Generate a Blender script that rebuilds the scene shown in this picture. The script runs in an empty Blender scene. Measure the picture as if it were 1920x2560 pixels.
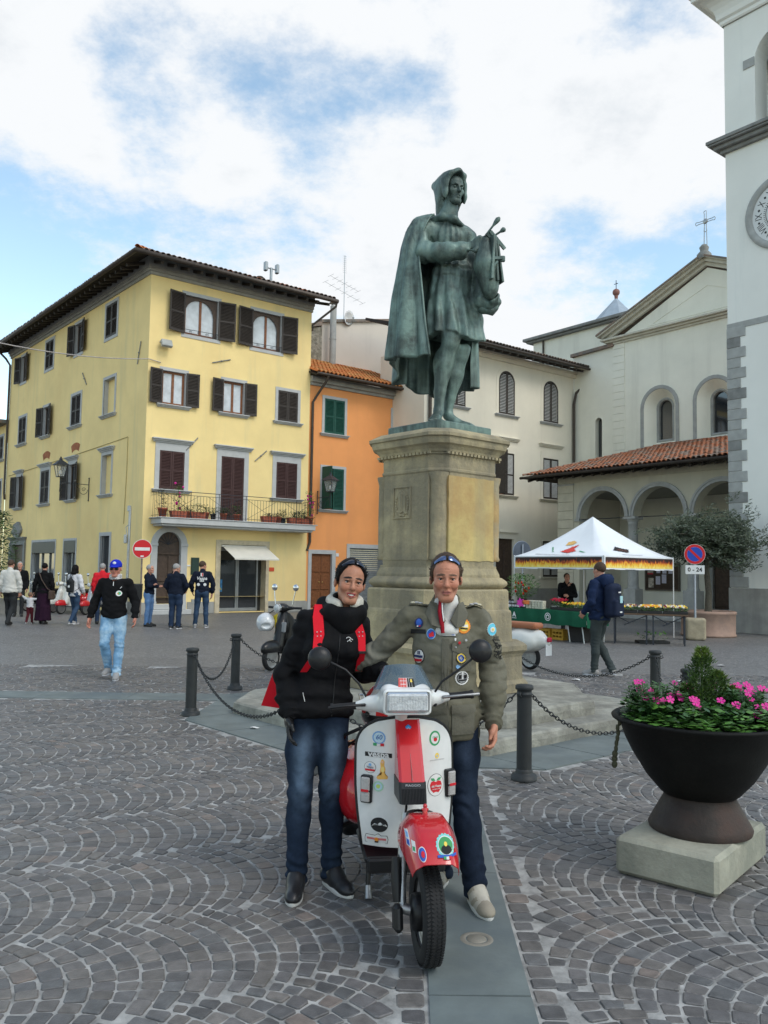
import bpy,bmesh,math,random
import numpy as np
from math import sin,cos,pi,radians,sqrt,atan2
from mathutils import Vector,Matrix
from mathutils.geometry import tessellate_polygon
random.seed(11)
SC=bpy.context.scene
COL=SC.collection
# ---------------------------------------------------------------- camera, sky, sun, exposure
cam=bpy.data.objects.new('camera',bpy.data.cameras.new('camera'))
COL.objects.link(cam)
cam.data.sensor_fit='VERTICAL';cam.data.sensor_height=24.0;cam.data.lens=19.5
cam.data.clip_start=0.05;cam.data.clip_end=3000
_th,_ro=math.atan(145/2080.0),0.016
_f=Vector((0,cos(_th),sin(_th)));_u=Vector((0,-sin(_th),cos(_th)));_r=Vector((1,0,0))
_R=_r*cos(_ro)+_u*sin(_ro);_U=_u*cos(_ro)-_r*sin(_ro)
cam.matrix_world=Matrix(((_R.x,_U.x,-_f.x,0),(_R.y,_U.y,-_f.y,0),(_R.z,_U.z,-_f.z,1.68),(0,0,0,1)))
SC.camera=cam
SC.view_settings.view_transform='Standard';SC.view_settings.look='None'
SC.view_settings.gamma=1;SC.view_settings.use_curve_mapping=False
SC.view_settings.exposure=0.0
SC.cycles.max_bounces=6;SC.cycles.diffuse_bounces=3;SC.cycles.glossy_bounces=3;SC.cycles.transmission_bounces=4;SC.cycles.transparent_max_bounces=6
SC.cycles.caustics_reflective=False;SC.cycles.caustics_refractive=False
SUN_EL,SUN_AZ=radians(48),radians(128)      # azimuth clockwise from +y: behind the viewer to the right
W=bpy.data.worlds.new('World');SC.world=W;W.use_nodes=True
def build_world():
 nt=W.node_tree;N=nt.nodes;L=nt.links;N.clear()
 out=N.new('ShaderNodeOutputWorld');bg=N.new('ShaderNodeBackground');bg.inputs['Strength'].default_value=0.12
 L.new(bg.outputs[0],out.inputs[0])
 sky=N.new('ShaderNodeTexSky');sky.sky_type='NISHITA';sky.sun_disc=False
 sky.sun_elevation=SUN_EL;sky.sun_rotation=SUN_AZ;sky.air_density=1.0;sky.dust_density=0.6;sky.ozone_density=1.2
 tc=N.new('ShaderNodeTexCoord')
 def vm(op,a,b=None):
  n=N.new('ShaderNodeVectorMath');n.operation=op
  for i,q in enumerate((a,b)):
   if q is None:continue
   if hasattr(q,'default_value')or hasattr(q,'links'):L.new(q,n.inputs[i])
   else:n.inputs[i].default_value=q
  return n
 def mt(op,a,b=None,clamp=False):
  n=N.new('ShaderNodeMath');n.operation=op;n.use_clamp=clamp
  for i,q in enumerate((a,b)):
   if q is None:continue
   if hasattr(q,'links'):L.new(q,n.inputs[i])
   else:n.inputs[i].default_value=q
  return n.outputs[0]
 d=vm('NORMALIZE',tc.outputs['Generated']).outputs[0]
 sx=N.new('ShaderNodeSeparateXYZ');L.new(d,sx.inputs[0])
 zz=mt('ADD',mt('MAXIMUM',sx.outputs[2],0.0),0.32)
 cx=N.new('ShaderNodeCombineXYZ');L.new(mt('DIVIDE',sx.outputs[0],zz),cx.inputs[0]);L.new(mt('DIVIDE',sx.outputs[1],zz),cx.inputs[1])
 def noise(scale,det,rough,off,src):
  m=vm('ADD',src,off).outputs[0]
  n=N.new('ShaderNodeTexNoise');n.inputs['Scale'].default_value=scale;n.inputs['Detail'].default_value=det
  n.inputs['Roughness'].default_value=rough;L.new(m,n.inputs['Vector']);return n.outputs['Fac']
 big=noise(1.7,8,0.60,(3.4533,2.1237,1.9296),cx.outputs[0])
 fine=noise(6.5,6,0.66,(0.3,7.7,1.4),cx.outputs[0])
 dens=mt('ADD',mt('MULTIPLY',mt('SUBTRACT',big,0.5),1.7),mt('MULTIPLY',mt('SUBTRACT',fine,0.5),0.75))
 # large cloud masses (+) and clear gaps (-): direction, tightness, amount
 for v,k,a in SKYBLOBS:
  v=Vector(v).normalized()
  dp=vm('DOT_PRODUCT',d,tuple(v)).outputs['Value']
  e=mt('EXPONENT',mt('MULTIPLY',mt('SUBTRACT',dp,1.0),k))
  dens=mt('ADD',dens,mt('MULTIPLY',e,a))
 dens=mt('ADD',dens,-0.055)
 mr=N.new('ShaderNodeMapRange');mr.interpolation_type='SMOOTHSTEP'
 mr.inputs['From Min'].default_value=-0.14;mr.inputs['From Max'].default_value=0.20;L.new(dens,mr.inputs['Value'])
 # cloud shading: thick parts turn a little grey-blue
 mr2=N.new('ShaderNodeMapRange');mr2.interpolation_type='SMOOTHSTEP'
 mr2.inputs['From Min'].default_value=0.30;mr2.inputs['From Max'].default_value=0.85;L.new(mt('ADD',dens,mt('MULTIPLY',mt('SUBTRACT',fine,0.5),0.6)),mr2.inputs['Value'])
 cm=N.new('ShaderNodeMix');cm.data_type='RGBA';L.new(mr2.outputs[0],cm.inputs['Factor'])
 cm.inputs['A'].default_value=(7.9,8.1,8.3,1);cm.inputs['B'].default_value=(6.3,6.7,7.1,1)
 sk=N.new('ShaderNodeMix');sk.data_type='RGBA';sk.blend_type='MULTIPLY';sk.inputs['Factor'].default_value=1
 L.new(sky.outputs[0],sk.inputs['A']);sk.inputs['B'].default_value=SKYTINT
 mx=N.new('ShaderNodeMix');mx.data_type='RGBA'
 L.new(mr.outputs[0],mx.inputs['Factor']);L.new(sk.outputs['Result'],mx.inputs['A']);L.new(cm.outputs['Result'],mx.inputs['B'])
 L.new(mx.outputs['Result'],bg.inputs['Color'])
def pixdir(px,py):
 return(_f+_R*((px-960)/2080)+_U*((1280-py)/2080)).normalized()
SKYTINT=(2.75,2.65,2.2,1)
SKYBLOBS=[]
for px,py,k,a in[(250,90,420,-.40),(640,330,130,-.45),(480,230,300,-.26),(860,440,120,-.42),(130,420,110,-.42),(430,520,200,-.30),(0,760,120,-.30),(1380,570,260,-.45),(1080,250,700,-.28),(1760,620,400,-.30),(1620,60,400,-.15),
                     (70,90,90,.42),(110,260,110,.36),(1330,250,26,.42),(640,110,90,.36),(1000,640,60,.36),(570,350,700,.34),(560,450,260,.34),(130,590,130,.34),(420,700,120,.25)]:
 SKYBLOBS.append((pixdir(px,py),k,a))
build_world();W.cycles.sampling_method='MANUAL';W.cycles.sample_map_resolution=512
sun=bpy.data.objects.new('sun',bpy.data.lights.new('sun','SUN'));COL.objects.link(sun)
sun.data.energy=1.35;sun.data.angle=radians(24);sun.data.color=(1.0,0.965,0.91)
_sd=Vector((sin(SUN_AZ)*cos(SUN_EL),cos(SUN_AZ)*cos(SUN_EL),sin(SUN_EL)))
sun.rotation_euler=(-_sd).to_track_quat('-Z','Y').to_euler()
# ---------------------------------------------------------------- helpers
def srgb(r,g,b):
 f=lambda c:(c/12.92 if c<=.04045 else((c+.055)/1.055)**2.4)
 return(f(r/255),f(g/255),f(b/255))
_mc={}
def M(name,col,rough=.6,metal=0.0,var=.12,vs=3.0,bump=.15,bs=40.0,col2=None,c2amt=.5,streak=None,spec=.4,coat=0,trans=0,ior=1.45,alpha=1,emit=0,attr=False,dist=.01,sheen=0):
 if name in _mc:return _mc[name]
 m=bpy.data.materials.new(name);m.use_nodes=True;_mc[name]=m
 nt=m.node_tree;N=nt.nodes;L=nt.links;P=N['Principled BSDF']
 tc=N.new('ShaderNodeTexCoord')
 def noise(sc,det=5,rg=.6,stretch=None):
  src=tc.outputs['Object']
  if stretch:
   mp=N.new('ShaderNodeMapping');mp.inputs['Scale'].default_value=stretch;L.new(src,mp.inputs['Vector']);src=mp.outputs[0]
  n=N.new('ShaderNodeTexNoise');n.inputs['Scale'].default_value=sc;n.inputs['Detail'].default_value=det;n.inputs['Roughness'].default_value=rg
  L.new(src,n.inputs['Vector']);return n.outputs['Fac']
 def ramp(fac,a,b):
  r=N.new('ShaderNodeMapRange');r.inputs['From Min'].default_value=a;r.inputs['From Max'].default_value=b;L.new(fac,r.inputs['Value']);return r.outputs[0]
 def mix(fac,a,b,mode='MIX'):
  x=N.new('ShaderNodeMix');x.data_type='RGBA';x.blend_type=mode
  if hasattr(fac,'links'):L.new(fac,x.inputs['Factor'])
  else:x.inputs['Factor'].default_value=fac
  for k,q in(('A',a),('B',b)):
   if hasattr(q,'links'):L.new(q,x.inputs[k])
   else:x.inputs[k].default_value=tuple(q)[:3]+(1,)
  return x.outputs['Result']
 if attr:
  at=N.new('ShaderNodeAttribute');at.attribute_name='Col';base=at.outputs['Color']
  v=mix(ramp(noise(vs),.3,.7),(1-var,)*3,(1+var,)*3)
  base=mix(1.0,base,v,'MULTIPLY')
 else:
  base=mix(ramp(noise(vs),.3,.7),[c*(1-var)for c in col],[min(1,c*(1+var))for c in col])
 if col2:base=mix(ramp(noise(vs*.35,8,.65),.62-c2amt*.3,.72-c2amt*.2),base,col2)
 if streak:   # (colour, amount, horizontal scale): rain streaks running down
  base=mix(ramp(noise(1.0,7,.65,(streak[2],streak[2],streak[2]*.09)),.56-.2*streak[1],.85),base,streak[0])
 L.new(base,P.inputs['Base Color'])
 P.inputs['Roughness'].default_value=rough;P.inputs['Metallic'].default_value=metal
 P.inputs['Specular IOR Level'].default_value=spec;P.inputs['IOR'].default_value=ior
 if coat:P.inputs['Coat Weight'].default_value=coat;P.inputs['Coat Roughness'].default_value=.06
 if sheen:P.inputs['Sheen Weight'].default_value=sheen
 if trans:P.inputs['Transmission Weight'].default_value=trans
 if alpha<1:P.inputs['Alpha'].default_value=alpha
 if emit:P.inputs['Emission Color'].default_value=tuple(col)+(1,);P.inputs['Emission Strength'].default_value=emit
 if bump:
  b=N.new('ShaderNodeBump');b.inputs['Strength'].default_value=bump;b.inputs['Distance'].default_value=dist
  L.new(noise(bs,6,.62),b.inputs['Height']);L.new(b.outputs[0],P.inputs['Normal'])
 return m
class MB:
 """collects shapes and links them as one mesh object"""
 def __init__(s,xf=None):s.v=[];s.f=[];s.m=[];s.sm=[];s.xf=xf;s.c=[]
 def add(s,vs,fs,m=0,smooth=False,col=None):
  o=len(s.v)
  if s.xf is not None:vs=[s.xf@Vector(p)for p in vs]
  s.v+=[tuple(p)for p in vs]
  for f in fs:
   s.f.append([i+o for i in f]);s.m.append(m);s.sm.append(smooth);s.c.append(col)
  return s
 def convex(s,vs,fs,m=0,smooth=False):
  c=sum((Vector(p)for p in vs),Vector())/len(vs);out=[]
  for f in fs:
   a,b,d=Vector(vs[f[0]]),Vector(vs[f[1]]),Vector(vs[f[2]])
   n=(b-a).cross(d-a)
   out.append(f if n.dot(a-c)>=0 else f[::-1])
  return s.add(vs,out,m,smooth)
 def box(s,x0,x1,y0,y1,z0,z1,b=0,m=0,R=None):
  x0,x1=min(x0,x1),max(x0,x1);y0,y1=min(y0,y1),max(y0,y1);z0,z1=min(z0,z1),max(z0,z1)
  c=Vector(((x0+x1)/2,(y0+y1)/2,(z0+z1)/2));h=((x1-x0)/2,(y1-y0)/2,(z1-z0)/2)
  return s.obox(c,h,R,b,m)
 def obox(s,c,h,R=None,b=0,m=0):
  c=Vector(c);vs=[];fs=[]
  sg=[(sx,sy,sz)for sx in(-1,1)for sy in(-1,1)for sz in(-1,1)]
  T=lambda p:c+(R@Vector(p)if R is not None else Vector(p))
  if b<=0:
   vs=[T((q[0]*h[0],q[1]*h[1],q[2]*h[2]))for q in sg]
   fs=[(0,1,3,2),(4,6,7,5),(0,4,5,1),(2,3,7,6),(0,2,6,4),(1,5,7,3)]
   return s.convex(vs,fs,m)
  b=min(b,min(h)*.9)
  for q in sg:
   for a in range(3):vs.append(T([q[i]*(h[i]-(0 if i==a else b))for i in range(3)]))
  idx={q:i for i,q in enumerate(sg)}
  for a in range(3):
   o1,o2=[i for i in range(3)if i!=a]
   for sa in(-1,1):
    fc=[]
    for s1,s2 in((-1,-1),(1,-1),(1,1),(-1,1)):
     q=[0,0,0];q[a]=sa;q[o1]=s1;q[o2]=s2;fc.append(idx[tuple(q)]*3+a)
    fs.append(tuple(fc))
   for s1 in(-1,1):
    for s2 in(-1,1):
     q=[0,0,0];q[o1]=s1;q[o2]=s2;qa=list(q);qb=list(q);qa[a]=-1;qb[a]=1
     i,j=idx[tuple(qa)],idx[tuple(qb)]
     fs.append((i*3+o1,j*3+o1,j*3+o2,i*3+o2))
  fs+=[(i*3,i*3+1,i*3+2)for i in range(8)]
  return s.convex(vs,fs,m)
 def ring_loft(s,rings,m=0,smooth=True,cap0=True,cap1=True,closed=True):
  n=len(rings[0]);vs=[p for r in rings for p in r];fs=[]
  for k in range(len(rings)-1):
   for i in range(n if closed else n-1):
    j=(i+1)%n;fs.append((k*n+i,k*n+j,(k+1)*n+j,(k+1)*n+i))
  s.add(vs,fs,m,smooth)
  if cap0:s.add(rings[0],[tuple(range(n))[::-1]],m,False)
  if cap1:s.add(rings[-1],[tuple(range(n))],m,False)
  return s
 def cyl(s,p0,p1,r0,r1=None,n=12,m=0,caps=True,smooth=True):
  r1=r0 if r1 is None else r1;p0=Vector(p0);p1=Vector(p1);d=(p1-p0).normalized()
  a=d.orthogonal().normalized();b=d.cross(a)
  R=[[p+(a*cos(2*pi*i/n)+b*sin(2*pi*i/n))*r for i in range(n)]for p,r in((p0,r0),(p1,r1))]
  return s.ring_loft(R,m,smooth,caps,caps)
 def tube(s,pts,r,n=8,m=0,closed=False,caps=True,squash=1):
  pts=[Vector(p)for p in pts];rs=r if isinstance(r,(list,tuple))else[r]*len(pts);rings=[];up=None
  for i,p in enumerate(pts):
   if closed:d=pts[(i+1)%len(pts)]-pts[i-1]
   else:d=pts[min(i+1,len(pts)-1)]-pts[max(i-1,0)]
   d.normalize()
   if up is None:up=d.orthogonal().normalized()
   up=(up-d*up.dot(d)).normalized();b=d.cross(up)
   rings.append([p+(up*cos(2*pi*k/n)+b*sin(2*pi*k/n)*squash)*rs[i]for k in range(n)])
  if closed:rings.append(rings[0]);caps=False
  return s.ring_loft(rings,m,True,caps,caps)
 def lathe(s,prof,n=24,c=(0,0,0),m=0,smooth=True,a0=0,a1=2*pi,sx=1,sy=1):
  c=Vector(c);full=abs(a1-a0-2*pi)<1e-6;k=n if full else n+1
  rings=[[c+Vector((r*cos(a0+(a1-a0)*i/n)*sx,r*sin(a0+(a1-a0)*i/n)*sy,z))for i in range(k)]for r,z in prof]
  return s.ring_loft(rings,m,smooth,False,False,full)
 def sphere(s,c,r,nu=14,nv=9,m=0,R=None):
  c=Vector(c);r=(r,)*3 if not isinstance(r,(tuple,list))else r;vs=[];fs=[]
  for j in range(nv+1):
   t=pi*j/nv
   for i in range(nu):
    p=Vector((r[0]*sin(t)*cos(2*pi*i/nu),r[1]*sin(t)*sin(2*pi*i/nu),r[2]*cos(t)))
    vs.append(c+(R@p if R is not None else p))
  for j in range(nv):
   for i in range(nu):
    k=(i+1)%nu;fs.append((j*nu+i,(j+1)*nu+i,(j+1)*nu+k,j*nu+k))
  return s.add(vs,fs,m,True)
 def plate(s,outer,y0,y1,holes=(),m=0,axes='xzy',back=True):
  """polygon (a,b) with holes, extruded from y0 (front) to y1; axes: which axes a, b and depth stand for"""
  ix=['xyz'.index(q)for q in axes]
  def P(a,b,d):
   p=[0,0,0];p[ix[0]]=a;p[ix[1]]=b;p[ix[2]]=d;return p
  loops=[list(outer)]+[list(h)for h in holes]
  flat=[q for l in loops for q in l]
  tri=tessellate_polygon([[Vector((a,b,0))for a,b in l]for l in loops])
  s.add([P(a,b,y0)for a,b in flat],[tuple(t)for t in tri],m)
  if y1 is None:return s
  if back:s.add([P(a,b,y1)for a,b in flat],[tuple(t)[::-1]for t in tri],m)
  for l in loops:
   n=len(l)
   s.add([P(a,b,y0)for a,b in l]+[P(a,b,y1)for a,b in l],[(i,(i+1)%n,(i+1)%n+n,i+n)for i in range(n)],m)
  return s
 def build(s,name,mat=None,parent=None,label=None,cat=None,group=None,kind=None,smooth_angle=None,loc=None,rz=None):
  me=bpy.data.meshes.new(name);me.from_pydata(s.v,[],s.f)
  mats=mat if isinstance(mat,(list,tuple))else[mat]
  for q in mats:
   if q:me.materials.append(q)
  if s.f:
   me.polygons.foreach_set('material_index',s.m);me.polygons.foreach_set('use_smooth',s.sm)
   if any(c is not None for c in s.c):
    ca=me.color_attributes.new('Col','FLOAT_COLOR','CORNER');buf=[]
    for f,c in zip(s.f,s.c):buf+=(list(c or(1,1,1))+[1])*len(f)
    ca.data.foreach_set('color',buf)
  me.update()
  return link(name,me,parent,label,cat,group,kind,loc,rz)
def link(name,me,parent=None,label=None,cat=None,group=None,kind=None,loc=None,rz=None):
 o=bpy.data.objects.new(name,me);COL.objects.link(o)
 if parent is not None:o.parent=parent
 if loc is not None:o.location=loc
 if rz is not None:o.rotation_euler=(0,0,rz)
 if label:o['label']=label
 if cat:o['category']=cat
 if group:o['group']=group
 if kind:o['kind']=kind
 return o
def thing(name,label,cat,loc=(0,0,0),rz=0,group=None):
 return link(name,None,None,label,cat,group,None,loc,rz)
def copy_tree(o,parent=None):
 c=o.copy();COL.objects.link(c);c.parent=parent
 for ch in list(o.children):copy_tree(ch,c)
 return c
def place(o,loc,rz=0,label=None,group=None,sc=None):
 o.location=loc;o.rotation_euler=(0,0,rz)
 if label:o['label']=label
 if group:o['group']=group
 if sc:o.scale=(sc,)*3
 return o
def arc_pts(cx,cz,r,a0,a1,n):return[(cx+r*cos(a0+(a1-a0)*i/n),cz+r*sin(a0+(a1-a0)*i/n))for i in range(n+1)]
def rect(x0,x1,z0,z1):return[(x0,z0),(x1,z0),(x1,z1),(x0,z1)]
def arch(x0,x1,z0,zt,n=12):
 r=(x1-x0)/2;c=(x0+x1)/2;return[(x0,z0),(x1,z0)]+arc_pts(c,zt-r,r,0,pi,n)
def text_mesh(txt,size,mat,name,parent,M4,align='CENTER',ext=.0008,sx=1.0,shear=0,bold=0):
 cu=bpy.data.curves.new('t','FONT');cu.body=txt;cu.size=size;cu.align_x=align;cu.align_y='CENTER';cu.extrude=ext;cu.resolution_u=2;cu.shear=shear;cu.offset=bold
 to=bpy.data.objects.new('t',cu);me=bpy.data.meshes.new_from_object(to);bpy.data.objects.remove(to);bpy.data.curves.remove(cu)
 me.transform(M4@Matrix.Diagonal((sx,1,1,1)));me.materials.clear();me.materials.append(mat)
 return link(name,me,parent)
def frame(o,right,up):
 """matrix whose local x,y,z are right, up, normal (for lettering and badges)"""
 r=Vector(right).normalized();n=r.cross(Vector(up)).normalized();u=n.cross(r);o=Vector(o)
 return Matrix(((r.x,u.x,n.x,o.x),(r.y,u.y,n.y,o.y),(r.z,u.z,n.z,o.z),(0,0,0,1)))
# ---------------------------------------------------------------- ground
GA=radians(38)
E1v=Vector((cos(GA),sin(GA),0));E2v=Vector((-sin(GA),cos(GA),0))
MC=Vector((0.66,10.05,0));MR=radians(41)        # monument centre and turn
def trunc_square(a,t,c=MC,r=MR,jit=0):
 k=t/sqrt(2);P=[]
 for i in range(4):
  q=r+i*pi/2;n=Vector((sin(q),-cos(q),0));e=Vector((cos(q),sin(q),0))
  P+=[c+n*a-e*(a-k),c+n*a+e*(a-k)]
 return P
m_mortar=M('pale_mortar',(.32,.316,.30),.95,var=.45,vs=9,bump=.5,bs=120)
def far_paving_mat():
 m=bpy.data.materials.new('cobble_far');m.use_nodes=True;N=m.node_tree.nodes;L=m.node_tree.links;P=N['Principled BSDF']
 tc=N.new('ShaderNodeTexCoord')
 v=N.new('ShaderNodeTexVoronoi');v.feature='DISTANCE_TO_EDGE';v.inputs['Scale'].default_value=10.5;L.new(tc.outputs['Object'],v.inputs['Vector'])
 c=N.new('ShaderNodeTexVoronoi');c.inputs['Scale'].default_value=10.5;L.new(tc.outputs['Object'],c.inputs['Vector'])
 r=N.new('ShaderNodeMapRange');r.inputs['From Min'].default_value=.02;r.inputs['From Max'].default_value=.09;L.new(v.outputs['Distance'],r.inputs['Value'])
 hs=N.new('ShaderNodeMix');hs.data_type='RGBA';hs.inputs['A'].default_value=(.100,.096,.096,1);hs.inputs['B'].default_value=(.155,.147,.142,1)
 sp=N.new('ShaderNodeSeparateColor');L.new(c.outputs['Color'],sp.inputs[0]);L.new(sp.outputs[0],hs.inputs['Factor'])
 mx=N.new('ShaderNodeMix');mx.data_type='RGBA';L.new(r.outputs[0],mx.inputs['Factor']);mx.inputs['A'].default_value=(.215,.21,.2,1);L.new(hs.outputs['Result'],mx.inputs['B'])
 n=N.new('ShaderNodeTexNoise');n.inputs['Scale'].default_value=.55;n.inputs['Detail'].default_value=7;L.new(tc.outputs['Object'],n.inputs['Vector'])
 mm=N.new('ShaderNodeMix');mm.data_type='RGBA';mm.blend_type='MULTIPLY';mm.inputs['Factor'].default_value=1
 rr=N.new('ShaderNodeMapRange');rr.inputs['To Min'].default_value=.72;rr.inputs['To Max'].default_value=1.22;L.new(n.outputs['Fac'],rr.inputs['Value'])
 L.new(mx.outputs['Result'],mm.inputs['A']);L.new(rr.outputs[0],mm.inputs['B']);L.new(mm.outputs['Result'],P.inputs['Base Color'])
 P.inputs['Roughness'].default_value=.5;P.inputs['Specular IOR Level'].default_value=.75
 b=N.new('ShaderNodeBump');b.inputs['Strength'].default_value=.6;b.inputs['Distance'].default_value=.012;L.new(r.outputs[0],b.inputs['Height']);L.new(b.outputs[0],P.inputs['Normal'])
 return m
m_far=far_paving_mat()
m_stone=M('porphyry_cobble',(1,1,1),.5,attr=True,var=.3,vs=16,bump=.6,bs=110,dist=.007,spec=.75)
m_slab=M('grey_sandstone_slab',(.142,.166,.162),.62,var=.18,vs=4,bump=.22,bs=70,dist=.004,col2=(.112,.135,.14),c2amt=.5)
m_step=M('worn_step_stone',(.32,.315,.27),.85,var=.25,vs=5,bump=.7,bs=35,dist=.012,col2=(.19,.185,.16),c2amt=.55)
ground=MB().plate(rect(-12,12,1.2,14.3),-.0058,None,axes='xyz').build('ground',m_mortar,kind='structure')
MB().plate([(-300,-60),(300,-60),(300,600),(-300,600)],-.0035,None,holes=[rect(-11.98,11.98,1.22,14.2)],axes='xyz').build('pavement',m_far,kind='structure')
STR=[(0.205,1.2),(0.605,1.2),(0.605+.033*2.2,5.7),(0.645+.085,7.3),(0.30,7.3),(0.215+.033*2,5.2)]
def strip_x(y):return 0.13+.033*(y-1.0),0.535+.033*(y-1.0)
RING=trunc_square(2.62,1.9)
def inpoly(p,P):
 c=False;n=len(P);x,y=p
 for i in range(n):
  a,b=P[i],P[(i+1)%n]
  if(a[1]>y)!=(b[1]>y)and x<(b[0]-a[0])*(y-a[1])/(b[1]-a[1])+a[0]:c=not c
 return c
def segdist(p,a,b):
 a=Vector((a[0],a[1]));b=Vector((b[0],b[1]));p=Vector(p);t=max(0,min(1,(p-a).dot(b-a)/(b-a).length_squared));return(p-a-(b-a)*t).length
def ringdist(p):return min(segdist(p,RING[i],RING[(i+1)%8])for i in range(8))
TX=lambda x:10.62+.012*(x+4.8)        # far cross strip (left), near edge
def cross_band(x,y):return x<-1.2 and TX(x)-.06<y<TX(x)+.62
slabs=[]
def slab(poly,z=.004,th=.05):
 mb=MB();mb.plate([(p[0],p[1])for p in poly],z,z-th,axes='xyz',back=False)
 o=mb.build('paving_slab',m_slab,ground);slabs.append(o)
# long strip towards the viewer: one slab after another
ys=[1.3,2.15,3.42,4.77,5.95,7.45]
for a,b in zip(ys[:-1],ys[1:]):
 g=.004;x0,x1=strip_x(a+g);x2,x3=strip_x(b-g)
 slab([(x0,a+g),(x1,a+g+random.uniform(-.01,.01)),(x3,b-g),(x2,b-g)])
for i in range(8):      # ring of slabs round the steps
 inner=trunc_square(1.95,.9);a,b,c,d=RING[i],RING[(i+1)%8],inner[(i+1)%8],inner[i]
 k=3 if(Vector(a)-Vector(b)).length>2.2 else 2
 for j in range(k):
  g=.0025;t0,t1=j/k+g,(j+1)/k-g
  A=a.lerp(b,t0);B=a.lerp(b,t1);Cc=d.lerp(c,t1);Dd=d.lerp(c,t0);slab([A,B,Cc,Dd],.006)
x=-7.6
while x<-1.5:         # cross strip on the left
 w=random.uniform(.9,1.3);x2=min(x+w,-1.35)
 slab([(x+.003,TX(x)),(x2-.003,TX(x2)),(x2-.003,TX(x2)+.55),(x+.003,TX(x)+.55)]);x=x2
# round metal cover set into the strip
cov=MB();cov.lathe([(0,.0075),(.043,.0075),(.046,.004)],24,(.455,3.93,0));cov.lathe([(.05,.0045),(.056,.0075),(.075,.005),(.08,.001)],24,(.455,3.93,0))
cov.build('drain_cap',M('dusty_brass',(.26,.24,.2),.6,metal=.3,bump=.4,bs=200),ground)
def stone_geo(c4,z,rng):
 """four corners (already shrunk) -> bevelled block verts, faces"""
 ctr=Vector((sum(p[0]for p in c4)/4,sum(p[1]for p in c4)/4));ring=[]
 for i in range(4):
  p,a,b=Vector(c4[i]),Vector(c4[i-1]),Vector(c4[(i+1)%4])
  k1,k2=rng.uniform(.06,.15),rng.uniform(.06,.15)
  ring+=[p.lerp(a,k1),p.lerp(b,k2)]
 tx,ty=rng.uniform(-.03,.03),rng.uniform(-.03,.03)
 vs=[]
 for f,dz in((.9,0),(.98,-.0035),(1.0,-.022)):
  for p in ring:
   q=ctr+(p-ctr)*f;vs.append((q.x,q.y,z+dz+(q.x-ctr.x)*tx+(q.y-ctr.y)*ty))
 fs=[tuple(range(8))]
 for k in(0,1):
  for i in range(8):j=(i+1)%8;fs.append((k*8+i,(k+1)*8+i,(k+1)*8+j,k*8+j))
 return vs,fs
def quad_shrink(q,g):
 c=Vector((sum(p[0]for p in q)/4,sum(p[1]for p in q)/4));out=[]
 for p in q:
  d=Vector(p)-c;l=d.length;out.append(c+d*max(.3,(l-g*1.4)/l))
 return out
rng=random.Random(5)
STONES=[]
def in_view(x,y,m=.5):return 1.9<y<14.2 and abs(x)<.47*y+m
def fan_field(ang,Wd,pitch,test,v0=0):
 ca,sa=cos(ang),sin(ang);R=(Wd/2)/sin(radians(47));h0=R*cos(radians(47))
 for lane in range(-26,27):
  vc=lane*Wd+v0;ph=rng.random()*pitch
  for k in range(-150,150):
   u0=k*pitch+ph
   X,Yy=u0*ca-vc*sa,u0*sa+vc*ca
   if not in_view(X,Yy,1.3):continue
   n=12 if lane%2 else 10;off=rng.uniform(-.3,.3);a0=-47
   am=55 if lane%2 else 44
   cuts=[-am]+[(-am+2*am*(i+.5*(k%2)+rng.uniform(-.16,.16))/n)for i in range(1,n)]+[am]
   for i in range(n):
    p1,p2=radians(cuts[i]),radians(cuts[i+1])
    if p2-p1<.05:continue
    def pt(p,inner):
     th=pitch*(cos(p)if inner else 0);r=R-th;return(u0+r*cos(p)-h0,vc+r*sin(p))
    q=[]
    for p,inn in((p1,0),(p2,0),(p2,1),(p1,1)):
     a,b=pt(p,inn);a+=rng.uniform(-.005,.005);b+=rng.uniform(-.005,.005);q.append((a*ca-b*sa,a*sa+b*ca))
    c=(sum(t[0]for t in q)/4,sum(t[1]for t in q)/4)
    if in_view(*c)and test(*c):STONES.append((c,quad_shrink(q,rng.uniform(.0026,.0060))))
def ok(x,y):return not inpoly((x,y),RING)and ringdist((x,y))>.05 and not cross_band(x,y)
PLN=[(1.75,4.41),(1.36,4.81),(1.9,5.5),(2.29,5.1)]
fan_field(radians(27),.90,.098,lambda x,y:x<strip_x(y)[0]-.155 and ok(x,y)if y<7.6 else x<.5 and ok(x,y),.12)
fan_field(radians(138),.98,.100,lambda x,y:(x>strip_x(y)[1]+.155 if y<7.6 else x>=.5)and ok(x,y),.30)
for side in(0,1):     # border courses beside the strip
 y=1.8
 while y<7.0:
  l=rng.uniform(.085,.12);x=strip_x(y)[side];s=1 if side else-1;w=rng.uniform(.098,.128)
  q=[(x+s*.012,y),(x+s*(w+.012),y+rng.uniform(-.01,.01)),(x+s*(w+.012),y+l+rng.uniform(-.006,.006)),(x+s*.012,y+l)]
  if s<0:q=q[::-1]
  c=(x+s*.07,y+l/2)
  if ok(*c)and in_view(*c):STONES.append((c,quad_shrink(q,.0055)))
  y+=l+.004
pal=[(.122,.113,.108),(.136,.125,.118),(.108,.105,.105),(.148,.135,.124),(.096,.094,.095),(.126,.119,.118),(.142,.13,.12),(.114,.114,.115)]
def area(q):return abs(sum(q[i][0]*q[(i+1)%4][1]-q[(i+1)%4][0]*q[i][1]for i in range(4)))/2
STONES=[s for s in STONES if area(s[1])>.0018]
def hidden(c):
 return c[1]<3.0 or abs(c[0])>.455*c[1]
order=sorted(range(len(STONES)),key=lambda i:STONES[i][0][1]+(100 if hidden(STONES[i][0])else 0))
rest=MB()
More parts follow.
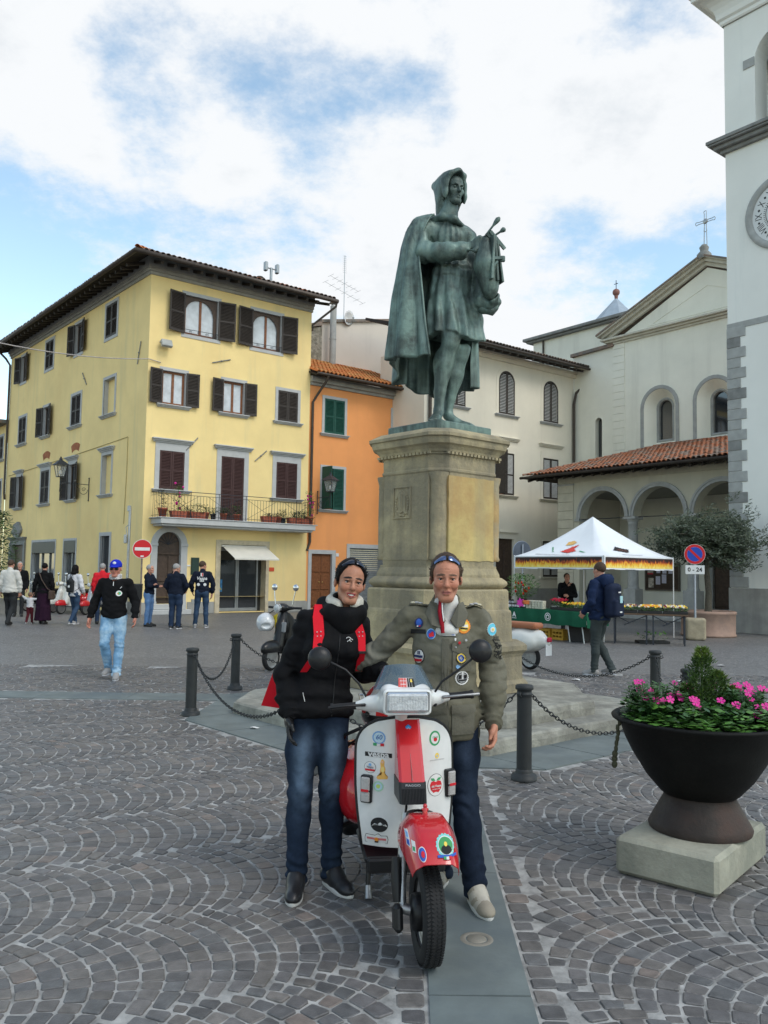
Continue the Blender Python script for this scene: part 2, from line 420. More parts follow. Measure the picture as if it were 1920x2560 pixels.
for k,i in enumerate(order):
 c,q=STONES[i];t=pal[rng.randrange(len(pal))];f=rng.uniform(.72,1.08)
 if rng.random()<.02:t=(.19,.155,.135)
 colr=tuple(a*f for a in t)
 vs,fs=stone_geo(q,rng.uniform(-.003,.003),rng)
 if k<300:
  mb=MB();mb.add(vs,fs,0,False,colr);mb.build('cobblestone',m_stone,ground)
 else:rest.add(vs,fs,0,False,colr)
rest.build('cobblestones',m_stone,ground,kind='stuff')
print('stones',len(STONES))
# ---------------------------------------------------------------- monument: steps and pedestal
m_ped=M('weathered_pietra',(.42,.352,.212),.9,var=.22,vs=4,bump=.7,bs=18,dist=.02,col2=(.26,.225,.15),c2amt=.75,streak=((.13,.12,.095),.55,3.2))
m_pedy=M('bare_yellow_sandstone',(.52,.41,.17),.9,var=.2,vs=2.5,bump=.6,bs=14,dist=.015,col2=(.40,.26,.11),c2amt=.75,streak=((.30,.27,.17),.5,2.5))
m_pedo=M('orange_worn_column',(.40,.275,.125),.9,var=.2,vs=4,bump=.6,bs=15,dist=.015,col2=(.33,.29,.2),c2amt=.45)
steps=thing('monument_steps','two worn grey stone steps round the foot of the statue pedestal','steps',MC)
def rough_block(poly,z0,z1,seed,bev=.02,sub=7):
 r=random.Random(seed);n=len(poly);ring=[]
 for i in range(n):
  a,b=Vector(poly[i]),Vector(poly[(i+1)%n]);k=max(2,int((b-a).length/.22))
  ring+=[a.lerp(b,j/k)+Vector((r.uniform(-.012,.012),r.uniform(-.012,.012),0))for j in range(k)]
 c=sum((Vector(p)for p in poly),Vector())/n;mb=MB();R=[]
 for ins,z in((0,z0),(-.005,z0+(z1-z0)*.5),(.006,z1-bev),(bev*1.3,z1)):
  R.append([p+(c-p).normalized()*(ins+r.uniform(0,.012))+Vector((0,0,z-p.z+(r.uniform(-.008,.004)if z>z0 else 0)))for p in ring])
 mb.ring_loft(R,0,False,False,True);return mb
for a,t,z0,z1,nm in((2.0,.98,0,.145,'step'),(1.72,1.40,.145,.30,'step')):
 rough_block([p-MC for p in trunc_square(a,t)],z0,z1,int(a*10)).build(nm,m_step,steps)
ped=thing('pedestal','tall weathered stone pedestal with carved crest carrying the bronze statue','pedestal',(MC.x,MC.y,.30),MR)
def oct_ring(a,t,z):      # local frame: sides face -y, +x, +y, -x
 k=t/sqrt(2);P=[]
 for i in range(4):
  q=i*pi/2;n=Vector((sin(q),-cos(q),0));e=Vector((cos(q),sin(q),0));P+=[n*a-e*(a-k)+Vector((0,0,z)),n*a+e*(a-k)+Vector((0,0,z))]
 return P
def prof(mb,pts,m=0,cap=True):   # pts: (apothem, corner cut, z)
 return mb.ring_loft([oct_ring(a,t,z-.30)for a,t,z in pts],m,False,False,cap)
D=1/1.20   # half width across the cut corners -> apothem (cut corner ~ 0.2 of width)
def ap(halfdiag,t):return(halfdiag+t/2)/sqrt(2)
S=lambda hd,z,t=.24:(ap(hd,t),t,z)
prof(MB(),[S(1.06,.30,.34),S(1.06,.40,.34),S(1.0,.44,.34),S(.99,.70,.34),S(1.01,.74,.34),S(1.05,.775,.34),S(1.05,.83,.34),S(.96,.87,.34)]).build('base',m_ped,ped)
prof(MB(),[S(.89,.865,.3),S(.88,.90,.3),S(.868,1.20,.3),S(.86,1.225,.3),S(.838,1.24,.3),S(.832,1.455,.3),S(.81,1.475,.3)]).build('plinth_block',m_ped,ped)
tor=[S(.755+.07*sin(pi*k/8),1.475+.13*k/8)for k in range(9)]
prof(MB(),tor+[S(.73,1.61),S(.73,1.64),S(.71,1.68),S(.69,1.715),S(.69,1.74)]).build('base_moulding',m_ped,ped)
prof(MB(),[S(.655,1.735,.26),S(.66,1.80,.26),S(.652,2.80,.26)]).build('shaft',m_ped,ped)
prof(MB(),[S(.665,2.80),S(.68,2.815),S(.68,2.835),S(.665,2.85),S(.668,3.0),S(.69,3.01),S(.69,3.03),S(.71,3.035),S(.72,3.06),S(.76,3.10),S(.80,3.12),S(.81,3.15),S(.815,3.19),S(.845,3.20),S(.845,3.235),S(.70,3.30)]).build('capital',m_ped,ped)
for i in range(4):    # small dentils under the cornice
 mb=MB()
 for k in range(-7,8):mb.obox(Matrix.Rotation(i*pi/2,3,'Z')@Vector((k*.062,-ap(.70,.24)-.008,3.018-.3)),(.02,.012,.014),Matrix.Rotation(i*pi/2,3,'Z'))
 mb.build('dentils',m_ped,ped,kind='stuff')
# corner columns, facing panels and the carved crest
a=ap(.655,.26)
for i in range(4):
 q=i*pi/2+pi/4;R=Matrix.Rotation(i*pi/2,3,'Z');mb=MB()
 c=R@Vector((.655*sin(pi/4),-.655*cos(pi/4),0))*.955
 pr=[(.10,1.80-.3),(.115,1.82-.3),(.1,1.86-.3),(.104,2.3-.3),(.1,2.62-.3),(.1,2.64-.3),(.103,2.66-.3),(.1,2.70-.3),(.12,2.78-.3),(.12,2.80-.3)]
 mb.lathe(pr,16,c);mb.build('corner_column',m_pedo if i==0 else m_ped,ped)
def panel(i,x0,x1,z0,z1,dep,mat,name,seed):
 r=random.Random(seed);out=[]
 for(p,q)in(((x0,z0),(x1,z0)),((x1,z0),(x1,z1)),((x1,z1),(x0,z1)),((x0,z1),(x0,z0))):
  k=9
  for j in range(k):t=j/k;out.append((p[0]+(q[0]-p[0])*t+r.uniform(-.006,.006),p[1]+(q[1]-p[1])*t+r.uniform(-.006,.006)))
 mb=MB(Matrix.Rotation(i*pi/2,4,'Z'));mb.plate(out,-a-dep,-a+.02);return mb.build(name,mat,ped)
panel(0,-.40,.36,1.80-.3,2.76-.3,.012,m_pedy,'facing_slab',1)
m_scar=M('exposed_render_scar',(.33,.31,.235),.95,bump=.8,bs=30,dist=.02)
pt=panel(3,-.36,.40,1.80-.3,2.76-.3,.010,m_ped,'facing_slab',2)
# crest on the left-hand face: frame, shield and raised scrolls
mb=MB(Matrix.Rotation(3*pi/2,4,'Z'));y=-a-.012;X0,X1,Z0,Z1=-.19,.12,1.98,2.36
for z in(Z0,Z1-.02):mb.box(X0,X1,y-.012,y+.004,z,z+.02,.003)
for x in(X0,X1-.02):mb.box(x,x+.02,y-.0125,y+.004,Z0+.02,Z1-.02,.003)
mb.plate(arch(-.10,.03,2.06,2.31)[::1],y-.008,y+.004)
r=random.Random(3)
for k in range(26):
 t=k/26*2*pi;cx,cz=-.035+.105*cos(t),2.16+.14*sin(t);mb.sphere((cx,y,cz),(.016,.012,.02),8,5)
for k in range(14):mb.sphere((-.035+r.uniform(-.09,.09),y,2.03+r.uniform(-.02,.05)),(.018,.013,.014),8,5)
mb.cyl((-.035,y-.006,2.08),(-.035,y-.006,2.28),.008,.012,6);mb.sphere((-.035,y-.006,2.27),(.03,.01,.02),8,5)
mb.build('carved_crest',m_ped,ped)
# bollards and chains
m_iron=M('dark_grey_iron_paint',(.026,.029,.030),.55,var=.2,vs=8,bump=.15,bs=90,dist=.003)
BOL=[(-2.16,9.59),(-2.02,11.63),(-.60,6.98),(1.17,6.88),(3.0,8.22),(3.30,10.13),(1.75,13.0),(-.35,13.1)]
BLAB=['dark iron bollard left of the black-jacketed woman, nearest the open cobbles','dark iron bollard in front of the black parked scooter','dark iron bollard hidden behind the woman in the black jacket',
  'dark iron bollard standing between the man and the flower bowl, nearest the viewer','dark iron bollard half hidden by the conifer in the flower bowl','dark iron bollard behind the pink flowers, near the walking man with backpack','dark iron bollard behind the pedestal on the church side','dark iron bollard behind the pedestal on the house side']
def make_bollard():
 t=thing('bollard','x','bollard',group='bollards round the monument')
 MB().lathe([(.0,.03),(.105,.03),(.105,.0)],24).lathe([(.105,.03),(.098,.042),(.075,.05),(.07,.06),(.07,.075),(.062,.085)],24).build('base',m_iron,t)
 MB().lathe([(.062,.08),(.060,.66)],24).build('post',m_iron,t)
 MB().lathe([(.06,.655),(.062,.675),(.066,.68),(.066,.69),(.060,.695),(.060,.715),(.074,.722),(.074,.748),(.062,.758),(0,.764)],24).build('cap',m_iron,t)
 for s in(-1,1):MB().tube([(s*.058,0,.69),(s*.085,0,.70),(s*.09,0,.675),(s*.062,0,.665)],.006,6).build('chain_eye',m_iron,t)
 return t
b0=make_bollard()
for i,(x,y)in enumerate(BOL):
 place(b0 if i==0 else copy_tree(b0),(x,y,.006 if i!=0 else .0),random.uniform(0,6),BLAB[i])
lk=MB();pts=[]
for i in range(14):
 t=2*pi*i/14;pts.append((.026*cos(t)if abs(cos(t))<2 else 0,.0145*sin(t),0))
lk.tube(pts,.0047,6,closed=True);_lm=lk.build('chain_link',m_iron);LINK=_lm.data;bpy.data.objects.remove(_lm)
def chain(i,j,sag,label):
 p,q=Vector(BOL[i]+(.685,)),Vector(BOL[j]+(.685,));d=(q-p).normalized();p+=d*.075;q-=d*.075
 n=400;P=[]
 for k in range(n+1):
  t=k/n;u=2*t-1;P.append(p.lerp(q,t)-Vector((0,0,sag*(1-(cosh_(u*1.3)-1)/(cosh_(1.3)-1)))))
 root=thing('chain',label,'chain',p,group='chains between the bollards')
 L=0;nxt=.02;c=0;step=.0415
 for k in range(n):
  seg=(P[k+1]-P[k]).length
  while L+seg>=nxt:
   o=P[k].lerp(P[k+1],(nxt-L)/seg);dd=(P[k+1]-P[k]).normalized()
   side=dd.cross(Vector((0,0,1))).normalized();up=side.cross(dd)
   if c%2:side,up=up,side
   ob=link('chain_link',LINK,root);ob.matrix_local=Matrix(((dd.x,side.x,up.x,o.x-p.x),(dd.y,side.y,up.y,o.y-p.y),(dd.z,side.z,up.z,o.z-p.z),(0,0,0,1)))
   c+=1;nxt+=step
  L+=seg
def cosh_(x):return(math.exp(x)+math.exp(-x))/2
chain(0,1,.40,'sagging iron chain between the two bollards on the left')
chain(0,2,.43,'sagging iron chain running from the left front bollard behind the woman')
chain(2,3,.40,'iron chain behind the couple, ending at the bollard beside the man')
chain(3,4,.42,'sagging iron chain from the near right bollard to the flower bowl')
chain(4,5,.42,'steep sagging iron chain above the pink flowers between two bollards')
chain(5,6,.40,'iron chain passing in front of the walking man\'s feet to the pedestal')
chain(1,7,.42,'iron chain passing in front of the black scooter\'s front wheel')
# ---------------------------------------------------------------- buildings
m_yel=M('yellow_plaster',(.87,.675,.31),.92,var=.07,vs=.7,bump=.18,bs=30,dist=.008,col2=(.81,.61,.275),c2amt=.35,streak=((.66,.56,.30),.12,1.6))
m_ora=M('orange_plaster',(.85,.35,.125),.92,var=.06,vs=.8,bump=.15,bs=30,dist=.006,streak=((.76,.31,.12),.15,1.5))
m_bei=M('beige_plaster',(.76,.71,.59),.92,var=.06,vs=.7,bump=.15,bs=30,dist=.006,streak=((.66,.61,.51),.18,1.2))
m_chu=M('church_plaster',(.84,.83,.72),.92,var=.06,vs=.7,bump=.15,bs=30,dist=.006,streak=((.66,.65,.56),.22,1.3))
m_tow=M('tower_plaster',(.81,.82,.77),.92,var=.04,vs=.5,bump=.15,bs=30,dist=.006,streak=((.62,.66,.63),.1,1.2))
m_gst=M('grey_serena_stone',(.36,.37,.355),.85,var=.14,vs=4,bump=.3,bs=40,dist=.006)
m_gst2=M('dark_serena_stone',(.23,.235,.225),.85,var=.2,vs=4,bump=.4,bs=40,dist=.006)
m_frame=M('window_surround_stone',(.46,.465,.46),.88,var=.08,vs=4,bump=.2,bs=40,dist=.004)
m_plin=M('cement_plinth',(.34,.335,.31),.95,var=.15,vs=3,bump=.4,bs=25,dist=.01,streak=((.24,.235,.22),.3,2))
m_shB=M('dark_brown_shutter_paint',(.045,.037,.032),.6,var=.15,vs=8,bump=.1,bs=60,dist=.003)
m_shR=M('maroon_shutter_paint',(.06,.028,.026),.6,var=.15,vs=8,bump=.1,bs=60,dist=.003)
m_shG=M('green_shutter_paint',(.012,.075,.055),.5,var=.15,vs=8,bump=.1,bs=60,dist=.003)
m_shW=M('slat_sky_reflection_tone',(.62,.62,.60),.5,var=.08,vs=8,bump=.1,bs=60,dist=.003)  # light grey stands in for the sky reflected on the slats
m_wood=M('varnished_wood',(.20,.075,.03),.4,var=.3,vs=14,bump=.2,bs=60,dist=.003)
m_woodd=M('dark_door_wood',(.065,.042,.03),.5,var=.3,vs=10,bump=.3,bs=50,dist=.004)
m_glass=M('window_glass',(.025,.03,.035),.04,var=.05,bump=0,spec=1.0,ior=1.6)
m_curt=M('curtained_glass',(.58,.62,.65),.08,var=.18,vs=3,bump=0,spec=.8)
m_soff=M('dark_eave_timber',(.035,.028,.022),.8,var=.3,vs=6,bump=.3,bs=30)
m_gut=M('dark_copper_gutter',(.075,.06,.05),.5,metal=.4,var=.2,vs=6,bump=.1)
m_tile=M('terracotta_tile',(.36,.13,.062),.88,var=.3,vs=7,bump=.5,bs=40,dist=.01,col2=(.24,.19,.15),c2amt=.55)
m_tileO=M('lichen_orange_tile',(.52,.17,.05),.88,var=.25,vs=5,bump=.5,bs=40,dist=.01,col2=(.50,.26,.09),c2amt=.5)
m_tileG=M('mossy_grey_tile',(.26,.19,.15),.9,var=.35,vs=5,bump=.5,bs=40,dist=.01,col2=(.17,.165,.15),c2amt=.6)
m_black=M('dark_interior',(.012,.012,.013),.9,bump=0)
m_rail=M('iron_railing',(.03,.035,.045),.5,bump=.1)
m_white=M('white_paint',(.72,.72,.72),.55,var=.05,bump=.1)
m_zinc=M('zinc_grey',(.36,.38,.39),.4,metal=.7,var=.12,bump=.1)
def shutter_geo(mb,w,h,X,slatm=1,pitch=.052,arched=False,mid=True):
 """one louvred leaf, x 0..w, z 0..h, 4 cm thick; X places it"""
 o=mb.xf;mb.xf=(o@X)if o is not None else X;s=.062
 if not arched:
  mb.box(0,s,-.02,.02,0,h,.004);mb.box(w-s,w,-.02,.02,0,h,.004)
  mb.box(s,w-s,-.0195,.0195,0,.09,.003);mb.box(s,w-s,-.0195,.0195,h-.07,h,.003)
  rails=[(.09,h-.07)]
  if mid and h>1.0:z=h*.47;mb.box(s,w-s,-.0195,.0195,z,z+.06,.003);rails=[(.09,z),(z+.06,h-.07)]
  for a,b in rails:
   n=max(3,int((b-a)/pitch))
   for k in range(n):
    z=a+(k+.5)*(b-a)/n;mb.obox(((w)/2,0,z),((w-2*s)/2+.004,.023,.0045),Matrix.Rotation(radians(50),3,'X'),0,slatm)
 mb.box(s,w-s,.021,.026,.05,h-.04);mb.xf=o
def leaf(win,X,w,h,mats,side=None):
 mb=MB();shutter_geo(mb,w,h,X);return mb.build('shutter',mats,win)
def moulding(mb,x0,x1,z0,z1,out,F,steps=3,up=True,m=0):
 """stepped stone moulding sticking out of the wall (sill or cornice)"""
 o=mb.xf;mb.xf=F
 for k in range(steps):
  a=z0+(z1-z0)*k/steps;b=z0+(z1-z0)*(k+1)/steps;d=out*(k+1.4)/(steps+.4);e=d*.55
  mb.box(x0-e+out*.55,x1+e-out*.55,-d,.01,a,b-.002,.006,m)
 mb.xf=o
def window(B,F,x0,x1,z0,z1,fr=.13,mats=None,mode='closed',cornice=None,sill=True,arched=False,pane=None,wood=None,lw=None,frm=None,sillh=.12,bottom=True,top=None,curtain=False):
 """stone surround (part 'window') with its shutters, pane, sill and cornice as sub-parts; F maps wall frame to building"""
 frm=frm or m_frame;mb=MB(F);ft=fr if top is None else top;rev=.16
 if arched:outer=arch(x0-fr,x1+fr,z0-.01,z1+fr);inner=arch(x0,x1,z0,z1)
 else:outer=rect(x0-fr,x1+fr,z0-(fr if not sill else .01),z1+ft);inner=rect(x0,x1,z0,z1)
 mb.plate(outer,-.025,.002,[inner])
 n=len(inner);mb.add([(a,-.025,b)for a,b in inner]+[(a,rev,b)for a,b in inner],[(i,(i+1)%n,(i+1)%n+n,i+n)for i in range(n)])
 win=mb.build('window',frm,B)
 if sill:mb=MB();moulding(mb,x0-fr-.1,x1+fr+.1,z0-sillh,z0-.002,.14,F);mb.build('sill',frm,win)
 if cornice:mb=MB();moulding(mb,x0-fr-.14,x1+fr+.14,cornice-.12,cornice+.03,.16,F);mb.build('cornice',frm,win)
 w=(x1-x0)
 if mode=='closed':
  for k in(0,1):
   X=F@Matrix.Translation((x0+.006+k*w/2,.0,z0+.008));leaf(win,X,w/2-.010,z1-z0-.016,mats)
 elif mode in('open','half'):
  lw=lw or w/2+.06;h=z1-z0+.02
  for sgn in(-1,1):
   ang=radians(random.uniform(9,16))
   if mode=='half' and sgn>0:X=F@Matrix.Translation((x0+w/2,.0,z0+.008));leaf(win,X,w/2-.01,h-.03,mats);continue
   if mode=='half' and sgn<0:ang=radians(96)
   if sgn<0:X=F@Matrix.Translation((x0-.02,-.05,z0))@Matrix.Rotation(ang,4,'Z')@Matrix.Translation((-lw,0,0))
   else:X=F@Matrix.Translation((x1+.02,-.05,z0))@Matrix.Rotation(-ang,4,'Z')
   leaf(win,X,lw,h,mats)
 if mode=='closed':MB(F).plate(inner,.15,None).build('backing',m_black,win)
 if mode in('open','half','glass'):
  wd=wood or m_wood;mb=MB(F);y=.10;t=.075
  mb.plate(rect(x0,x1,z0,z1),y,y+.05,[rect(x0+t,x0+w/2-.045,z0+t+.02,z1-t),rect(x0+w/2+.045,x1-t,z0+t+.02,z1-t)],back=False)
  mb.build('casement',wd,win)
  MB(F).plate(rect(x0,x1,z0,z1),y+.03,None).build('pane',m_curt if curtain else m_glass,win)
 return win
def FR(x,y,z,rz):return Matrix.Translation((x,y,z))@Matrix.Rotation(rz,4,'Z')
ID=Matrix.Identity(4)
def coppo():
 mb=MB();n=6;o=[];i=[]
 R=[[(r*cos(pi*k/n),y,r*sin(pi*k/n)*.9+dz)for k in range(n+1)]for y,r,dz in((0,.093,.02),(.44,.074,0))]
 R2=[[(r*cos(pi*k/n),y,r*sin(pi*k/n)*.9+dz)for k in range(n+1)]for y,r,dz in((0,.078,.02),(.44,.06,0))]
 mb.ring_loft(R,0,True,False,False,False);mb.ring_loft(R2,0,True,False,False,False)
 mb.add(R[0]+R2[0],[(k,k+1,n+2+k,n+1+k)for k in range(n)]);return mb
_t=coppo().build('tile',m_tile);TILE={}
for k,m in(('t',m_tile),('o',m_tileO),('g',m_tileG)):
 d=_t.data.copy();d.materials.clear();d.materials.append(m);TILE[k]=d
bpy.data.objects.remove(_t)
def tile_field(B,O,ax,up,ncol,nrow,single,kinds,pitch=.2,rowp=.36,name='roof_tile',clip=None,seed=1):
 """rows of clay cover tiles; the first `single` rows are objects, the rest one mesh"""
 r=random.Random(seed);ax=Vector(ax).normalized();up=Vector(up).normalized();nz=ax.cross(up);rest=MB()
 src=TILE['t'];vs=[v.co.copy()for v in src.vertices];fs=[tuple(p.vertices)for p in src.polygons];cnt=0
 for j in range(nrow):
  for i in range(ncol):
   p=Vector(O)+ax*(i*pitch+r.uniform(-.012,.012))+up*(j*rowp+r.uniform(-.02,.02))+nz*(.008*r.random())
   if clip and not clip(i*pitch,j*rowp):continue
   a=r.uniform(-.05,.05);A=ax*cos(a)+up*sin(a);U=up*cos(a)-ax*sin(a)
   X=Matrix(((A.x,U.x,nz.x,p.x),(A.y,U.y,nz.y,p.y),(A.z,U.z,nz.z,p.z),(0,0,0,1)))
   if j<single and cnt<300:
    o=link(name,TILE[r.choice(kinds)],B);o.matrix_local=X;cnt+=1
   else:rest.add([X@v for v in vs],fs,0,True)
 if rest.v:rest.build(name+'s',{'t':m_tile,'o':m_tileO,'g':m_tileG}[kinds[0]],B,kind='stuff')
def pipe(B,pts,r=.05,mat=None):return MB().tube(pts,r,8).build('downpipe',mat or m_gut,B)
# ---- yellow corner house
YO=Vector((-8.41,28.96,0));YW=6.79;YD=16.5;YH=12.05
Yb=thing('yellow_house','four-storey yellow corner house with a flower balcony and dark shutters','house',YO,GA)
FL=Matrix.Rotation(radians(92-180),4,'Z')           # left wall: x = -distance from the corner
dl=Vector((cos(radians(92)),sin(radians(92)),0))
WF=[('A3',1.32,2.62,10.15,11.60),('B3',4.12,5.36,10.15,11.60),('A2',.55,1.42,7.46,8.68),('B2',2.95,3.81,7.46,8.68),('C2',5.31,6.22,7.44,8.66),
      ('A1',.54,1.48,4.42,5.80),('B1',2.95,3.90,3.40,5.82),('C1',5.31,6.26,4.41,5.82)]
holes=[rect(a,b,c,d)for _,a,b,c,d in WF]+[arch(.57,1.46,.37,2.91),rect(3.02,4.94,.05,2.53)]
MB().plate(rect(0,YW,0,YH),0,None,holes).build('front_wall',m_yel,Yb)
LWN=[(2.95,4.05,10.52,11.82),(6.55,7.40,10.52,11.80),(10.1,11.15,10.52,11.80),(13.98,14.75,10.52,11.80),
       (2.9,3.95,7.46,8.86),(6.45,7.5,7.46,8.76),(10.3,11.1,7.46,8.78),(13.6,14.7,7.46,8.76),
       (2.95,3.85,4.38,5.9),(6.7,7.5,4.38,5.86),(9.95,11.05,4.38,5.88),(13.85,14.65,4.38,5.88)]
GRN=[(2.85,3.72,.95,2.80),(6.35,7.7,.08,2.68),(8.8,11.85,.08,2.68),(13.1,14.9,.08,2.6)]
MB(FL).plate(rect(-YD,0,0,YH),0,None,[rect(-b,-a,c,d)for a,b,c,d in LWN+GRN]).build('side_wall',m_yel,Yb)
MB().plate([(0,0),(YW,0),(YW,9),tuple((dl*YD)[:2])],.6,None,axes='xyz').plate(rect(0.3,9,0,YH),YW,None,axes='yzx').build('inner_wall',m_yel,Yb)
for a,b in((-.012,.33),(1.76,2.82),(5.09,YW-.002)):MB().box(a,b,-.02,.01,0,.42,.004).build('plinth',m_plin,Yb)
for a,b in((-2.6,0),(-6.2,-3.9)):MB(FL).box(a,b,-.02,.01,0,.42,.004).build('plinth',m_plin,Yb)
SB=[m_shB,m_shB];SR=[m_shR,m_shR]
for nm,a,b,c,d in WF:
 if nm in('A3','B3'):
  w=window(Yb,ID,a,b,c,d,.13,SB,'open',sill=False,lw=.67,curtain=True)
  # arched wooden inner frame and low scrolled guard rail
  mb=MB();mb.plate(rect(a,b,c,d),.075,.10,[arch(a+.03,b-.13,c+.02,d-.10,10)],back=False);mb.build('inner_frame',m_woodd,w)
  mb=MB();mb.tube([(a-.02,-.05,c+.16),(b+.02,-.05,c+.19)],.010,6);mb.tube([(a-.02,-.05,c+.03),(b+.02,-.05,c+.03)],.008,6)
  for k in range(4):
   cx=a+(b-a)*(.15+.25*k);mb.tube([(cx+.05*(1-j/14)*cos(j*.75),-.05,c+.10+.05*(1-j/14)*sin(j*.75))for j in range(13)],.007,5)
   mb.cyl((cx+.07,-.05,c+.03),(cx+.07,-.05,c+.18),.007,n=5)
  mb.build('guard_rail',m_rail,w)
 elif nm in('A2','B2'):window(Yb,ID,a,b,c,d,.12,SB,'open',lw=.49,curtain=True)
 elif nm=='C2':window(Yb,ID,a,b,c,d,.12,SB,'closed')
 elif nm=='B1':window(Yb,ID,a,b,c,d,.19,SR,'closed',cornice=6.20,sill=False,top=.26)
 else:window(Yb,ID,a,b,c,d,.17,SR,'closed',cornice=6.20,top=.28)
modes=['closed','open','closed','open','blind','closed','open','closed','blind','open','closed','open']
for i,(a,b,c,d)in enumerate(LWN):
 r_=i//4;kw=dict(cornice=6.16,top=.20)if r_==2 else{}
 if modes[i]=='blind':
  w=window(Yb,FL,-b,-a,c,d,.12,None,'none',**kw);MB(FL).plate(rect(-b,-a,c,d),.155,None).build('blind_panel',m_yel,w)
 else:window(Yb,FL,-b,-a,c,d,.12,SB,modes[i],lw=.52,sill=r_>0,wood=m_woodd,**kw)
for a,b in((6.3,7.4),(9.9,11.0)):          # bricked relieving arches above two windows
 for k in range(8):
  t0,t1=radians(62+56*k/8+.8),radians(62+56*(k+1)/8-.8);cx=-(a+b)/2;zc=5.62
  q=[(cx+r*cos(t),zc+r*sin(t))for r,t in((.82,t0),(1.12,t0),(1.12,t1),(.82,t1))]
  MB(FL).plate([(q[0]),q[1],q[2],q[3]],-.012,.005).build('brick',M('old_brick',(.36,.14,.07),.9,var=.3,vs=6,bump=.5,bs=40),Yb)
# ground-floor openings on the side wall
w=window(Yb,FL,-3.72,-2.85,.95,2.80,.14,SB,'none',sill=False,wood=m_woodd);mb=MB(FL)
for k in range(5):mb.cyl((-3.6+.16*k,.02,.95),(-3.6+.16*k,.02,2.8),.012,n=6)
mb.build('iron_bars',m_rail,w);MB(FL).plate(rect(-3.72,-2.85,.95,2.80),.15,None).build('pane',m_glass,w)
m_roll=M('shop_shutter_box',(.06,.065,.06),.5,bump=.1)
for a,b,c,d in GRN[1:3]:
 w=window(Yb,FL,-b,-a,c,d,.10,SB,'none',sill=False);MB(FL).plate(rect(-b,-a,c,d),.155,None).build('pane',m_glass,w)
 mb=MB(FL);mb.box(-b+.01,-a-.01,-.03,.12,d-.5,d-.01,.01)
 for k in range(8):mb.box(-b+.02,-a-.02,-.04,-.03,d-.48+.055*k,d-.445+.055*k)
 mb.build('shop_fascia',m_roll,w)
 mb=MB(FL);n=3 if b-a>2 else 2
 for k in range(n+1):x=-b+.03+(b-a-.06)*k/n;mb.box(x-.025,x+.025,.10,.15,c,d-.5)
 mb.build('shop_frame',m_zinc,w)
a,b,c,d=GRN[3];mb=MB(FL)
mb.plate(rect(-b-.28,-a+.28,c-.08,d+.32),-.05,.15,[rect(-b,-a,c-.09+.02,d)])
for x in(-b-.30,-a+.10):mb.box(x,x+.20,-.09,-.051,c,d+.1,.01)
moulding(mb,-b-.35,-a+.35,d+.2,d+.36,.18,FL);w=mb.build('stone_portal',m_gst2,Yb);MB(FL).plate(rect(-b,-a,0.02,d),.14,None).build('door',m_woodd,w)
mb=MB(FL);o=[(-14.1+.62*cos(t)*(1+.08*cos(5*t)),3.30+.38*sin(t)*(1+.08*cos(5*t)))for t in[2*pi*k/28 for k in range(28)]]
mb.plate(o,-.10,.01);mb.sphere((-14.1,-.1,3.30),(.36,.06,.22),16,8);mb.box(-14.75,-13.5,-.13,-.01,3.12,3.34,.03);mb.build('coat_of_arms',m_gst2,Yb)
# arched street door
mb=MB();mb.plate(arch(.33,1.70,0,3.12,18),-.03,.15,[arch(.57,1.46,.05,2.91,18)])
for x0,x1 in((.31,.59),(1.44,1.72)):mb.box(x0,x1,-.055,-.03,2.40,2.50,.01);mb.box(x0,x1,-.05,-.03,0,.45,.01)
w=mb.build('stone_archway',m_frame,Yb);mb=MB();mb.plate(arch(.57,1.46,.37,2.91,18),.14,None)
for x in(.62,1.04):
 for z0,z1 in((.5,1.05),(1.15,2.05)):mb.box(x,x+.36,.11,.139,z0,z1,.02)
mb.box(.57,1.46,.09,.14,2.10,2.18,.01);mb.build('door',m_woodd,w)
mb=MB()
for k in range(7):t=pi*(k+1)/8;mb.cyl((1.015,.1,2.46),(1.015+.42*cos(t),.1,2.46+.42*sin(t)),.01,n=5)
mb.build('fanlight_bars',m_rail,w);MB().sphere((1.0,.09,1.3),.03,8,6).build('door_knob',M('brass',(.6,.42,.15),.3,metal=1,bump=0),w)
mb=MB();mb.box(.30,1.76,-.40,.02,0,.17,.015);mb.box(.42,1.62,-.20,.1,.172,.36,.015);mb.build('door_step',m_frame,w)
# shop
m_trav=M('travertine',(.55,.47,.33),.8,var=.2,vs=5,bump=.3,bs=30)
mb=MB();mb.plate([(2.83,0),(3.02,0),(3.02,2.53),(4.94,2.53),(4.94,0),(5.08,0),(5.08,2.70),(2.83,2.70)],-.04,.004)
mb.add([(3.02,-.04,.02),(3.02,-.04,2.53),(4.94,-.04,2.53),(4.94,-.04,.02),(3.02,.35,.02),(3.02,.35,2.53),(4.94,.35,2.53),(4.94,.35,.02)],[(0,1,5,4),(1,2,6,5),(2,3,7,6),(3,0,4,7)]);shop=mb.build('shop_doorway',m_trav,Yb)
MB().plate(rect(3.02,4.94,.02,2.53),.34,None).build('pane',m_glass,shop)
mb=MB()
for x in(3.02,3.83,3.90,4.72):mb.box(x,x+.06,.28,.33,.05,2.5,.005)
for z in(.05,2.3):mb.box(3.02,4.78,.285,.325,z,z+.12,.005)
mb.box(3.84,3.90,.24,.28,1.0,1.2,.01);mb.build('door_frame',m_zinc,shop)
m_awn=M('cream_awning',(.66,.63,.55),.85,var=.06,bump=.2)
mb=MB();mb.add([(3.04,-.05,2.50),(4.90,-.05,2.50),(4.98,-.95,2.02),(3.12,-.95,2.02),(3.12,-.95,1.97),(4.98,-.95,1.97)],[(0,1,2,3),(3,2,5,4)]);mb.cyl((3.02,-.05,2.47),(4.92,-.05,2.47),.045,n=8);mb.build('awning',m_awn,shop)
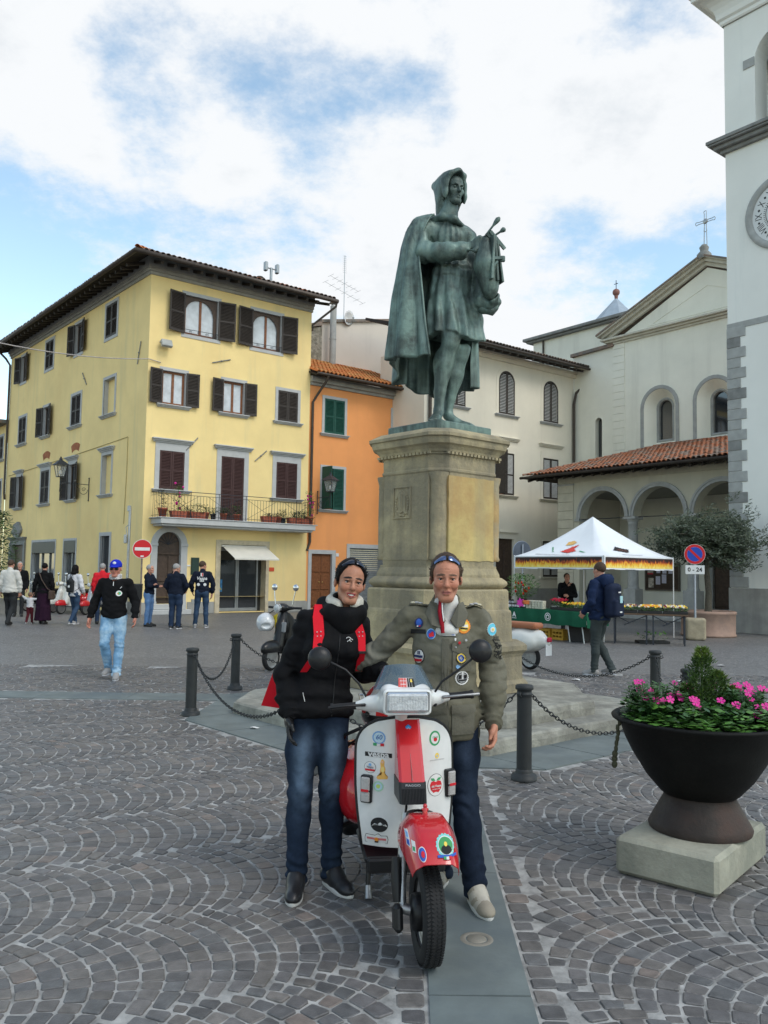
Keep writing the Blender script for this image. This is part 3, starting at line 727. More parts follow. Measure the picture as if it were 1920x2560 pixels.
mb=MB();mb.box(3.0,3.30,.325,.338,.77,1.23);p=mb.build('poster',M('blue_poster',(.05,.22,.45),.5,var=.5,vs=6,bump=0),shop)
mb=MB();mb.tube([(3.30-.04-.16*sin(k*.2),.322,.85+.3*k/8)for k in range(9)],.018,5);mb.build('poster_stripe',M('poster_yellow',(.7,.6,.1),.5,bump=0),shop)
MB().box(5.09,5.32,-.02,.0,1.56,1.71,.004).build('notice_plate',M('red_orange_plate',(.62,.09,.035),.5,var=.1,vs=30,bump=.05),Yb)
mb=MB();mb.box(1.86,2.16,-.07,.0,1.40,2.02,.01);mb.box(1.88,2.14,-.08,-.071,1.46,1.98,.006);mb.build('meter_cabinet',M('dark_green_metal',(.02,.045,.035),.5,bump=.1),Yb)
MB().box(1.68,1.84,-.03,0,1.70,1.75,.004).build('name_plate',m_white,Yb);MB().box(1.92,2.06,-.03,0,.36,.52,.004).build('vent_box',m_zinc,Yb)
# balcony
bal=MB();bal.box(.30,6.62,-.88,.003,3.16,3.35,.012);bal.box(.38,6.54,-.80,-.0,3.09,3.158,.01);bal.box(.22,6.70,-.91,.003,3.352,3.385,.008);bo=bal.build('balcony',m_frame,Yb)
mb=MB();x0,x1,yf,zt=.30,6.60,-.85,4.30
for z in(zt,zt-.12,3.46):mb.tube([(x0,-.01,z),(x0,yf,z),(x1,yf,z),(x1,-.01,z)],.012 if z==zt else .008,6)
n=52
for k in range(n+1):x=x0+(x1-x0)*k/n;mb.cyl((x,yf,3.38),(x,yf,zt if k%9==0 else zt-.12),.013 if k%9==0 else .0065,n=5)
for k in range(1,6):mb.cyl((x0,yf*k/6,3.38),(x0,yf*k/6,zt),.007,n=5);mb.cyl((x1,yf*k/6,3.38),(x1,yf*k/6,zt),.007,n=5)
for k in range(4):
 xa,xb=x0+(x1-x0)*(k+.1)/4,x0+(x1-x0)*(k+.9)/4;mb.cyl((xa,yf-.01,3.46),(xb,yf-.01,zt-.12),.006,n=5);mb.cyl((xb,yf-.01,3.46),(xa,yf-.01,zt-.12),.006,n=5)
mb.build('railing',m_rail,bo)
# cornice band, eaves, gutter, roof
OV=.92;ZE=12.40
c0=Vector((0,0,0));cl=dl*YD;cr=Vector((YW,0,0))
nL=Vector((-sin(radians(2))*0-1,-.035,0)).normalized()
def off(p,a,b):return Vector((p[0]+nL.x*a,p[1]-b+nL.y*a,0))
mb=MB()
for k,(z0,z1,o)in enumerate(((12.05,12.16,.06),(12.16,12.27,.12),(12.27,12.74,.18))):
 P=[off(cl,o,0),off(c0,o,o),Vector((YW+.03,-o,0)),Vector((YW+.03,.1,0)),Vector((.1,.1,0)),cl+Vector((.1,0,0))]
 mb.plate([(p.x,p.y)for p in P],z1,z0,axes='xyz')
mb.build('eaves_cornice',m_plin,Yb)
e0,el,er=off(c0,OV,OV),off(cl,OV,0)+dl*.6,Vector((YW+.55,-OV,0))
inr,inl=Vector((YW+.55,2.2,0)),cl+dl*.6+Vector((2.2,0,0));ic=Vector((2.2,2.2,0));zr=ZE+.06
rise=(2.2+OV)*.34
V=lambda p,z:(p.x,p.y,z)
mb=MB();mb.add([V(e0,zr),V(er,zr),V(inr,zr+rise),V(ic,zr+rise),V(inl,zr+rise),V(el,zr)],[(0,1,2,3),(0,3,4,5)])
mb.add([V(e0,zr-.06),V(er,zr-.06),V(inr,zr+rise-.06),V(ic,zr+rise-.06),V(inl,zr+rise-.06),V(el,zr-.06)],[(3,2,1,0),(5,4,3,0)])
mb.add([V(e0,zr),V(er,zr),V(el,zr),V(e0,zr-.06),V(er,zr-.06),V(el,zr-.06)],[(0,3,4,1),(0,2,5,3)]);roof=mb.build('roof',m_soff,Yb)
mb=MB()
for k in range(15):x=.05+k*.5;mb.obox((x,-.3,ZE+.02),(.05,.56,.055),Matrix.Rotation(radians(18),3,'X'))
for k in range(34):q=dl*(.2+k*.5);mb.obox((q.x-.3,q.y,ZE+.02),(.56,.05,.055),Matrix.Rotation(radians(-18),3,'Y'))
mb.build('rafters',m_soff,roof)
mb=MB();g=.06
mb.tube([V(el,ZE),V(off(e0,g,g),ZE),V(er+Vector((.05,-g,0)),ZE)],.085,8);mb.build('gutter',m_gut,roof)
up=Vector((0,cos(atan2(.34,1)),sin(atan2(.34,1))))
tile_field(Yb,V(e0+Vector((.12,-.02,0)),zr),(1,0,0),up,41,3,1,'gtgg',pitch=.2,clip=lambda a,b:a>b*1.0,seed=3)
tile_field(Yb,V(el+Vector((-.02,0,0)),zr),(-dl.x,-dl.y,0),(cos(atan2(.34,1)),0,sin(atan2(.34,1))),88,2,0,'g',pitch=.2,seed=4)
tile_field(Yb,V(e0+Vector((.0,.0,0)),zr+.06),Vector((1,-1,0)),Vector((1,1,.34*1.0)),1,7,7,'ot',pitch=.2,seed=5)
pipe(Yb,[V(er+Vector((0,-.04,0)),ZE-.05),V(er+Vector((0,-.02,0)),ZE-.2),(YW+.04,-.02,11.55),(YW+.04,-.02,11.3)],.045)
pipe(Yb,[(FL@Vector(p))for p in((-16.3,-.75,12.35),(-16.4,-.3,12.0),(-16.42,-.08,11.7),(-16.42,-.08,5.2),(-16.3,-.08,4.9))],.055)
# wall fittings
mb=MB();mb.box(.36,.76,-.30,-.16,9.46,9.74,.02,R=Matrix.Rotation(radians(-25),3,'X'));mb.cyl((.4,0,9.68),(.5,-.2,9.65),.02,n=6);mb.build('floodlight',m_gst,Yb)
for F_,x,z,dx,dz in((ID,2.82,9.38,.37,.12),(ID,1.75,6.14,.22,.25),(ID,4.6,5.98,.25,.22),(FL,-6.1,9.3,.25,-.28),(FL,-.75,9.35,.12,.4)):MB(F_).cyl((x-dx,-.03,z-dz),(x+dx,-.03,z+dz),.02,n=6).sphere((x,-.04,z),.037,8,6).build('tie_anchor',m_gst2,Yb)
mb=MB(FL);mb.tube([(-16,-.015,6.05),(-12,-.015,6.12),(-8,-.015,6.2),(-4.2,-.015,6.3),(-1.5,-.015,6.38),(-1.5,-.015,5.2),(-1.6,-.015,3.2)],.014,5);mb.build('wall_cable',M('yellowed_cable',(.45,.36,.15),.7,bump=0),Yb)
# street cable running off to the left
mb=MB();P=[YO+Matrix.Rotation(GA,3,'Z')@Vector((.45,-.04,8.93)),YO+Matrix.Rotation(GA,3,'Z')@Vector((.0,-.06,8.98))]
q0=P[-1];q1=Vector((-12.0,20.5,7.75))
for k in range(1,15):t=k/14;P.append(q0.lerp(q1,t)-Vector((0,0,.28*4*t*(1-t))))
mb.tube(P,.018,5);mb.build('street_cable',M('grey_cable',(.42,.38,.36),.6,bump=0),label='pale cable strung from the yellow house corner out to the left',cat='cable')
# masts on the yellow roof
R38=Matrix.Rotation(GA,3,'Z')
def Yw(x,y,z):return YO+R38@Vector((x,y,z))
p=Yw(5.2,.6,12.75);r_=thing('roof_camera','grey twin-head camera mast on the yellow house roof','camera',p,GA)
MB().cyl((0,0,0),(0,0,.95),.055,n=10).build('mast',m_zinc,r_)
for s in(-1,1):MB().cyl((s*.02,0,.92),(s*.2,0,.92),.03,n=8).obox((s*.26,-.02,.95),(.07,.09,.19),None,.03).build('camera_head',m_zinc,r_)
p=Yw(4.75,.7,12.8);r_=thing('roof_vent','round dark vent cowl on the yellow house roof','vent',p,GA)
MB().cyl((0,0,0),(0,0,.2),.13,n=12).build('pipe',m_soff,r_);mb=MB();mb.lathe([(.18,.2),(.24,.28),(.22,.38),(.12,.46),(0,.48)],16);mb.build('cowl',m_soff,r_)
# ---- orange house (same street line)
Ob=thing('orange_house','narrow orange plastered house with green shutters beside the yellow house','house',Yw(YW+.02,.06,0),GA)
ow=6.0;OH=9.1
ohl=[(.74,1.74,7.22,8.66),(4.32,5.32,7.22,8.60),(.70,1.76,4.10,5.80)]
MB().plate(rect(0,ow,0,OH),0,None,[rect(*h)for h in ohl]+[rect(.25,1.25,.12,2.29),rect(2.13,5.2,.02,2.57)]).build('front_wall',m_ora,Ob)
SG=[m_shG,m_shG]
window(Ob,ID,*ohl[0],.12,SG,'closed');window(Ob,ID,*ohl[1],.12,SG,'closed');window(Ob,ID,*ohl[2],.11,SG,'half',wood=m_wood)
mb=MB();mb.plate([(.1,0),(.25,0),(.25,2.29),(1.25,2.29),(1.25,0),(1.42,0),(1.42,2.45),(.1,2.45)],-.03,.15);dw=mb.build('door_surround',m_frame,Ob)
mb=MB();mb.box(.25,1.25,.09,.14,.02,2.29)
for x in(.31,.78):
 for z0,z1 in((.2,.75),(.85,1.45),(1.55,2.2)):mb.box(x,x+.40,.06,.091,z0,z1,.025)
mb.build('door',m_wood,dw);mb=MB()
for x in(.68,.84):mb.sphere((x,.05,1.15),.028,8,6)
mb.build('door_knob',_mc['brass'],dw);MB().box(1.44,1.58,-.02,0,2.2,2.33,.003).build('house_number',m_white,Ob)
mb=MB();mb.plate([(1.98,0),(2.13,0),(2.13,2.57),(5.2,2.57),(5.2,0),(5.36,0),(5.36,2.74),(1.98,2.74)],-.03,.12);gw=mb.build('garage_surround',m_frame,Ob)
mb=MB()
for k in range(30):mb.box(2.13,5.2,.08-.012*(k%2),.11,.03+.085*k,.03+.085*k+.08,.01)
mb.build('roller_door',M('grey_roller_door',(.20,.215,.225),.5,metal=.3,bump=.1),gw)
for a,b in((-.01,.09),(1.43,1.97)):MB().box(a,b,-.02,.01,0,.40).build('plinth',m_plin,Ob)
mb=MB();mb.box(0,ow,-.10,.02,OH,OH+.12,.01);mb.box(-.02,ow+.02,-.22,.02,OH+.12,OH+.36,.02);mb.build('eaves_cornice',m_plin,Ob)
OS=radians(21);oz=OH+.42;mb=MB();mb.obox((ow/2,1.9,oz+2.45*sin(OS)-.03),(ow/2+.1,2.7,.03),Matrix.Rotation(OS,3,'X'));oroof=mb.build('roof',m_soff,Ob)
tile_field(Ob,(.0,-.68,oz-.02),(1,0,0),(0,cos(OS),sin(OS)),31,15,0,'o',pitch=.2,rowp=.35,seed=8)
MB().tube([(-.1,-.72,oz-.07),(ow+.1,-.72,oz-.07)],.055,8).build('gutter',m_gut,oroof)
pipe(Ob,[(.42,-.74,oz-.1),(.40,-.6,9.2),(.22,-.18,8.65),(.12,-.08,8.4),(.12,-.08,2.75),(-.02,-.08,2.4)],.05)
# ---- rendered house behind with rough stone end, flue, aerial and dish
m_rub=M('rubble_stone',(.30,.28,.23),.95,var=.5,vs=6,bump=1.0,bs=9,dist=.08,col2=(.18,.17,.13),c2amt=.6)
m_bw=M('pale_render',(.62,.56,.49),.92,var=.05,vs=.6,bump=.1,bs=20,streak=((.52,.47,.42),.15,1.2))
Hb=thing('house_behind','pale rendered house with a rough stone end wall, rising behind the orange house','house',Yw(9.0,4.2,0),GA)
mb=MB();mb.plate([(1.06,8),(9,8),(9,14.9),(1.06,13.25)],0,4);mb.build('wall',m_bw,Hb)
mb=MB();mb.plate([(-.6,8),(1.05,8),(1.05,13.05),(-.6,12.55)],-.05,4);mb.build('stone_wall',m_rub,Hb)
mb=MB();mb.plate([(-.7,12.56),(1.0,13.08),(1.0,13.26),(-.7,12.74)],-.15,4.1);mb.plate([(1.0,13.24),(9.1,14.92),(9.1,15.04),(1.0,13.38)],-.12,4.1);mb.build('roof_edge',m_tileG,Hb)
fl=thing('chimney_flue','tall grey flue pipe standing against the pale house behind','flue',Yw(10.4,3.75,10.9),GA)
MB().cyl((0,0,0),(0,0,3.1),.15,n=14).build('pipe',m_gst,fl);MB().cyl((0,0,1.5),(0,0,1.56),.165,n=14).build('collar',m_gst,fl);MB().lathe([(.0,3.36),(.2,3.26),(.2,3.23),(0,3.23)],14).cyl((-.1,0,3.05),(-.1,0,3.25),.015,n=5).cyl((.1,0,3.05),(.1,0,3.25),.015,n=5).cyl((0,.1,3.05),(0,.1,3.25),.015,n=5).build('cap',m_gst2,fl)
an=thing('tv_aerial','tall thin television aerial mast on the pale house behind','aerial',Yw(11.45,4.4,13.3),GA)
MB().cyl((0,0,0),(0,0,3.6),.018,n=6).build('mast',m_zinc,an)
mb=MB()
for z,l in((1.75,1.1),(2.2,.8)):
 mb.cyl((-l,.05,z+.28*l),(l,-.05,z-.28*l),.008,n=5)
 for k in range(7):t=-l+2*l*k/6;mb.cyl((t,-.25,z-.28*t),(t,.25,z-.28*t),.006,n=4)
for k in range(9):mb.cyl((-.12,0,2.75+.1*k),(.12,0,2.75+.1*k),.006,n=4)
mb.build('antenna_elements',m_zinc,an)
sd=thing('satellite_dish','white satellite dish on the aerial mast above the orange roof','satellite dish',Yw(11.5,4.15,13.75),GA)
mb=MB(Matrix.Rotation(radians(100),4,'X')@Matrix.Rotation(.3,4,'Y'));mb.lathe([(0,0),(.15,.012),(.27,.045),(.36,.09),(.365,.095),(.27,.055),(0,.01)],20);mb.build('dish',m_white,sd)
MB().tube([(0,-.02,-.25),(.05,-.3,-.22),(.06,-.42,-.1)],.012,5).cyl((.06,-.44,-.08),(.05,-.36,-.06),.035,n=8).build('feed_arm',m_zinc,sd)
# ---- beige presbytery in the corner
BO=Vector((9.16,40.09,0));Bb=thing('beige_house','beige three-storey house with arched louvred windows beside the church','house',BO,GA)
bl=9.6;bh=11.15
bh_=[(-5.39,-4.19,5.12,7.03),(-2.22,-1.14,5.12,7.05),(-2.24,-1.13,1.48,3.15),(-5.35,-4.19,.1,3.16)]
arcs=[(-5.20,-4.16,8.76,10.77),(-2.21,-1.15,8.76,10.77),(-8.3,-7.25,8.76,10.77)]
MB().plate(rect(-bl,0.0,0,bh),0,None,[rect(*h)for h in bh_]+[arch(*q)for q in arcs]).plate(rect(0,3,0,bh),-bl,None,axes='yzx').build('wall',m_bei,Bb)
SW=[m_shB,m_shW]
def arch_shutter(B,F,x0,x1,z0,z1,fr=.17):
 mb=MB(F);inner=arch(x0,x1,z0,z1,14);mb.plate(arch(x0-fr,x1+fr,z0,z1+fr,14),-.018,.002,[inner]);n=len(inner)
 mb.add([(a,-.018,b)for a,b in inner]+[(a,.12,b)for a,b in inner],[(i,(i+1)%n,(i+1)%n+n,i+n)for i in range(n)]);win=mb.build('window',m_bei if B is Bb else m_gst,B)
 mb=MB();moulding(mb,x0-fr-.08,x1+fr+.08,z0-.12,z0-.002,.14,F);mb.build('sill',m_frame,win)
 r=(x1-x0)/2;cx=(x0+x1)/2;zc=z1-r
 for s in(-1,1):
  mb=MB(F);t=.07
  def half(rr,zb,xin): # half arch outline
   pts=[(cx+s*xin,zb),(cx+s*rr,zb)]+[(cx+s*rr*cos(a),zc+rr*sin(a))for a in[pi/2*k/8 for k in range(1,9)]if rr*cos(a)>xin]
   pts+=[(cx+s*xin,zc+sqrt(max(0,rr*rr-xin*xin)))];return pts
  mb.plate(half(r-.004,z0+.005,.004),-.02,.02,[half(r-t,z0+.10,t)])
  z=z0+.13
  while z<z1-.08:
   dzc=max(0,z+.03-zc);hw=sqrt(max(0,(r-t)**2-dzc*dzc))
   if hw>t+.06:mb.obox((cx+s*(t+hw)/2,0,z),((hw-t)/2+.005,.03,.006),Matrix.Rotation(radians(35),3,'X'),0,1)
   z+=.068
  mb.build('shutter',SW,win)
 MB(F).plate(inner,.11,None).build('backing',m_black,win)
 return win
for q in arcs:arch_shutter(Bb,ID,*q)
window(Bb,ID,*bh_[0],.16,SW,'half',cornice=7.70,top=.3,frm=m_bei,wood=m_wood);window(Bb,ID,*bh_[1],.16,SW,'closed',cornice=7.70,top=.3,frm=m_bei);window(Bb,ID,*bh_[2],.16,SW,'closed',frm=m_bei)
a,b,c,d=bh_[3];mb=MB();mb.plate([(a-.22,0),(a,0),(a,d),(b,d),(b,0),(b+.22,0),(b+.22,d+.2),(a-.22,d+.2)],-.04,.15);moulding(mb,a-.25,b+.25,d+.2,d+.32,.12,ID);w=mb.build('door_surround',m_bei,Bb)
mb=MB();mb.box(a,b,.1,.14,.02,d)
for x in(a+.08,a+.62):
 for z0,z1 in((.25,1.2),(1.35,2.95)):mb.box(x,x+.46,.07,.101,z0,z1,.02)
mb.build('door',m_woodd,w)
MB().box(-3.4,-2.65,-.04,.0,1.95,2.30,.01).build('letter_box',m_shB,Bb);[MB().box(q0,q1,-.02,.005,0,.95).build('plinth',m_plin,Bb)for q0,q1 in((-bl,a-.23),(b+.23,-.01))]
mb=MB();mb.box(-bl,.3,-.12,.02,bh,bh+.18,.01);mb.box(-bl,.3,-.2,.02,bh+.18,bh+.3,.01);mb.build('eaves_cornice',m_bei,Bb)
mb=MB();sl=radians(18);mb.obox((-bl/2+.25,1.6,bh+.42+2.4*sin(sl)),(bl/2+.35,2.6,.06),Matrix.Rotation(sl,3,'X'));broof=mb.build('roof',m_soff,Bb)
mb=MB()
for k in range(20):mb.obox((-bl+.2+k*.5,-.42,bh+.30),(.05,.5,.05),Matrix.Rotation(sl,3,'X'))
mb.build('rafters',m_soff,broof)
tile_field(Bb,(-bl-.05,-.93,bh+.38),(1,0,0),(0,cos(sl),sin(sl)),51,4,0,'g',pitch=.2,seed=12)
MB().tube([(-bl-.1,-.95,bh+.30),(.62,-.95,bh+.30)],.06,8).build('gutter',m_gut,broof)
pipe(Bb,[(.55,-.93,bh+.25),(.4,-.7,bh-.1),(-.02,-.16,bh-.75),(-.10,-.10,bh-1.3),(-.10,-.10,8.2),(-.10,-.10,0.3)],.065)
pipe(Bb,[(-bl+.25,-.1,bh),(-bl+.25,-.1,.3)],.07)
# ---------------------------------------------------------------- church, portico, tower
CA=GA-pi/2                                  # wall frame turned: local x runs to the right towards the viewer
ST=Vector((10.72,29.65,0));P0=ST+E1v*.9;C0=ST+E1v*5.2
Ch=thing('church','pale plastered church front with a triangular pediment and round-headed windows','church',C0,CA)
m_ccor=M('pale_cornice',(.58,.56,.47),.88,var=.1,vs=3,bump=.2,bs=30,streak=((.42,.41,.35),.25,2))
gx0,gx1,ax_=-7.0,2.9,-2.05;zc_=12.45
wins=[(-4.73,-4.08,7.67,9.42),(-2.12,-1.48,7.67,9.40)]
def slot(x0,x1,z0,z1):return arch(x0,x1,z0,z1,12)
big=[(-5.20,-3.62,6.98,9.86),(-2.60,-1.02,6.98,9.86)]
MB().plate([(-6.85,0),(gx1,0),(gx1,zc_),(ax_,14.7),(-6.85,zc_)],0,None,[arch(*b,14)for b in big]+[rect(-1.95,-.2,.3,3.3)]).build('front_wall',m_chu,Ch)
MB().plate([(-9.19,0),(-6.86,0),(-6.86,12.27),(-9.19,12.20)],.04,None,[arch(-7.92,-7.53,7.04,9.03)]).build('aisle_wall',m_chu,Ch)
mb=MB();inn=arch(-7.92,-7.53,7.04,9.03);n=len(inn);mb.plate(arch(-8.0,-7.45,6.98,9.11),.025,.045,[inn]);mb.add([(a,.025,b)for a,b in inn]+[(a,.3,b)for a,b in inn],[(i,(i+1)%n,(i+1)%n+n,i+n)for i in range(n)]);w=mb.build('slit_window',m_chu,Ch);MB().plate(inn,.28,None).build('pane',m_glass,w)
for(x0,x1,z0,z1),(bx0,bx1,bz0,bz1)in zip(wins,big):       # splayed windows
 mb=MB();n=14
 R=[[(a,y,b)for a,b in arch(p0,p1,q0,q1,n)]for p0,p1,q0,q1,y in((bx0-.17,bx1+.17,bz0-.17,bz1+.17,.0),(bx0-.17,bx1+.17,bz0-.17,bz1+.17,-.06),(bx0-.02,bx1+.02,bz0-.02,bz1+.02,-.06),(bx0,bx1,bz0,bz1,-.03))]
 mb.ring_loft(R,0,False,False,False);w=mb.build('window',m_gst,Ch)
 R=[[(a,y,b)for a,b in arch(p0,p1,q0,q1,n)]for p0,p1,q0,q1,y in((bx0,bx1,bz0,bz1,-.03),(x0-.12,x1+.12,z0-.12,z1+.12,.42))]
 MB().ring_loft(R,0,False,False,False).build('splay',m_chu,w)
 R=[[(a,y,b)for a,b in arch(p0,p1,q0,q1,n)]for p0,p1,q0,q1,y in((x0-.12,x1+.12,z0-.12,z1+.12,.42),(x0-.06,x1+.06,z0-.06,z1+.06,.39),(x0,x1,z0,z1,.45),(x0,x1,z0,z1,.6))]
 MB().ring_loft(R,0,False,False,False).build('inner_frame',m_gst,w);MB().plate(arch(x0,x1,z0,z1,n),.58,None).build('pane',m_glass,w)
z=7.0;k=0
while z<12.2:       # quoin strip at the left edge of the front
 MB().box(-6.86,-6.22,-.035,.0,z+.006,z+.335,.008).build('quoin_block',m_chu,Ch);z+=.34;k+=1
sl=(14.9-12.75)/(ax_-gx0)
mb=MB()
for i,(o,t0,t1)in enumerate(((.14,0,.16),(.30,.16,.30),(.46,.30,.42))):     # raking cornice, lower cornice
 for sg in(-1,1):
  xe=gx0-o if sg<0 else 2*ax_-gx0+o
  q=[(xe,12.62-o*sl+t0*1.0),(ax_,12.62-o*sl+t0+sl*abs(ax_-xe)),(ax_,12.62-o*sl+t1+sl*abs(ax_-xe)),(xe,12.62-o*sl+t1)]
  mb.plate(q,-o,.0)
mb.build('raking_cornice',m_ccor,Ch)
mb=MB()
for o,z0,z1 in((.10,12.34,12.44),(.22,12.44,12.53),(.36,12.53,12.62)):mb.box(gx0-o,2*ax_-gx0+o,-o,.0,z0,z1-.002,.01)
mb.build('lower_cornice',m_ccor,Ch)
mb=MB();tri=[(gx0+2.0,12.80),(2*ax_-gx0-2.0,12.80),(ax_,14.05)];tr2=[(gx0+2.28,12.87),(2*ax_-gx0-2.28,12.87),(ax_,13.93)];mb.plate(tri,-.02,.0,[tr2]);mb.build('pediment_panel',m_chu,Ch)
# roof slab behind, block of the transept and lantern
mb=MB()
for sg in(-1,1):
 xe=gx0-.5 if sg<0 else 2*ax_-gx0+.5
 mb.add([(xe,-.5,12.78),(ax_,-.5,15.1),(ax_,14,15.1),(xe,14,12.78),(xe,-.5,12.86),(ax_,-.5,15.18),(ax_,14,15.18),(xe,14,12.86)],[(0,1,2,3),(4,7,6,5),(0,4,5,1),(0,3,7,4)])
mb.build('roof',m_tileG,Ch)
mb=MB();mb.plate([(-9.3,12.20),(-6.8,12.27),(-6.8,12.42),(-9.3,12.35)],-.12,3);mb.build('aisle_roof',m_tileG,Ch)
mb=MB();mb.plate(rect(-14.47,-4,9,14.62),3.0,9);mb.build('transept_wall',m_chu,Ch);mb=MB();mb.box(-14.95,-4,2.6,9.2,14.64,14.80,.02);mb.box(-14.8,-4,2.75,9,14.53,14.638,.02);mb.build('transept_roof',m_gst2,Ch)
pipe(Ch,[(-13.7,2.93,14.5),(-13.7,2.93,12.5)],.05)
ct=(-13.45,9.2,0);mb=MB();mb.lathe([(1.6,14.7),(1.6,16.35),(1.75,16.4),(0.04,18.25)],8,ct,0,False);lan=mb.build('lantern_roof',M('lead_sheet',(.30,.36,.42),.6,metal=0,var=.1,bump=.1),Ch)
mb=MB();mb.sphere((ct[0],ct[1],18.6),.22,14,10);mb.cyl((ct[0],ct[1],18.15),(ct[0],ct[1],18.42),.09,.12,8);mb.build('ball_finial',M('rusty_ball',(.22,.10,.08),.6,var=.2),lan)
mb=MB();mb.cyl((ct[0],ct[1],18.8),(ct[0],ct[1],19.35),.022,n=6);mb.cyl((ct[0]-.14,ct[1],19.13),(ct[0]+.14,ct[1],19.13),.02,n=6);mb.build('cross',m_rail,lan)
# cross on the gable
mb=MB();mb.lathe([(.28,15.0),(.3,15.2),(.16,15.35),(.2,15.5),(.1,15.62)],10,(ax_,-.25,0));mb.build('acroterion',m_gst2,Ch)
mb=MB();x,y=ax_+.07,-.25
for dx in(-.07,.07):mb.cyl((x+dx,y,15.55),(x+dx*.6,y,16.55),.018,n=6)
for a in range(4):
 t=a*pi/2;u=Vector((cos(t),0,sin(t)));v=Vector((-sin(t),0,cos(t)));c=Vector((x,y,16.62));P=[c+u*.05-v*.05,c+u*.32-v*.045,c+u*.42-v*.07,c+u*.46,c+u*.42+v*.07,c+u*.32+v*.045,c+u*.05+v*.05];mb.tube(P,.016,5)
mb.sphere((x,y,16.62),(.12,.05,.12),10,8);mb.build('iron_cross',m_zinc,Ch)
# church doors, notice board, niche under the portico
mb=MB();mb.plate([(-2.1,.3),(-1.95,.3),(-1.95,3.3),(-.2,3.3),(-.2,.3),(-.05,.3),(-.05,3.5),(-2.1,3.5)],-.05,.12);dw=mb.build('door_surround',m_gst,Ch)
MB().plate(rect(-1.95,-.2,.3,3.3),.1,None).box(-1.9,-1.12,.06,.099,.4,3.2,.02).box(-1.04,-.25,.06,.099,.4,3.2,.02).build('door',m_woodd,dw)
nb=thing('notice_board','dark wooden notice board with white sheets under the church portico','notice board',C0+Matrix.Rotation(CA,3,'Z')@Vector((-4.3,-.04,1.02)),CA)
mb=MB();mb.box(-.82,.82,-.04,.0,0,1.12,.01);mb.build('backboard',m_woodd,nb);mb=MB();mb.plate(rect(-.86,.86,-.04,1.16),-.06,.0,[rect(-.79,.79,.03,1.09)]);mb.build('board_frame',M('noticeboard_frame',(.12,.1,.08),.5),nb)
r=random.Random(4);pap=M('paper_sheet',(.62,.60,.70),.7,var=.18,vs=30,bump=0);pap2=M('poster_sheet',(.5,.45,.38),.6,var=.6,vs=9,bump=0)
for x,z,w,h,m in((-.58,.66,.28,.36,pap2),(-.55,.08,.26,.42,pap2),(-.18,.72,.19,.27,pap),(-.2,.22,.22,.36,pap),(.12,.70,.2,.28,pap),(.1,.28,.22,.38,pap),(.42,.70,.2,.3,pap)):
 s_=MB().box(x-w/2,x+w/2,-.048,-.041,z,z+h).build('sheet',m,nb)
mb=MB();mb.box(-.72,-.44,-.052,-.0485,.66,.72);mb.build('sheet',M('red_strip',(.5,.03,.05),.6,bump=0),nb)
# portico
Pt=thing('church_portico','arched stone portico with columns and tiled roof in front of the church','portico',P0,CA)
cen=[-4.24,-1.65,.94,3.53];ri,zs,zp=1.10,3.93,5.70;xL,xR=-6.5,5.0
mb=MB();hl=[[(c+ri*cos(t),zs+ri*sin(t))for t in[pi*k/16 for k in range(17)]]for c in cen]
out=[(xL,.3)]+[(-5.52,.3),(-5.52,zs)]
bot=[(xL,.3),(-5.40,.3),(-5.40,zs)]
for c in cen:bot+=[(c+ri*cos(pi-pi*k/16),zs+ri*sin(pi-pi*k/16))for k in range(17)]
bot+=[(xR,zs),(xR,zp),(xL,zp)]
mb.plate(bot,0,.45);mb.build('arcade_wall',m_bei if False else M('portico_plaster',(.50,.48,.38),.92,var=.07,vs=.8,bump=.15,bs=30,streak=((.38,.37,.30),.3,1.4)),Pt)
for c in cen:          # archivolts
 mb=MB();n=18
 for r0,r1,o in((1.10,1.20,-.05),(1.20,1.275,-.08)):
  R=[[(c+r*cos(t),y,zs+r*sin(t))for r,y in((r0,.003),(r0,o),(r1,o),(r1,.003))]for t in[pi*k/n for k in range(n+1)]];mb.ring_loft(R,0,False,False,False)
 mb.build('archivolt',m_gst,Pt)
for x in(-2.945,-.355,2.235,4.9):
 mb=MB();mb.lathe([(.235,1.10),(.24,1.13),(.215,1.17),(.205,1.2),(.20,2.2),(.185,3.62),(.20,3.64),(.2,3.67),(.185,3.69),(.2,3.72),(.25,3.80),(.25,3.82)],20,(x,.225,0));col=mb.build('column',m_gst,Pt)
 MB().box(x-.28,x+.28,-.055,.505,3.82,3.925,.01).build('abacus',m_gst,col);MB().box(x-.27,x+.27,-.045,.495,.30,1.10,.012).build('plinth',m_gst,col)
z=.95
while z<5.3:MB().box(-6.52,-5.68,-.04,.0,z+.006,z+.365,.01).build('quoin_block',M('portico_quoin',(.50,.47,.37),.9,var=.1,vs=3,bump=.2,bs=30),Pt);z+=.37
MB().box(-6.5,-5.4,-.03,.002,.30,.94,.01).build('pilaster_base',m_gst,Pt);MB().box(-5.62,-5.38,-.05,.47,3.82,3.925,.01).build('impost',m_gst,Pt)
MB().box(-6.52,-5.66,-.05,0,5.34,5.42,.01).build('pilaster_cap',m_gst,Pt)
mb=MB()
for c in cen:mb.cyl((c-1.2,.2,zs-.02),(c+1.2,.2,zs-.02),.016,n=6)
mb.build('tie_rod',m_rail,Pt)
mb=MB();mb.box(-6.9,5.5,-.95,4.6,.0,.148,.02);mb.box(-6.6,5.3,-.35,4.6,.15,.30,.02);mb.build('portico_steps',m_gst,Pt)
mb=MB();mb.plate([(-6.5,5.0),(5.0,5.0),(5.0,5.1),(-6.5,5.1)],.46,4.29);mb.build('portico_ceiling',M('shade_toned_ceiling_plaster',(.26,.25,.21),.9),Pt)  # ceiling colour lowered to carry the deep shadow inside the arcade
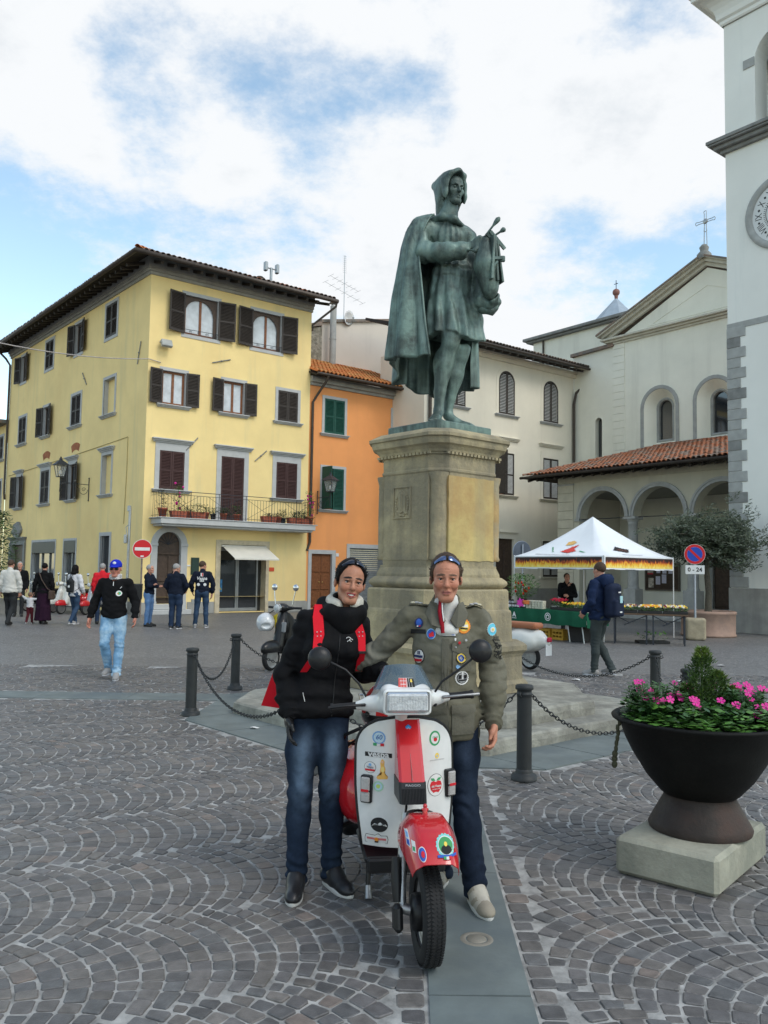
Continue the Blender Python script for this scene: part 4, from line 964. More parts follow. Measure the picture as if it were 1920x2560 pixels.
mb=MB();mb.plate(rect(.0,4.29,.3,5.7),-6.5,None,[[(a,b)for a,b in arch(1.4,3.1,.9,4.0)]],axes='yzx');mb.build('end_wall',m_bei,Pt);MB().plate(rect(.0,4.29,.3,5.7),5.0,None,axes='yzx').build('end_wall',m_bei,Pt)
ps=radians(17);ez=5.78;dpt=5.2/cos(ps)
mb=MB();hip=2.2
V4=[(-7.75,-.82,ez),(5.4,-.82,ez),(5.4,4.29,ez+5.1*math.tan(ps)),(-7.75+4.2,4.29,ez+5.1*math.tan(ps)),(-7.75,4.29,ez)]
mb.add(V4+[(a,b,c-.09)for a,b,c in V4],[(0,1,2,3),(0,3,4),(5,8,7,6),(5,9,8),(0,5,6,1),(0,4,9,5)]);prf=mb.build('roof',m_soff,Pt)
tile_field(Pt,(-7.62,-.87,ez+.02),(1,0,0),(0,cos(ps),sin(ps)),65,14,5,'tttg',pitch=.2,rowp=.37,seed=21,clip=lambda a,b:a>b*.78)
tile_field(Pt,(-7.78,-.8,ez+.05),Vector((5.09,-4.23,0)),Vector((4.2,5.09,1.56)),1,18,0,'t',rowp=.36,seed=22)
mb=MB()
for k in range(27):mb.obox((-7.5+k*.48,-.35,ez-.06),(.045,.45,.05),Matrix.Rotation(ps,3,'X'))
mb.build('rafters',m_soff,prf);MB().tube([(-7.85,-.92,ez-.05),(5.4,-.92,ez-.05)],.06,8).build('gutter',m_soff,prf)
mb=MB();mb.box(xL,xR,-.05,.0,5.46,5.69,.01);mb.build('frieze',M('portico_frieze',(.44,.42,.34),.9,bump=.2),Pt)
# tower
To=thing('bell_tower','white plastered bell tower with grey corner quoins, clock and bells','tower',(10.36,24.84,0),CA)
TW=3.55;tx=TW/2-.02
sp=17.20;r_=.78
MB().plate(rect(0,TW,1.30,23),0,None,[[(tx-r_,15.1),(tx+r_,15.1)]+arc_pts(tx,sp,r_,0,pi,14)]).plate(rect(0,TW,1.30,23),0,None,axes='yzx').plate(rect(0,TW,1.30,23),TW,None,axes='yzx').build('wall',m_tow,To)
mb=MB();inn=[(tx-r_,15.1),(tx+r_,15.1)]+arc_pts(tx,sp,r_,0,pi,14);n=len(inn);mb.add([(a,0,b)for a,b in inn]+[(a,.7,b)for a,b in inn],[(i,(i+1)%n,(i+1)%n+n,i+n)for i in range(n)]);mb.build('belfry_arch',m_tow,To)
MB().plate(rect(.05,TW-.05,15,19),2.6,None).build('belfry_back',m_tow,To)
for x0,x1 in((tx-r_-.36,tx-r_-.003),(tx+r_+.003,tx+r_+.36)):MB().box(x0,x1,-.03,.0,sp-.16,sp+.12,.006).build('impost',m_gst,To)
MB().box(-.05,TW+.05,-.05,TW,0,1.32,.01).build('plinth',m_plin,To)
z=1.33;k=0
while z<9.05:
 h=.30 if k%2 else .325;w=.40 if k%2 else .565;d=.565 if k%2 else .40
 MB().box(-.03,w,-.03,d,z+.004,z+h-.004,.012).build('quoin',m_gst2 if k%5==3 else m_gst,To);z+=h;k+=1
MB().box(-.02,TW+.02,-.02,TW,9.10,9.29,.006).build('string_course',m_gst,To)
mb=MB()
for o,z0,z1 in((.12,14.64,14.76),(.26,14.76,14.88),(.38,14.88,14.94),(.42,14.94,15.05)):mb.box(-o,TW+o,-o,TW,z0,z1-.002,.012)
mb.build('belfry_cornice',m_gst2,To)
mb=MB();prv=[(.05,18.75),(.09,18.80),(.09,18.9),(.16,18.95)]+[(.16+.5*(1-cos(pi/2*k/6)),18.95+.62*sin(pi/2*k/6))for k in range(1,7)]+[(.70,19.6),(.70,19.72),(.78,19.75),(.78,19.85)]
R=[[(-o,-o,z),(TW+o,-o,z),(TW+o,TW+o,z),(-o,TW+o,z)]for o,z in prv];mb.ring_loft(R,0,False,False,True);mb.build('top_cornice',m_tow,To)
mb=MB();mb.box(-.85,TW+.85,-.85,TW+.85,19.86,19.95);mb.build('roof',m_gst2,To)
# clock
cz_,cr=12.30,1.13;cxx=tx
mb=MB()
R=[[(cxx+r*cos(t),y,cz_+r*sin(t))for t in[2*pi*k/48 for k in range(48)]]for r,y in((cr,.0),(cr,-.05),(cr-.03,-.075),(cr-.10,-.085),(cr-.19,-.06),(cr-.21,-.03),(cr-.21,.0))]
mb.ring_loft(R,0,True,False,False);ck=mb.build('clock',m_gst,To)
R=[[(cxx+r*cos(t),-.012,cz_+r*sin(t))for t in[2*pi*k/48 for k in range(48)]]for r in(cr-.2,.01)];MB().ring_loft(R,0,False,False,False).build('dial',M('clock_dial',(.66,.68,.67),.6,var=.05,bump=.05),ck)
R=[[(cxx+r*cos(t),y,cz_+r*sin(t))for t in[2*pi*k/48 for k in range(48)]]for r,y in((.52,-.014),(.50,-.014))];m_num=M('clock_black',(.015,.015,.016),.5,bump=0);MB().ring_loft(R,0,False,False,False).build('minute_ring',m_num,ck)
for k in range(60):
 if k%5:continue
for i,nm in enumerate(['XII','I','II','III','IIII','V','VI','VII','VIII','IX','X','XI']):
 t=pi/2-i*pi/6;u=Vector((cos(t),0,sin(t)));o=Vector((cxx,-.014,cz_))+u*.72
 text_mesh(nm,.30,m_num,'numeral',ck,frame(o,(sin(t),0,-cos(t)),u),sx=.72)
mb=MB()
for k in range(12):t=pi/12+k*pi/6;mb.obox((cxx+.74*cos(t),-.016,cz_+.74*sin(t)),(.03,.003,.03),Matrix.Rotation(-t+pi/4,3,'Y'))
for k in range(60):t=k*pi/30;mb.obox((cxx+.56*cos(t),-.016,cz_+.56*sin(t)),(.022,.002,.007),Matrix.Rotation(-t,3,'Y'))
mb.build('minute_marks',m_num,ck)
mb=MB()
for t,l,w in((radians(152),.52,.05),(radians(20),.78,.035)):
 u=Vector((cos(t),0,sin(t)));v=Vector((-sin(t),0,cos(t)));c=Vector((cxx,-.03,cz_));P=[c-u*.15-v*w,c+u*l*.7-v*w*1.6,c+u*l,c+u*l*.7+v*w*1.6,c-u*.15+v*w]
 mb.add(P+[p+Vector((0,.008,0))for p in P],[(0,1,2,3,4)]+[(i,(i+1)%5,(i+1)%5+5,i+5)for i in range(5)])
mb.build('clock_hand',m_num,ck)
# bell with yoke
be=thing('church_bell','green bronze bell hanging in the tower opening','bell',To.location+Matrix.Rotation(CA,3,'Z')@Vector((tx,.75,15.9)),CA)
MB().lathe([(.55,0),(.56,.03),(.47,.12),(.39,.35),(.34,.62),(.28,.76),(.12,.84),(0,.86)],24).build('bell_body',M('green_bell_bronze',(.10,.22,.18),.6,metal=.5,var=.4,vs=8),be)
mb=MB();mb.box(-.62,.62,-.12,.12,.9,1.22,.04);mb.box(-.72,-.62,-.06,.06,1.0,1.1);mb.box(.62,.72,-.06,.06,1.0,1.1);mb.box(-.16,.16,-.14,.14,1.2,1.5,.05);mb.build('yoke',m_gst2,be)
mb=MB();mb.tube([(-.6+.6*(1-cos(k*.35))*0-.12*0,-.2,.95-.0*k)for k in range(2)]+[(-.66,-.3,.3),(-.66,-.32,-.4)],.03,6);mb.build('strike_arm',m_gst2,be)
# ---- neighbouring house at the far left
nx=-16.9
Nb=thing('neighbour_house','sliver of a yellow house with a clay chimney at the far left edge','house',YO,GA)
F2=FL
MB(F2).plate(rect(-27,-16.56,0,8.75),-.0,None,[rect(-18.2,-17.2,4.4,5.9),rect(-18.2,-17.2,7.0,8.2)]).build('wall',m_yel,Nb)
for q in((-18.2,-17.2,4.4,5.9),(-18.2,-17.2,7.0,8.2)):window(Nb,F2,*q,.12,SB,'closed')
mb=MB(F2);mb.box(-27,-16.58,-.7,2,8.76,8.95,.02);mb.build('roof',m_tileG,Nb);mb=MB(F2);mb.box(-17.7,-17.3,.5,.9,8.95,9.5,.02);mb.box(-17.75,-17.25,.45,.95,9.5,9.58);mb.box(-17.65,-17.35,.55,.85,9.58,9.8);mb.build('chimney',M('pinkish_brick',(.42,.17,.12),.9,var=.2),Nb)
# ---------------------------------------------------------------- smooth solid modelling (for figures and bronze)
def _hash(i,j,k,s):
 n=(i*374761393+j*668265263+k*2147483647+s*1274126177)&0x7fffffff
 n=((n ^(n >> 13))*1274126177)&0x7fffffff
 return((n ^(n >> 16))&0xffff)/65535.0
def vnoise(P,sc,seed=0):
 Q=np.asarray(P)*np.asarray(sc);I=np.floor(Q).astype(np.int64);F=Q-I;F=F*F*(3-2*F);r=0
 for a in(0,1):
  for b in(0,1):
   for c in(0,1):
    w=(F[...,0]if a else 1-F[...,0])*(F[...,1]if b else 1-F[...,1])*(F[...,2]if c else 1-F[...,2])
    r=r+w*_hash(I[...,0]+a,I[...,1]+b,I[...,2]+c,seed)
 return r-.5
class SDF:
 def __init__(s,lo,hi,vox):
  s.v=vox;s.lo=np.array(lo,float);n=np.ceil((np.array(hi)-s.lo)/vox).astype(int)+1
  s.ax=[s.lo[i]+vox*np.arange(n[i])for i in range(3)];s.D=np.full(n,.5,np.float32);s.X=Matrix.Identity(4);s.sc=1.0
 def at(s,X,sc=1.0):s.X=X@Matrix.Scale(sc,4);s.sc=sc;return s
 def w(s,p):return np.array(s.X@Vector(p))
 def _sub(s,lo,hi,k):
  m=k+s.v*3;sl=[]
  for i in range(3):
   a=np.searchsorted(s.ax[i],lo[i]-m);b=np.searchsorted(s.ax[i],hi[i]+m)
   if b<=a:return None,None
   sl.append(slice(a,b))
  G=np.meshgrid(*[s.ax[i][sl[i]]for i in range(3)],indexing='ij');return tuple(sl),np.stack(G,-1)
 def _put(s,sl,d,k,op):
  D=s.D[sl]
  if op=='u':
   if k>0:h=np.clip(.5+.5*(D-d)/k,0,1);r=D*(1-h)+d*h-k*h*(1-h)
   else:r=np.minimum(D,d)
  else:
   if k>0:h=np.clip(.5-.5*(D+d)/k,0,1);r=D*(1-h)+(-d)*h+k*h*(1-h)
   else:r=np.maximum(D,-d)
  s.D[sl]=r
 def cone(s,a,b,ra,rb=None,k=.02,op='u',sq=None):
  rb=ra if rb is None else rb;a=s.w(a);b=s.w(b);ra*=s.sc;rb*=s.sc;k*=s.sc;R=max(ra,rb)*(1.6 if sq else 1)
  sl,P=s._sub(np.minimum(a,b)-R,np.maximum(a,b)+R,k+.03)
  if sl is None:return s
  ba=b-a;t=np.clip(((P-a)@ba)/max(1e-9,ba@ba),0,1);q=P-a-t[...,None]*ba
  if sq is not None:q=q*np.array(sq)
  s._put(sl,np.linalg.norm(q,axis=-1)-(ra+(rb-ra)*t),k,op);return s
 def path(s,pts,rs,k=.02,op='u'):
  for i in range(len(pts)-1):s.cone(pts[i],pts[i+1],rs[i],rs[i+1],k,op)
  return s
 def ell(s,c,r,k=.02,op='u',R=None):
  c=s.w(c);r=np.array(r,float)*s.sc;k*=s.sc;M3=np.array(s.X.to_3x3().normalized())
  if R is not None:M3=M3@np.array(R)
  m=r.max();sl,P=s._sub(c-m,c+m,k+.03)
  if sl is None:return s
  q=(P-c)@M3;k0=np.linalg.norm(q/r,axis=-1);k1=np.linalg.norm(q/(r*r),axis=-1)+1e-9
  s._put(sl,k0*(k0-1)/k1,k,op);return s
 def box(s,c,h,rad=.01,k=.01,op='u',R=None):
  c=s.w(c);h=np.array(h,float)*s.sc;rad*=s.sc;k*=s.sc;M3=np.array(s.X.to_3x3().normalized())
  if R is not None:M3=M3@np.array(R)
  m=np.linalg.norm(h);sl,P=s._sub(c-m,c+m,k+.03)
  if sl is None:return s
  q=np.abs((P-c)@M3)-(h-rad);d=np.linalg.norm(np.maximum(q,0),axis=-1)+np.minimum(q.max(-1),0)-rad
  s._put(sl,d,k,op);return s
 def grid(s):return np.stack(np.meshgrid(*s.ax,indexing='ij'),-1)
 def fn(s,f,k=.02,op='u'):
  s._put((slice(None),)*3,f(s.grid()).astype(np.float32),k,op);return s
 def cut(s,o,n,k=0):      # remove the side the normal points to
  o=s.w(o);n=np.array(s.X.to_3x3().normalized()@Vector(n).normalized())
  d=(s.grid()-o)@n;s._put((slice(None),)*3,-d,k,'s');return s
 def displace(s,f):         # f(points near the surface) -> outward amount
  m=np.abs(s.D)<.06;P=np.stack([s.ax[i][q]for i,q in enumerate(np.nonzero(m))],-1);s.D[m]-=f(P).astype(np.float32);return s
 def mesh(s):
  D=s.D;sh=D.shape;ins=D<0
  cs=np.zeros([n-1 for n in sh],np.int8)
  for a in(0,1):
   for b in(0,1):
    for c in(0,1):cs+=ins[a:sh[0]-1+a,b:sh[1]-1+b,c:sh[2]-1+c]
  act=np.argwhere((cs>0)&(cs<8));idx=np.full(cs.shape,-1,np.int64);idx[tuple(act.T)]=np.arange(len(act))
  pos=np.zeros((len(act),3));cnt=np.zeros(len(act));C=[(a,b,c)for a in(0,1)for b in(0,1)for c in(0,1)]
  for i,p in enumerate(C):
   for q in C[i+1:]:
    if sum(abs(x-y)for x,y in zip(p,q))!=1:continue
    A=act+p;B=act+q;da=D[tuple(A.T)];db=D[tuple(B.T)];m=(da<0)!=(db<0)
    t=np.where(m,da/np.where(m,da-db,1),0)[:,None];pos+=np.where(m[:,None],A+(B-A)*t,0);cnt+=m
  V=s.lo+s.v*pos/cnt[:,None];F=[]
  for ax in range(3):
   o=[1 if i==ax else 0 for i in range(3)];A=ins[:sh[0]-o[0],:sh[1]-o[1],:sh[2]-o[2]];B=ins[o[0]:,o[1]:,o[2]:]
   e=np.argwhere(A!=B);u,w=(ax+1)%3,(ax+2)%3
   e=e[(e[:,u]>0)&(e[:,w]>0)&(e[:,u]<sh[u]-1)&(e[:,w]<sh[w]-1)]
   du=np.zeros(3,int);du[u]=1;dw=np.zeros(3,int);dw[w]=1
   q=np.stack([idx[tuple((e-d).T)]for d in(du+dw,dw,0*du,du)],1);fl=ins[tuple(e.T)]
   q[~fl]=q[~fl][:,::-1];F.append(q)
  return V,np.concatenate(F)
def np_object(name,VF,mats,parent=None,colfn=None,matfn=None,smooth=True,relax=0,**kw):
 """link numpy geometry (one or several (V,F) pieces) as one mesh"""
 if isinstance(VF,tuple):VF=[VF]
 o=0;Vs=[];Fs=[]
 for V,F in VF:Vs.append(V);Fs.append(F+o);o+=len(V)
 V=np.concatenate(Vs);F=np.concatenate(Fs)
 for _ in range(relax):
  S=np.zeros_like(V);c=np.zeros(len(V))
  for k in range(4):np.add.at(S,F[:,k],V[F[:,(k+1)%4]]);np.add.at(c,F[:,k],1)
  m=c>0;V[m]=V[m]*.5+.5*S[m]/c[m][:,None]
 me=bpy.data.meshes.new(name);me.vertices.add(len(V));me.vertices.foreach_set('co',V.astype(np.float32).ravel())
 me.loops.add(F.size);me.loops.foreach_set('vertex_index',F.ravel().astype(np.int32));me.polygons.add(len(F))
 me.polygons.foreach_set('loop_start',np.arange(0,F.size,4,dtype=np.int32));me.polygons.foreach_set('loop_total',np.full(len(F),4,np.int32))
 for m in(mats if isinstance(mats,(list,tuple))else[mats]):me.materials.append(m)
 if matfn is not None:me.polygons.foreach_set('material_index',matfn(V[F].mean(1)).astype(np.int32))
 me.polygons.foreach_set('use_smooth',np.full(len(F),smooth));me.update(calc_edges=True);me.validate()
 if colfn is not None:
  ca=me.color_attributes.new('Col','FLOAT_COLOR','POINT');c=colfn(V);ca.data.foreach_set('color',np.concatenate([c,np.ones((len(V),1))],1).astype(np.float32).ravel())
 return link(name,me,parent,**kw)
def rotm(x=0,y=0,z=0):return Matrix.Rotation(radians(z),3,'Z')@Matrix.Rotation(radians(y),3,'Y')@Matrix.Rotation(radians(x),3,'X')
def TM(loc,x=0,y=0,z=0):return Matrix.Translation(loc)@rotm(x,y,z).to_4x4()
def head_sdf(S,X,sc=1.0,fem=0,smile=0,detail=True,jaw=1.0,ears=True):
 """a head: face towards -y, eyes at z=0, crown about +.122, chin about -.118"""
 S.at(X,sc)
 S.ell((0,.018,.036),(.074,.094,.086),.02);S.ell((0,-.028,-.034),(.057-.004*fem,.066,.083),.035)
 S.ell((0,-.030,.045),(.062,.062,.055),.03)
 S.cone((-.016,-.072,-.098),(.016,-.072,-.098),.020-.004*fem,k=.028)
 for x in(-1,1):
  S.cone((x*(.042-.004*fem)*jaw,.005,-.050),(x*.016,-.06,-.097),.016,.016-.002*fem,.025)
  S.ell((x*.042,-.060,-.022),(.022,.02,.018),.028)
  if detail:S.cone((x*.012,-.088,.022),(x*.046,-.074,.020),.0085,.006,.012)
 S.cone((0,-.088,.016),(0,-.111,-.028),.0075,.0125,.012);S.ell((0,-.104,-.033),(.017,.012,.009),.008)
 if detail:
  for x in(-1,1):S.ell((x*.031,-.099,.002),(.019,.014,.0105),.010,'s')
  if smile>.5:
   S.path([(-.0335,-.075,-.0520),(-.015,-.0915,-.0582),(0,-.0945,-.0598),(.015,-.0915,-.0582),(.0335,-.075,-.0520)],[.0028,.0042,.0046,.0042,.0028],.005)
   S.path([(-.0325,-.075,-.0540),(-.017,-.0895,-.0705),(0,-.0925,-.0755),(.017,-.0895,-.0705),(.0325,-.075,-.0540)],[.0028,.0044,.0052,.0044,.0028],.005)
   S.ell((0,-.100,-.0662),(.0285,.019,.0062),.002,'s')
  else:
   z=.004*smile
   S.path([(-.027,-.080,-.060+2*z),(-.011,-.094,-.0595),(.011,-.094,-.0595),(.027,-.080,-.060+2*z)],[.0028,.0052,.0052,.0028],.007)
   S.path([(-.025,-.080,-.063+2*z),(-.009,-.092,-.0715-z),(.009,-.092,-.0715-z),(.025,-.080,-.063+2*z)],[.0028,.006,.006,.0028],.007)
  if smile:
   for x in(-1,1):S.ell((x*.036,-.074,-.030),(.016,.012,.014),.02)
 if ears:
  for x in(-1,1):S.ell((x*.077,.012,-.006),(.010,.020,.030),.008,R=rotm(x=-12,z=x*20))
 S.cone((0,.025,-.06),(0,.036,-.19),.052-.006*fem,.058-.006*fem,.03)
 S.at(Matrix.Identity(4));return S
def hand_sdf(S,X,sc=1.0,curl=.5,spread=1.0,right=True,thumb=0.5):
 """a hand: wrist at the origin, fingers along -z, palm facing +y, thumb towards +x (mirrored for the other hand)"""
 S.at(X,sc);m=1 if right else-1
 S.box((0,0,-.048),(.040,.014,.046),.013,.012);S.cone((0,0,.03),(0,0,-.02),.027,.026,.02)
 L=[.066,.076,.071,.055]
 for i in range(4):
  x=m*(.029-i*.0195);p=Vector((x,0,-.09));a=0;sp=m*(.06-.045*i)*spread;pts=[p]
  for j,f in enumerate((.46,.31,.23)):
   a+=curl*(.55,.85,.6)[j];d=Vector((sp*cos(a),sin(a),-cos(a)));p=p+d*L[i]*f;pts.append(p)
  S.path(pts,[.0098,.0092,.0085,.0072],.004)
 p=Vector((m*.034,.006,-.022));q=Vector((m*(.058-.015*thumb),.016+.012*thumb,-.055));e=q+Vector((m*(.012-.03*thumb),.012*thumb+.004,-.032))
 S.path([p,q,e],[.016,.0115,.0088],.012);S.at(Matrix.Identity(4));return S
# ---------------------------------------------------------------- bronze statue
def bronze():
 m=M('verdigris_bronze',(.055,.078,.070),.5,metal=.3,var=.45,vs=6,bump=.4,bs=26,dist=.012,col2=(.14,.215,.19),c2amt=.55,streak=((.26,.36,.32),.48,6.5),spec=.5)
 return m
m_brz=bronze()
Stt=thing('statue','green bronze statue of a hooded man in cape and tunic holding tablets','statue',(MC.x,MC.y,3.285),0)
def SP(cx,cy,y=0.0):
 z=(2140-cy)*.001645;return(((cx-529)*.00166-.016*z),y,z)
prl=lambda a,z:[Matrix.Rotation(MR,3,'Z')@q for q in oct_ring(a,.04,z)]
mb=MB();mb.ring_loft([prl(.465,0.0),prl(.455,.012),prl(.455,.115),prl(.445,.125)],0,False,False,True);mb.build('plinth',m_brz,Stt)
def make_statue():
 S=SDF((-.75,-.62,.05),(.80,.6,3.45),.0145)
 # legs and feet
 S.path([SP(600,1120,-.02),SP(612,1400,-.16),SP(606,1455,-.17)],[.15,.115,.10],.04)
 S.path([SP(604,1450,-.16),SP(560,1590,-.10),SP(530,1800,-.09),SP(520,1930,-.10)],[.098,.115,.07,.058],.03);S.ell(SP(545,1590,-.06),(.10,.11,.2),.05)
 S.path([SP(522,1950,-.08),SP(500,2005,-.20),SP(470,2030,-.36)],[.065,.055,.035],.04);S.ell(SP(480,2040,-.34),(.075,.09,.035),.03);S.ell(SP(535,2025,-.04),(.06,.06,.05),.03)
 for i in range(5):S.cone(SP(450+i*17,2040,-.40+i*.012),SP(440+i*17,2052,-.44+i*.016),.02,.016,.008)
 S.path([SP(690,1120,.02),SP(690,1470,-.02),SP(685,1520,-.02)],[.15,.11,.095],.04)
 S.path([SP(684,1515,-.01),SP(645,1650,.04),SP(610,1830,.06),SP(595,1940,.06)],[.095,.11,.068,.056],.03);S.ell(SP(650,1640,.08),(.09,.1,.19),.05)
 S.path([SP(596,1960,.05),SP(650,2020,-.02),SP(740,2048,-.10)],[.062,.055,.034],.04);S.ell(SP(720,2050,-.08),(.11,.07,.034),.03)
 for i in range(5):S.cone(SP(745+i*9,2050,-.16+i*.03),SP(768+i*7,2058,-.18+i*.03),.018,.014,.008)
 # torso and skirt with folds
 def skirt(P):
  z0,z1=SP(0,1395)[2],SP(0,880)[2];t=np.clip((z1-P[...,2])/(z1-z0),0,1.15);cx=SP(628,900)[0]*(1-t)+SP(632,1390)[0]*t
  x=P[...,0]-cx;y=P[...,1]-.01;th=np.arctan2(y,x)
  f=1+t*(.055*np.sin(th*11+1.0+.8*np.sin(2*th))+.045*np.sin(th*17+2.2)*t+.03*np.sin(th*5+2.5))
  a=(.225+.15*t**.85)*f;b=(.18+.13*t**.85)*f;k=np.sqrt((x/a)**2+(y/b)**2);d=(k-1)*np.minimum(a,b)*.9
  zb=z0+.035*np.sin(th*3+1)-.03*(x/.3);return np.maximum(np.maximum(d,P[...,2]-z1-.04),zb-P[...,2])
 S.fn(skirt,.02)
 S.ell(SP(640,1370,0),(.27,.2,.16),.03,'s')
 S.ell(SP(625,800,.02),(.215,.175,.26),.05);S.ell(SP(605,640,.03),(.245,.18,.25),.06);S.ell(SP(640,860,0),(.225,.185,.1),.03)
 S.cone(SP(410,545,.04),SP(735,610,.04),.135,.125,.08)
 def belt(P):
  zc=SP(0,905)[2]-.10*(P[...,0]-SP(620,0)[0]);x=P[...,0]-SP(630,900)[0];k=np.sqrt((x/.25)**2+(P[...,1]/.205)**2);d=(k-1)*.2
  return np.maximum(d,np.abs(P[...,2]-zc)-.045)
 S.fn(belt,.008)
 # arms: the right one bent across the body, the left one under the tablets
 S.path([SP(400,545,.02),SP(388,640,-.06),SP(412,765,-.16)],[.135,.125,.115],.05);S.path([SP(412,765,-.16),SP(540,790,-.28),SP(668,790,-.32)],[.12,.115,.105],.04)
 S.cone(SP(660,790,-.32),SP(700,775,-.34),.06,.055,.015)
 S.box(SP(738,758,-.35),(.075,.045,.06),.04,.02,R=rotm(y=-12))
 for i,(a,b,c)in enumerate([((775,725),(815,712),(845,735)),((780,745),(825,735),(848,757)),((778,765),(822,760),(838,783)),((770,785),(808,785),(815,805))]):S.path([SP(*a,-.37),SP(*b,-.40),SP(*c,-.385)],[.026,.025,.02],.008)
 S.path([SP(730,790,-.38),SP(770,805,-.41),SP(790,790,-.42)],[.028,.024,.02],.01)
 S.path([SP(745,620,.02),SP(815,830,.0),SP(840,1000,-.06)],[.13,.12,.115],.05);S.path([SP(840,1000,-.06),SP(850,1120,-.16),SP(880,1160,-.22)],[.12,.105,.075],.04)
 for i in range(4):S.path([SP(885+i*4,1170-i*4,-.22-.035*i),SP(935,1150-i*5,-.25-.03*i),SP(945,1105-i*4,-.24-.03*i)],[.026,.024,.02],.01)
 # neck, head in its hood
 S.cone(SP(600,470,.02),SP(618,360,.0),.13,.10,.05)
 HX=TM(SP(634,250,-.02),x=6,z=28)
 S.at(HX,1.62).cone((0,.03,-.05),(0,.04,-.17),.055,.06,.03).at(Matrix.Identity(4))
 G=SDF((-.1,-.42,2.55),(.5,.3,3.4),.0085);head_sdf(G,HX,1.62,0,0,True,1.05,False)
 G.at(HX,1.62)
 for q in(-1,1):G.ell((q*.031,-.098,.002),(.015,.012,.008),.004,'s');G.path([(q*.014,-.1,.015),(q*.03,-.096,.0235),(q*.05,-.078,.016)],[.0045,.006,.003],.005);
 G.path([(-.022,-.090,-.0665),(0,-.1,-.0655),(.022,-.090,-.0665)],[.0032]*3,.004,'s');G.at(Matrix.Identity(4));np_object('head',G.mesh(),m_brz,Stt)
 # folds in the cloth
 def fold(P):
  x,y,z=P[:,0],P[:,1],P[:,2];up=np.clip((z-SP(0,1330)[2])/.1,0,1)*np.clip((SP(0,440)[2]-z)/.1,0,1)
  th=np.arctan2(y,x-SP(620,0)[0]);n=.019*np.sin(th*13+5*vnoise(P,(2,2,1.2),3)*4)*(.35+np.clip((SP(0,900)[2]-z)/.7,0,1)*.4)+.034*vnoise(P,(10,10,4.5),5)+.016*vnoise(P,(24,24,12),7)
  return n*up
 S.displace(fold);S.cone(SP(612,560,-.19),SP(640,840,-.21),.009,.007,.012,'s');np_object('figure',S.mesh(),m_brz,Stt,relax=1)
 # eyes
 for s in(-1,1):MB().sphere(HX@Vector((s*.031*1.62,-.083*1.62,.003)),.0185,10,7).build('eye',m_brz,Stt)
 # hood shell and collar
 H=SDF((-.42,-.5,2.4),(.62,.45,3.5),.011);hx=TM(SP(630,252,-.02),x=4,z=26)
 H.at(hx);H.ell((0,.05,.04),(.165,.235,.218),.02);H.path([(0,.05,.07),(-.09,.26,.12)],[.155,.055],.08);H.path([(0,.08,-.1),(0,.10,-.30)],[.165,.13],.06)
 for q in(-1,1):H.path([(q*.125,-.06,.08),(q*.135,-.08,-.08),(q*.112,-.12,-.27)],[.036,.032,.016],.05)
 H.path([(-.09,-.12,.165),(.0,-.14,.19),(.09,-.12,.165)],[.034,.034,.034],.05)
 H.ell((0,-.22,-.01),(.125,.28,.190),.02,'s');H.cone((0,-.06,-.12),(0,-.35,-.42),.125,.15,.03,'s');H.at(Matrix.Identity(4))
 H.path([SP(470,480,.06),SP(560,470,-.07),SP(640,495,-.12),SP(700,530,-.08)],[.065,.045,.04,.03],.05)
 H.displace(lambda P:.02*vnoise(P,(9,9,4),2)+.010*vnoise(P,(22,22,9),4));np_object('hood',H.mesh(),m_brz,Stt,relax=1)
make_statue()
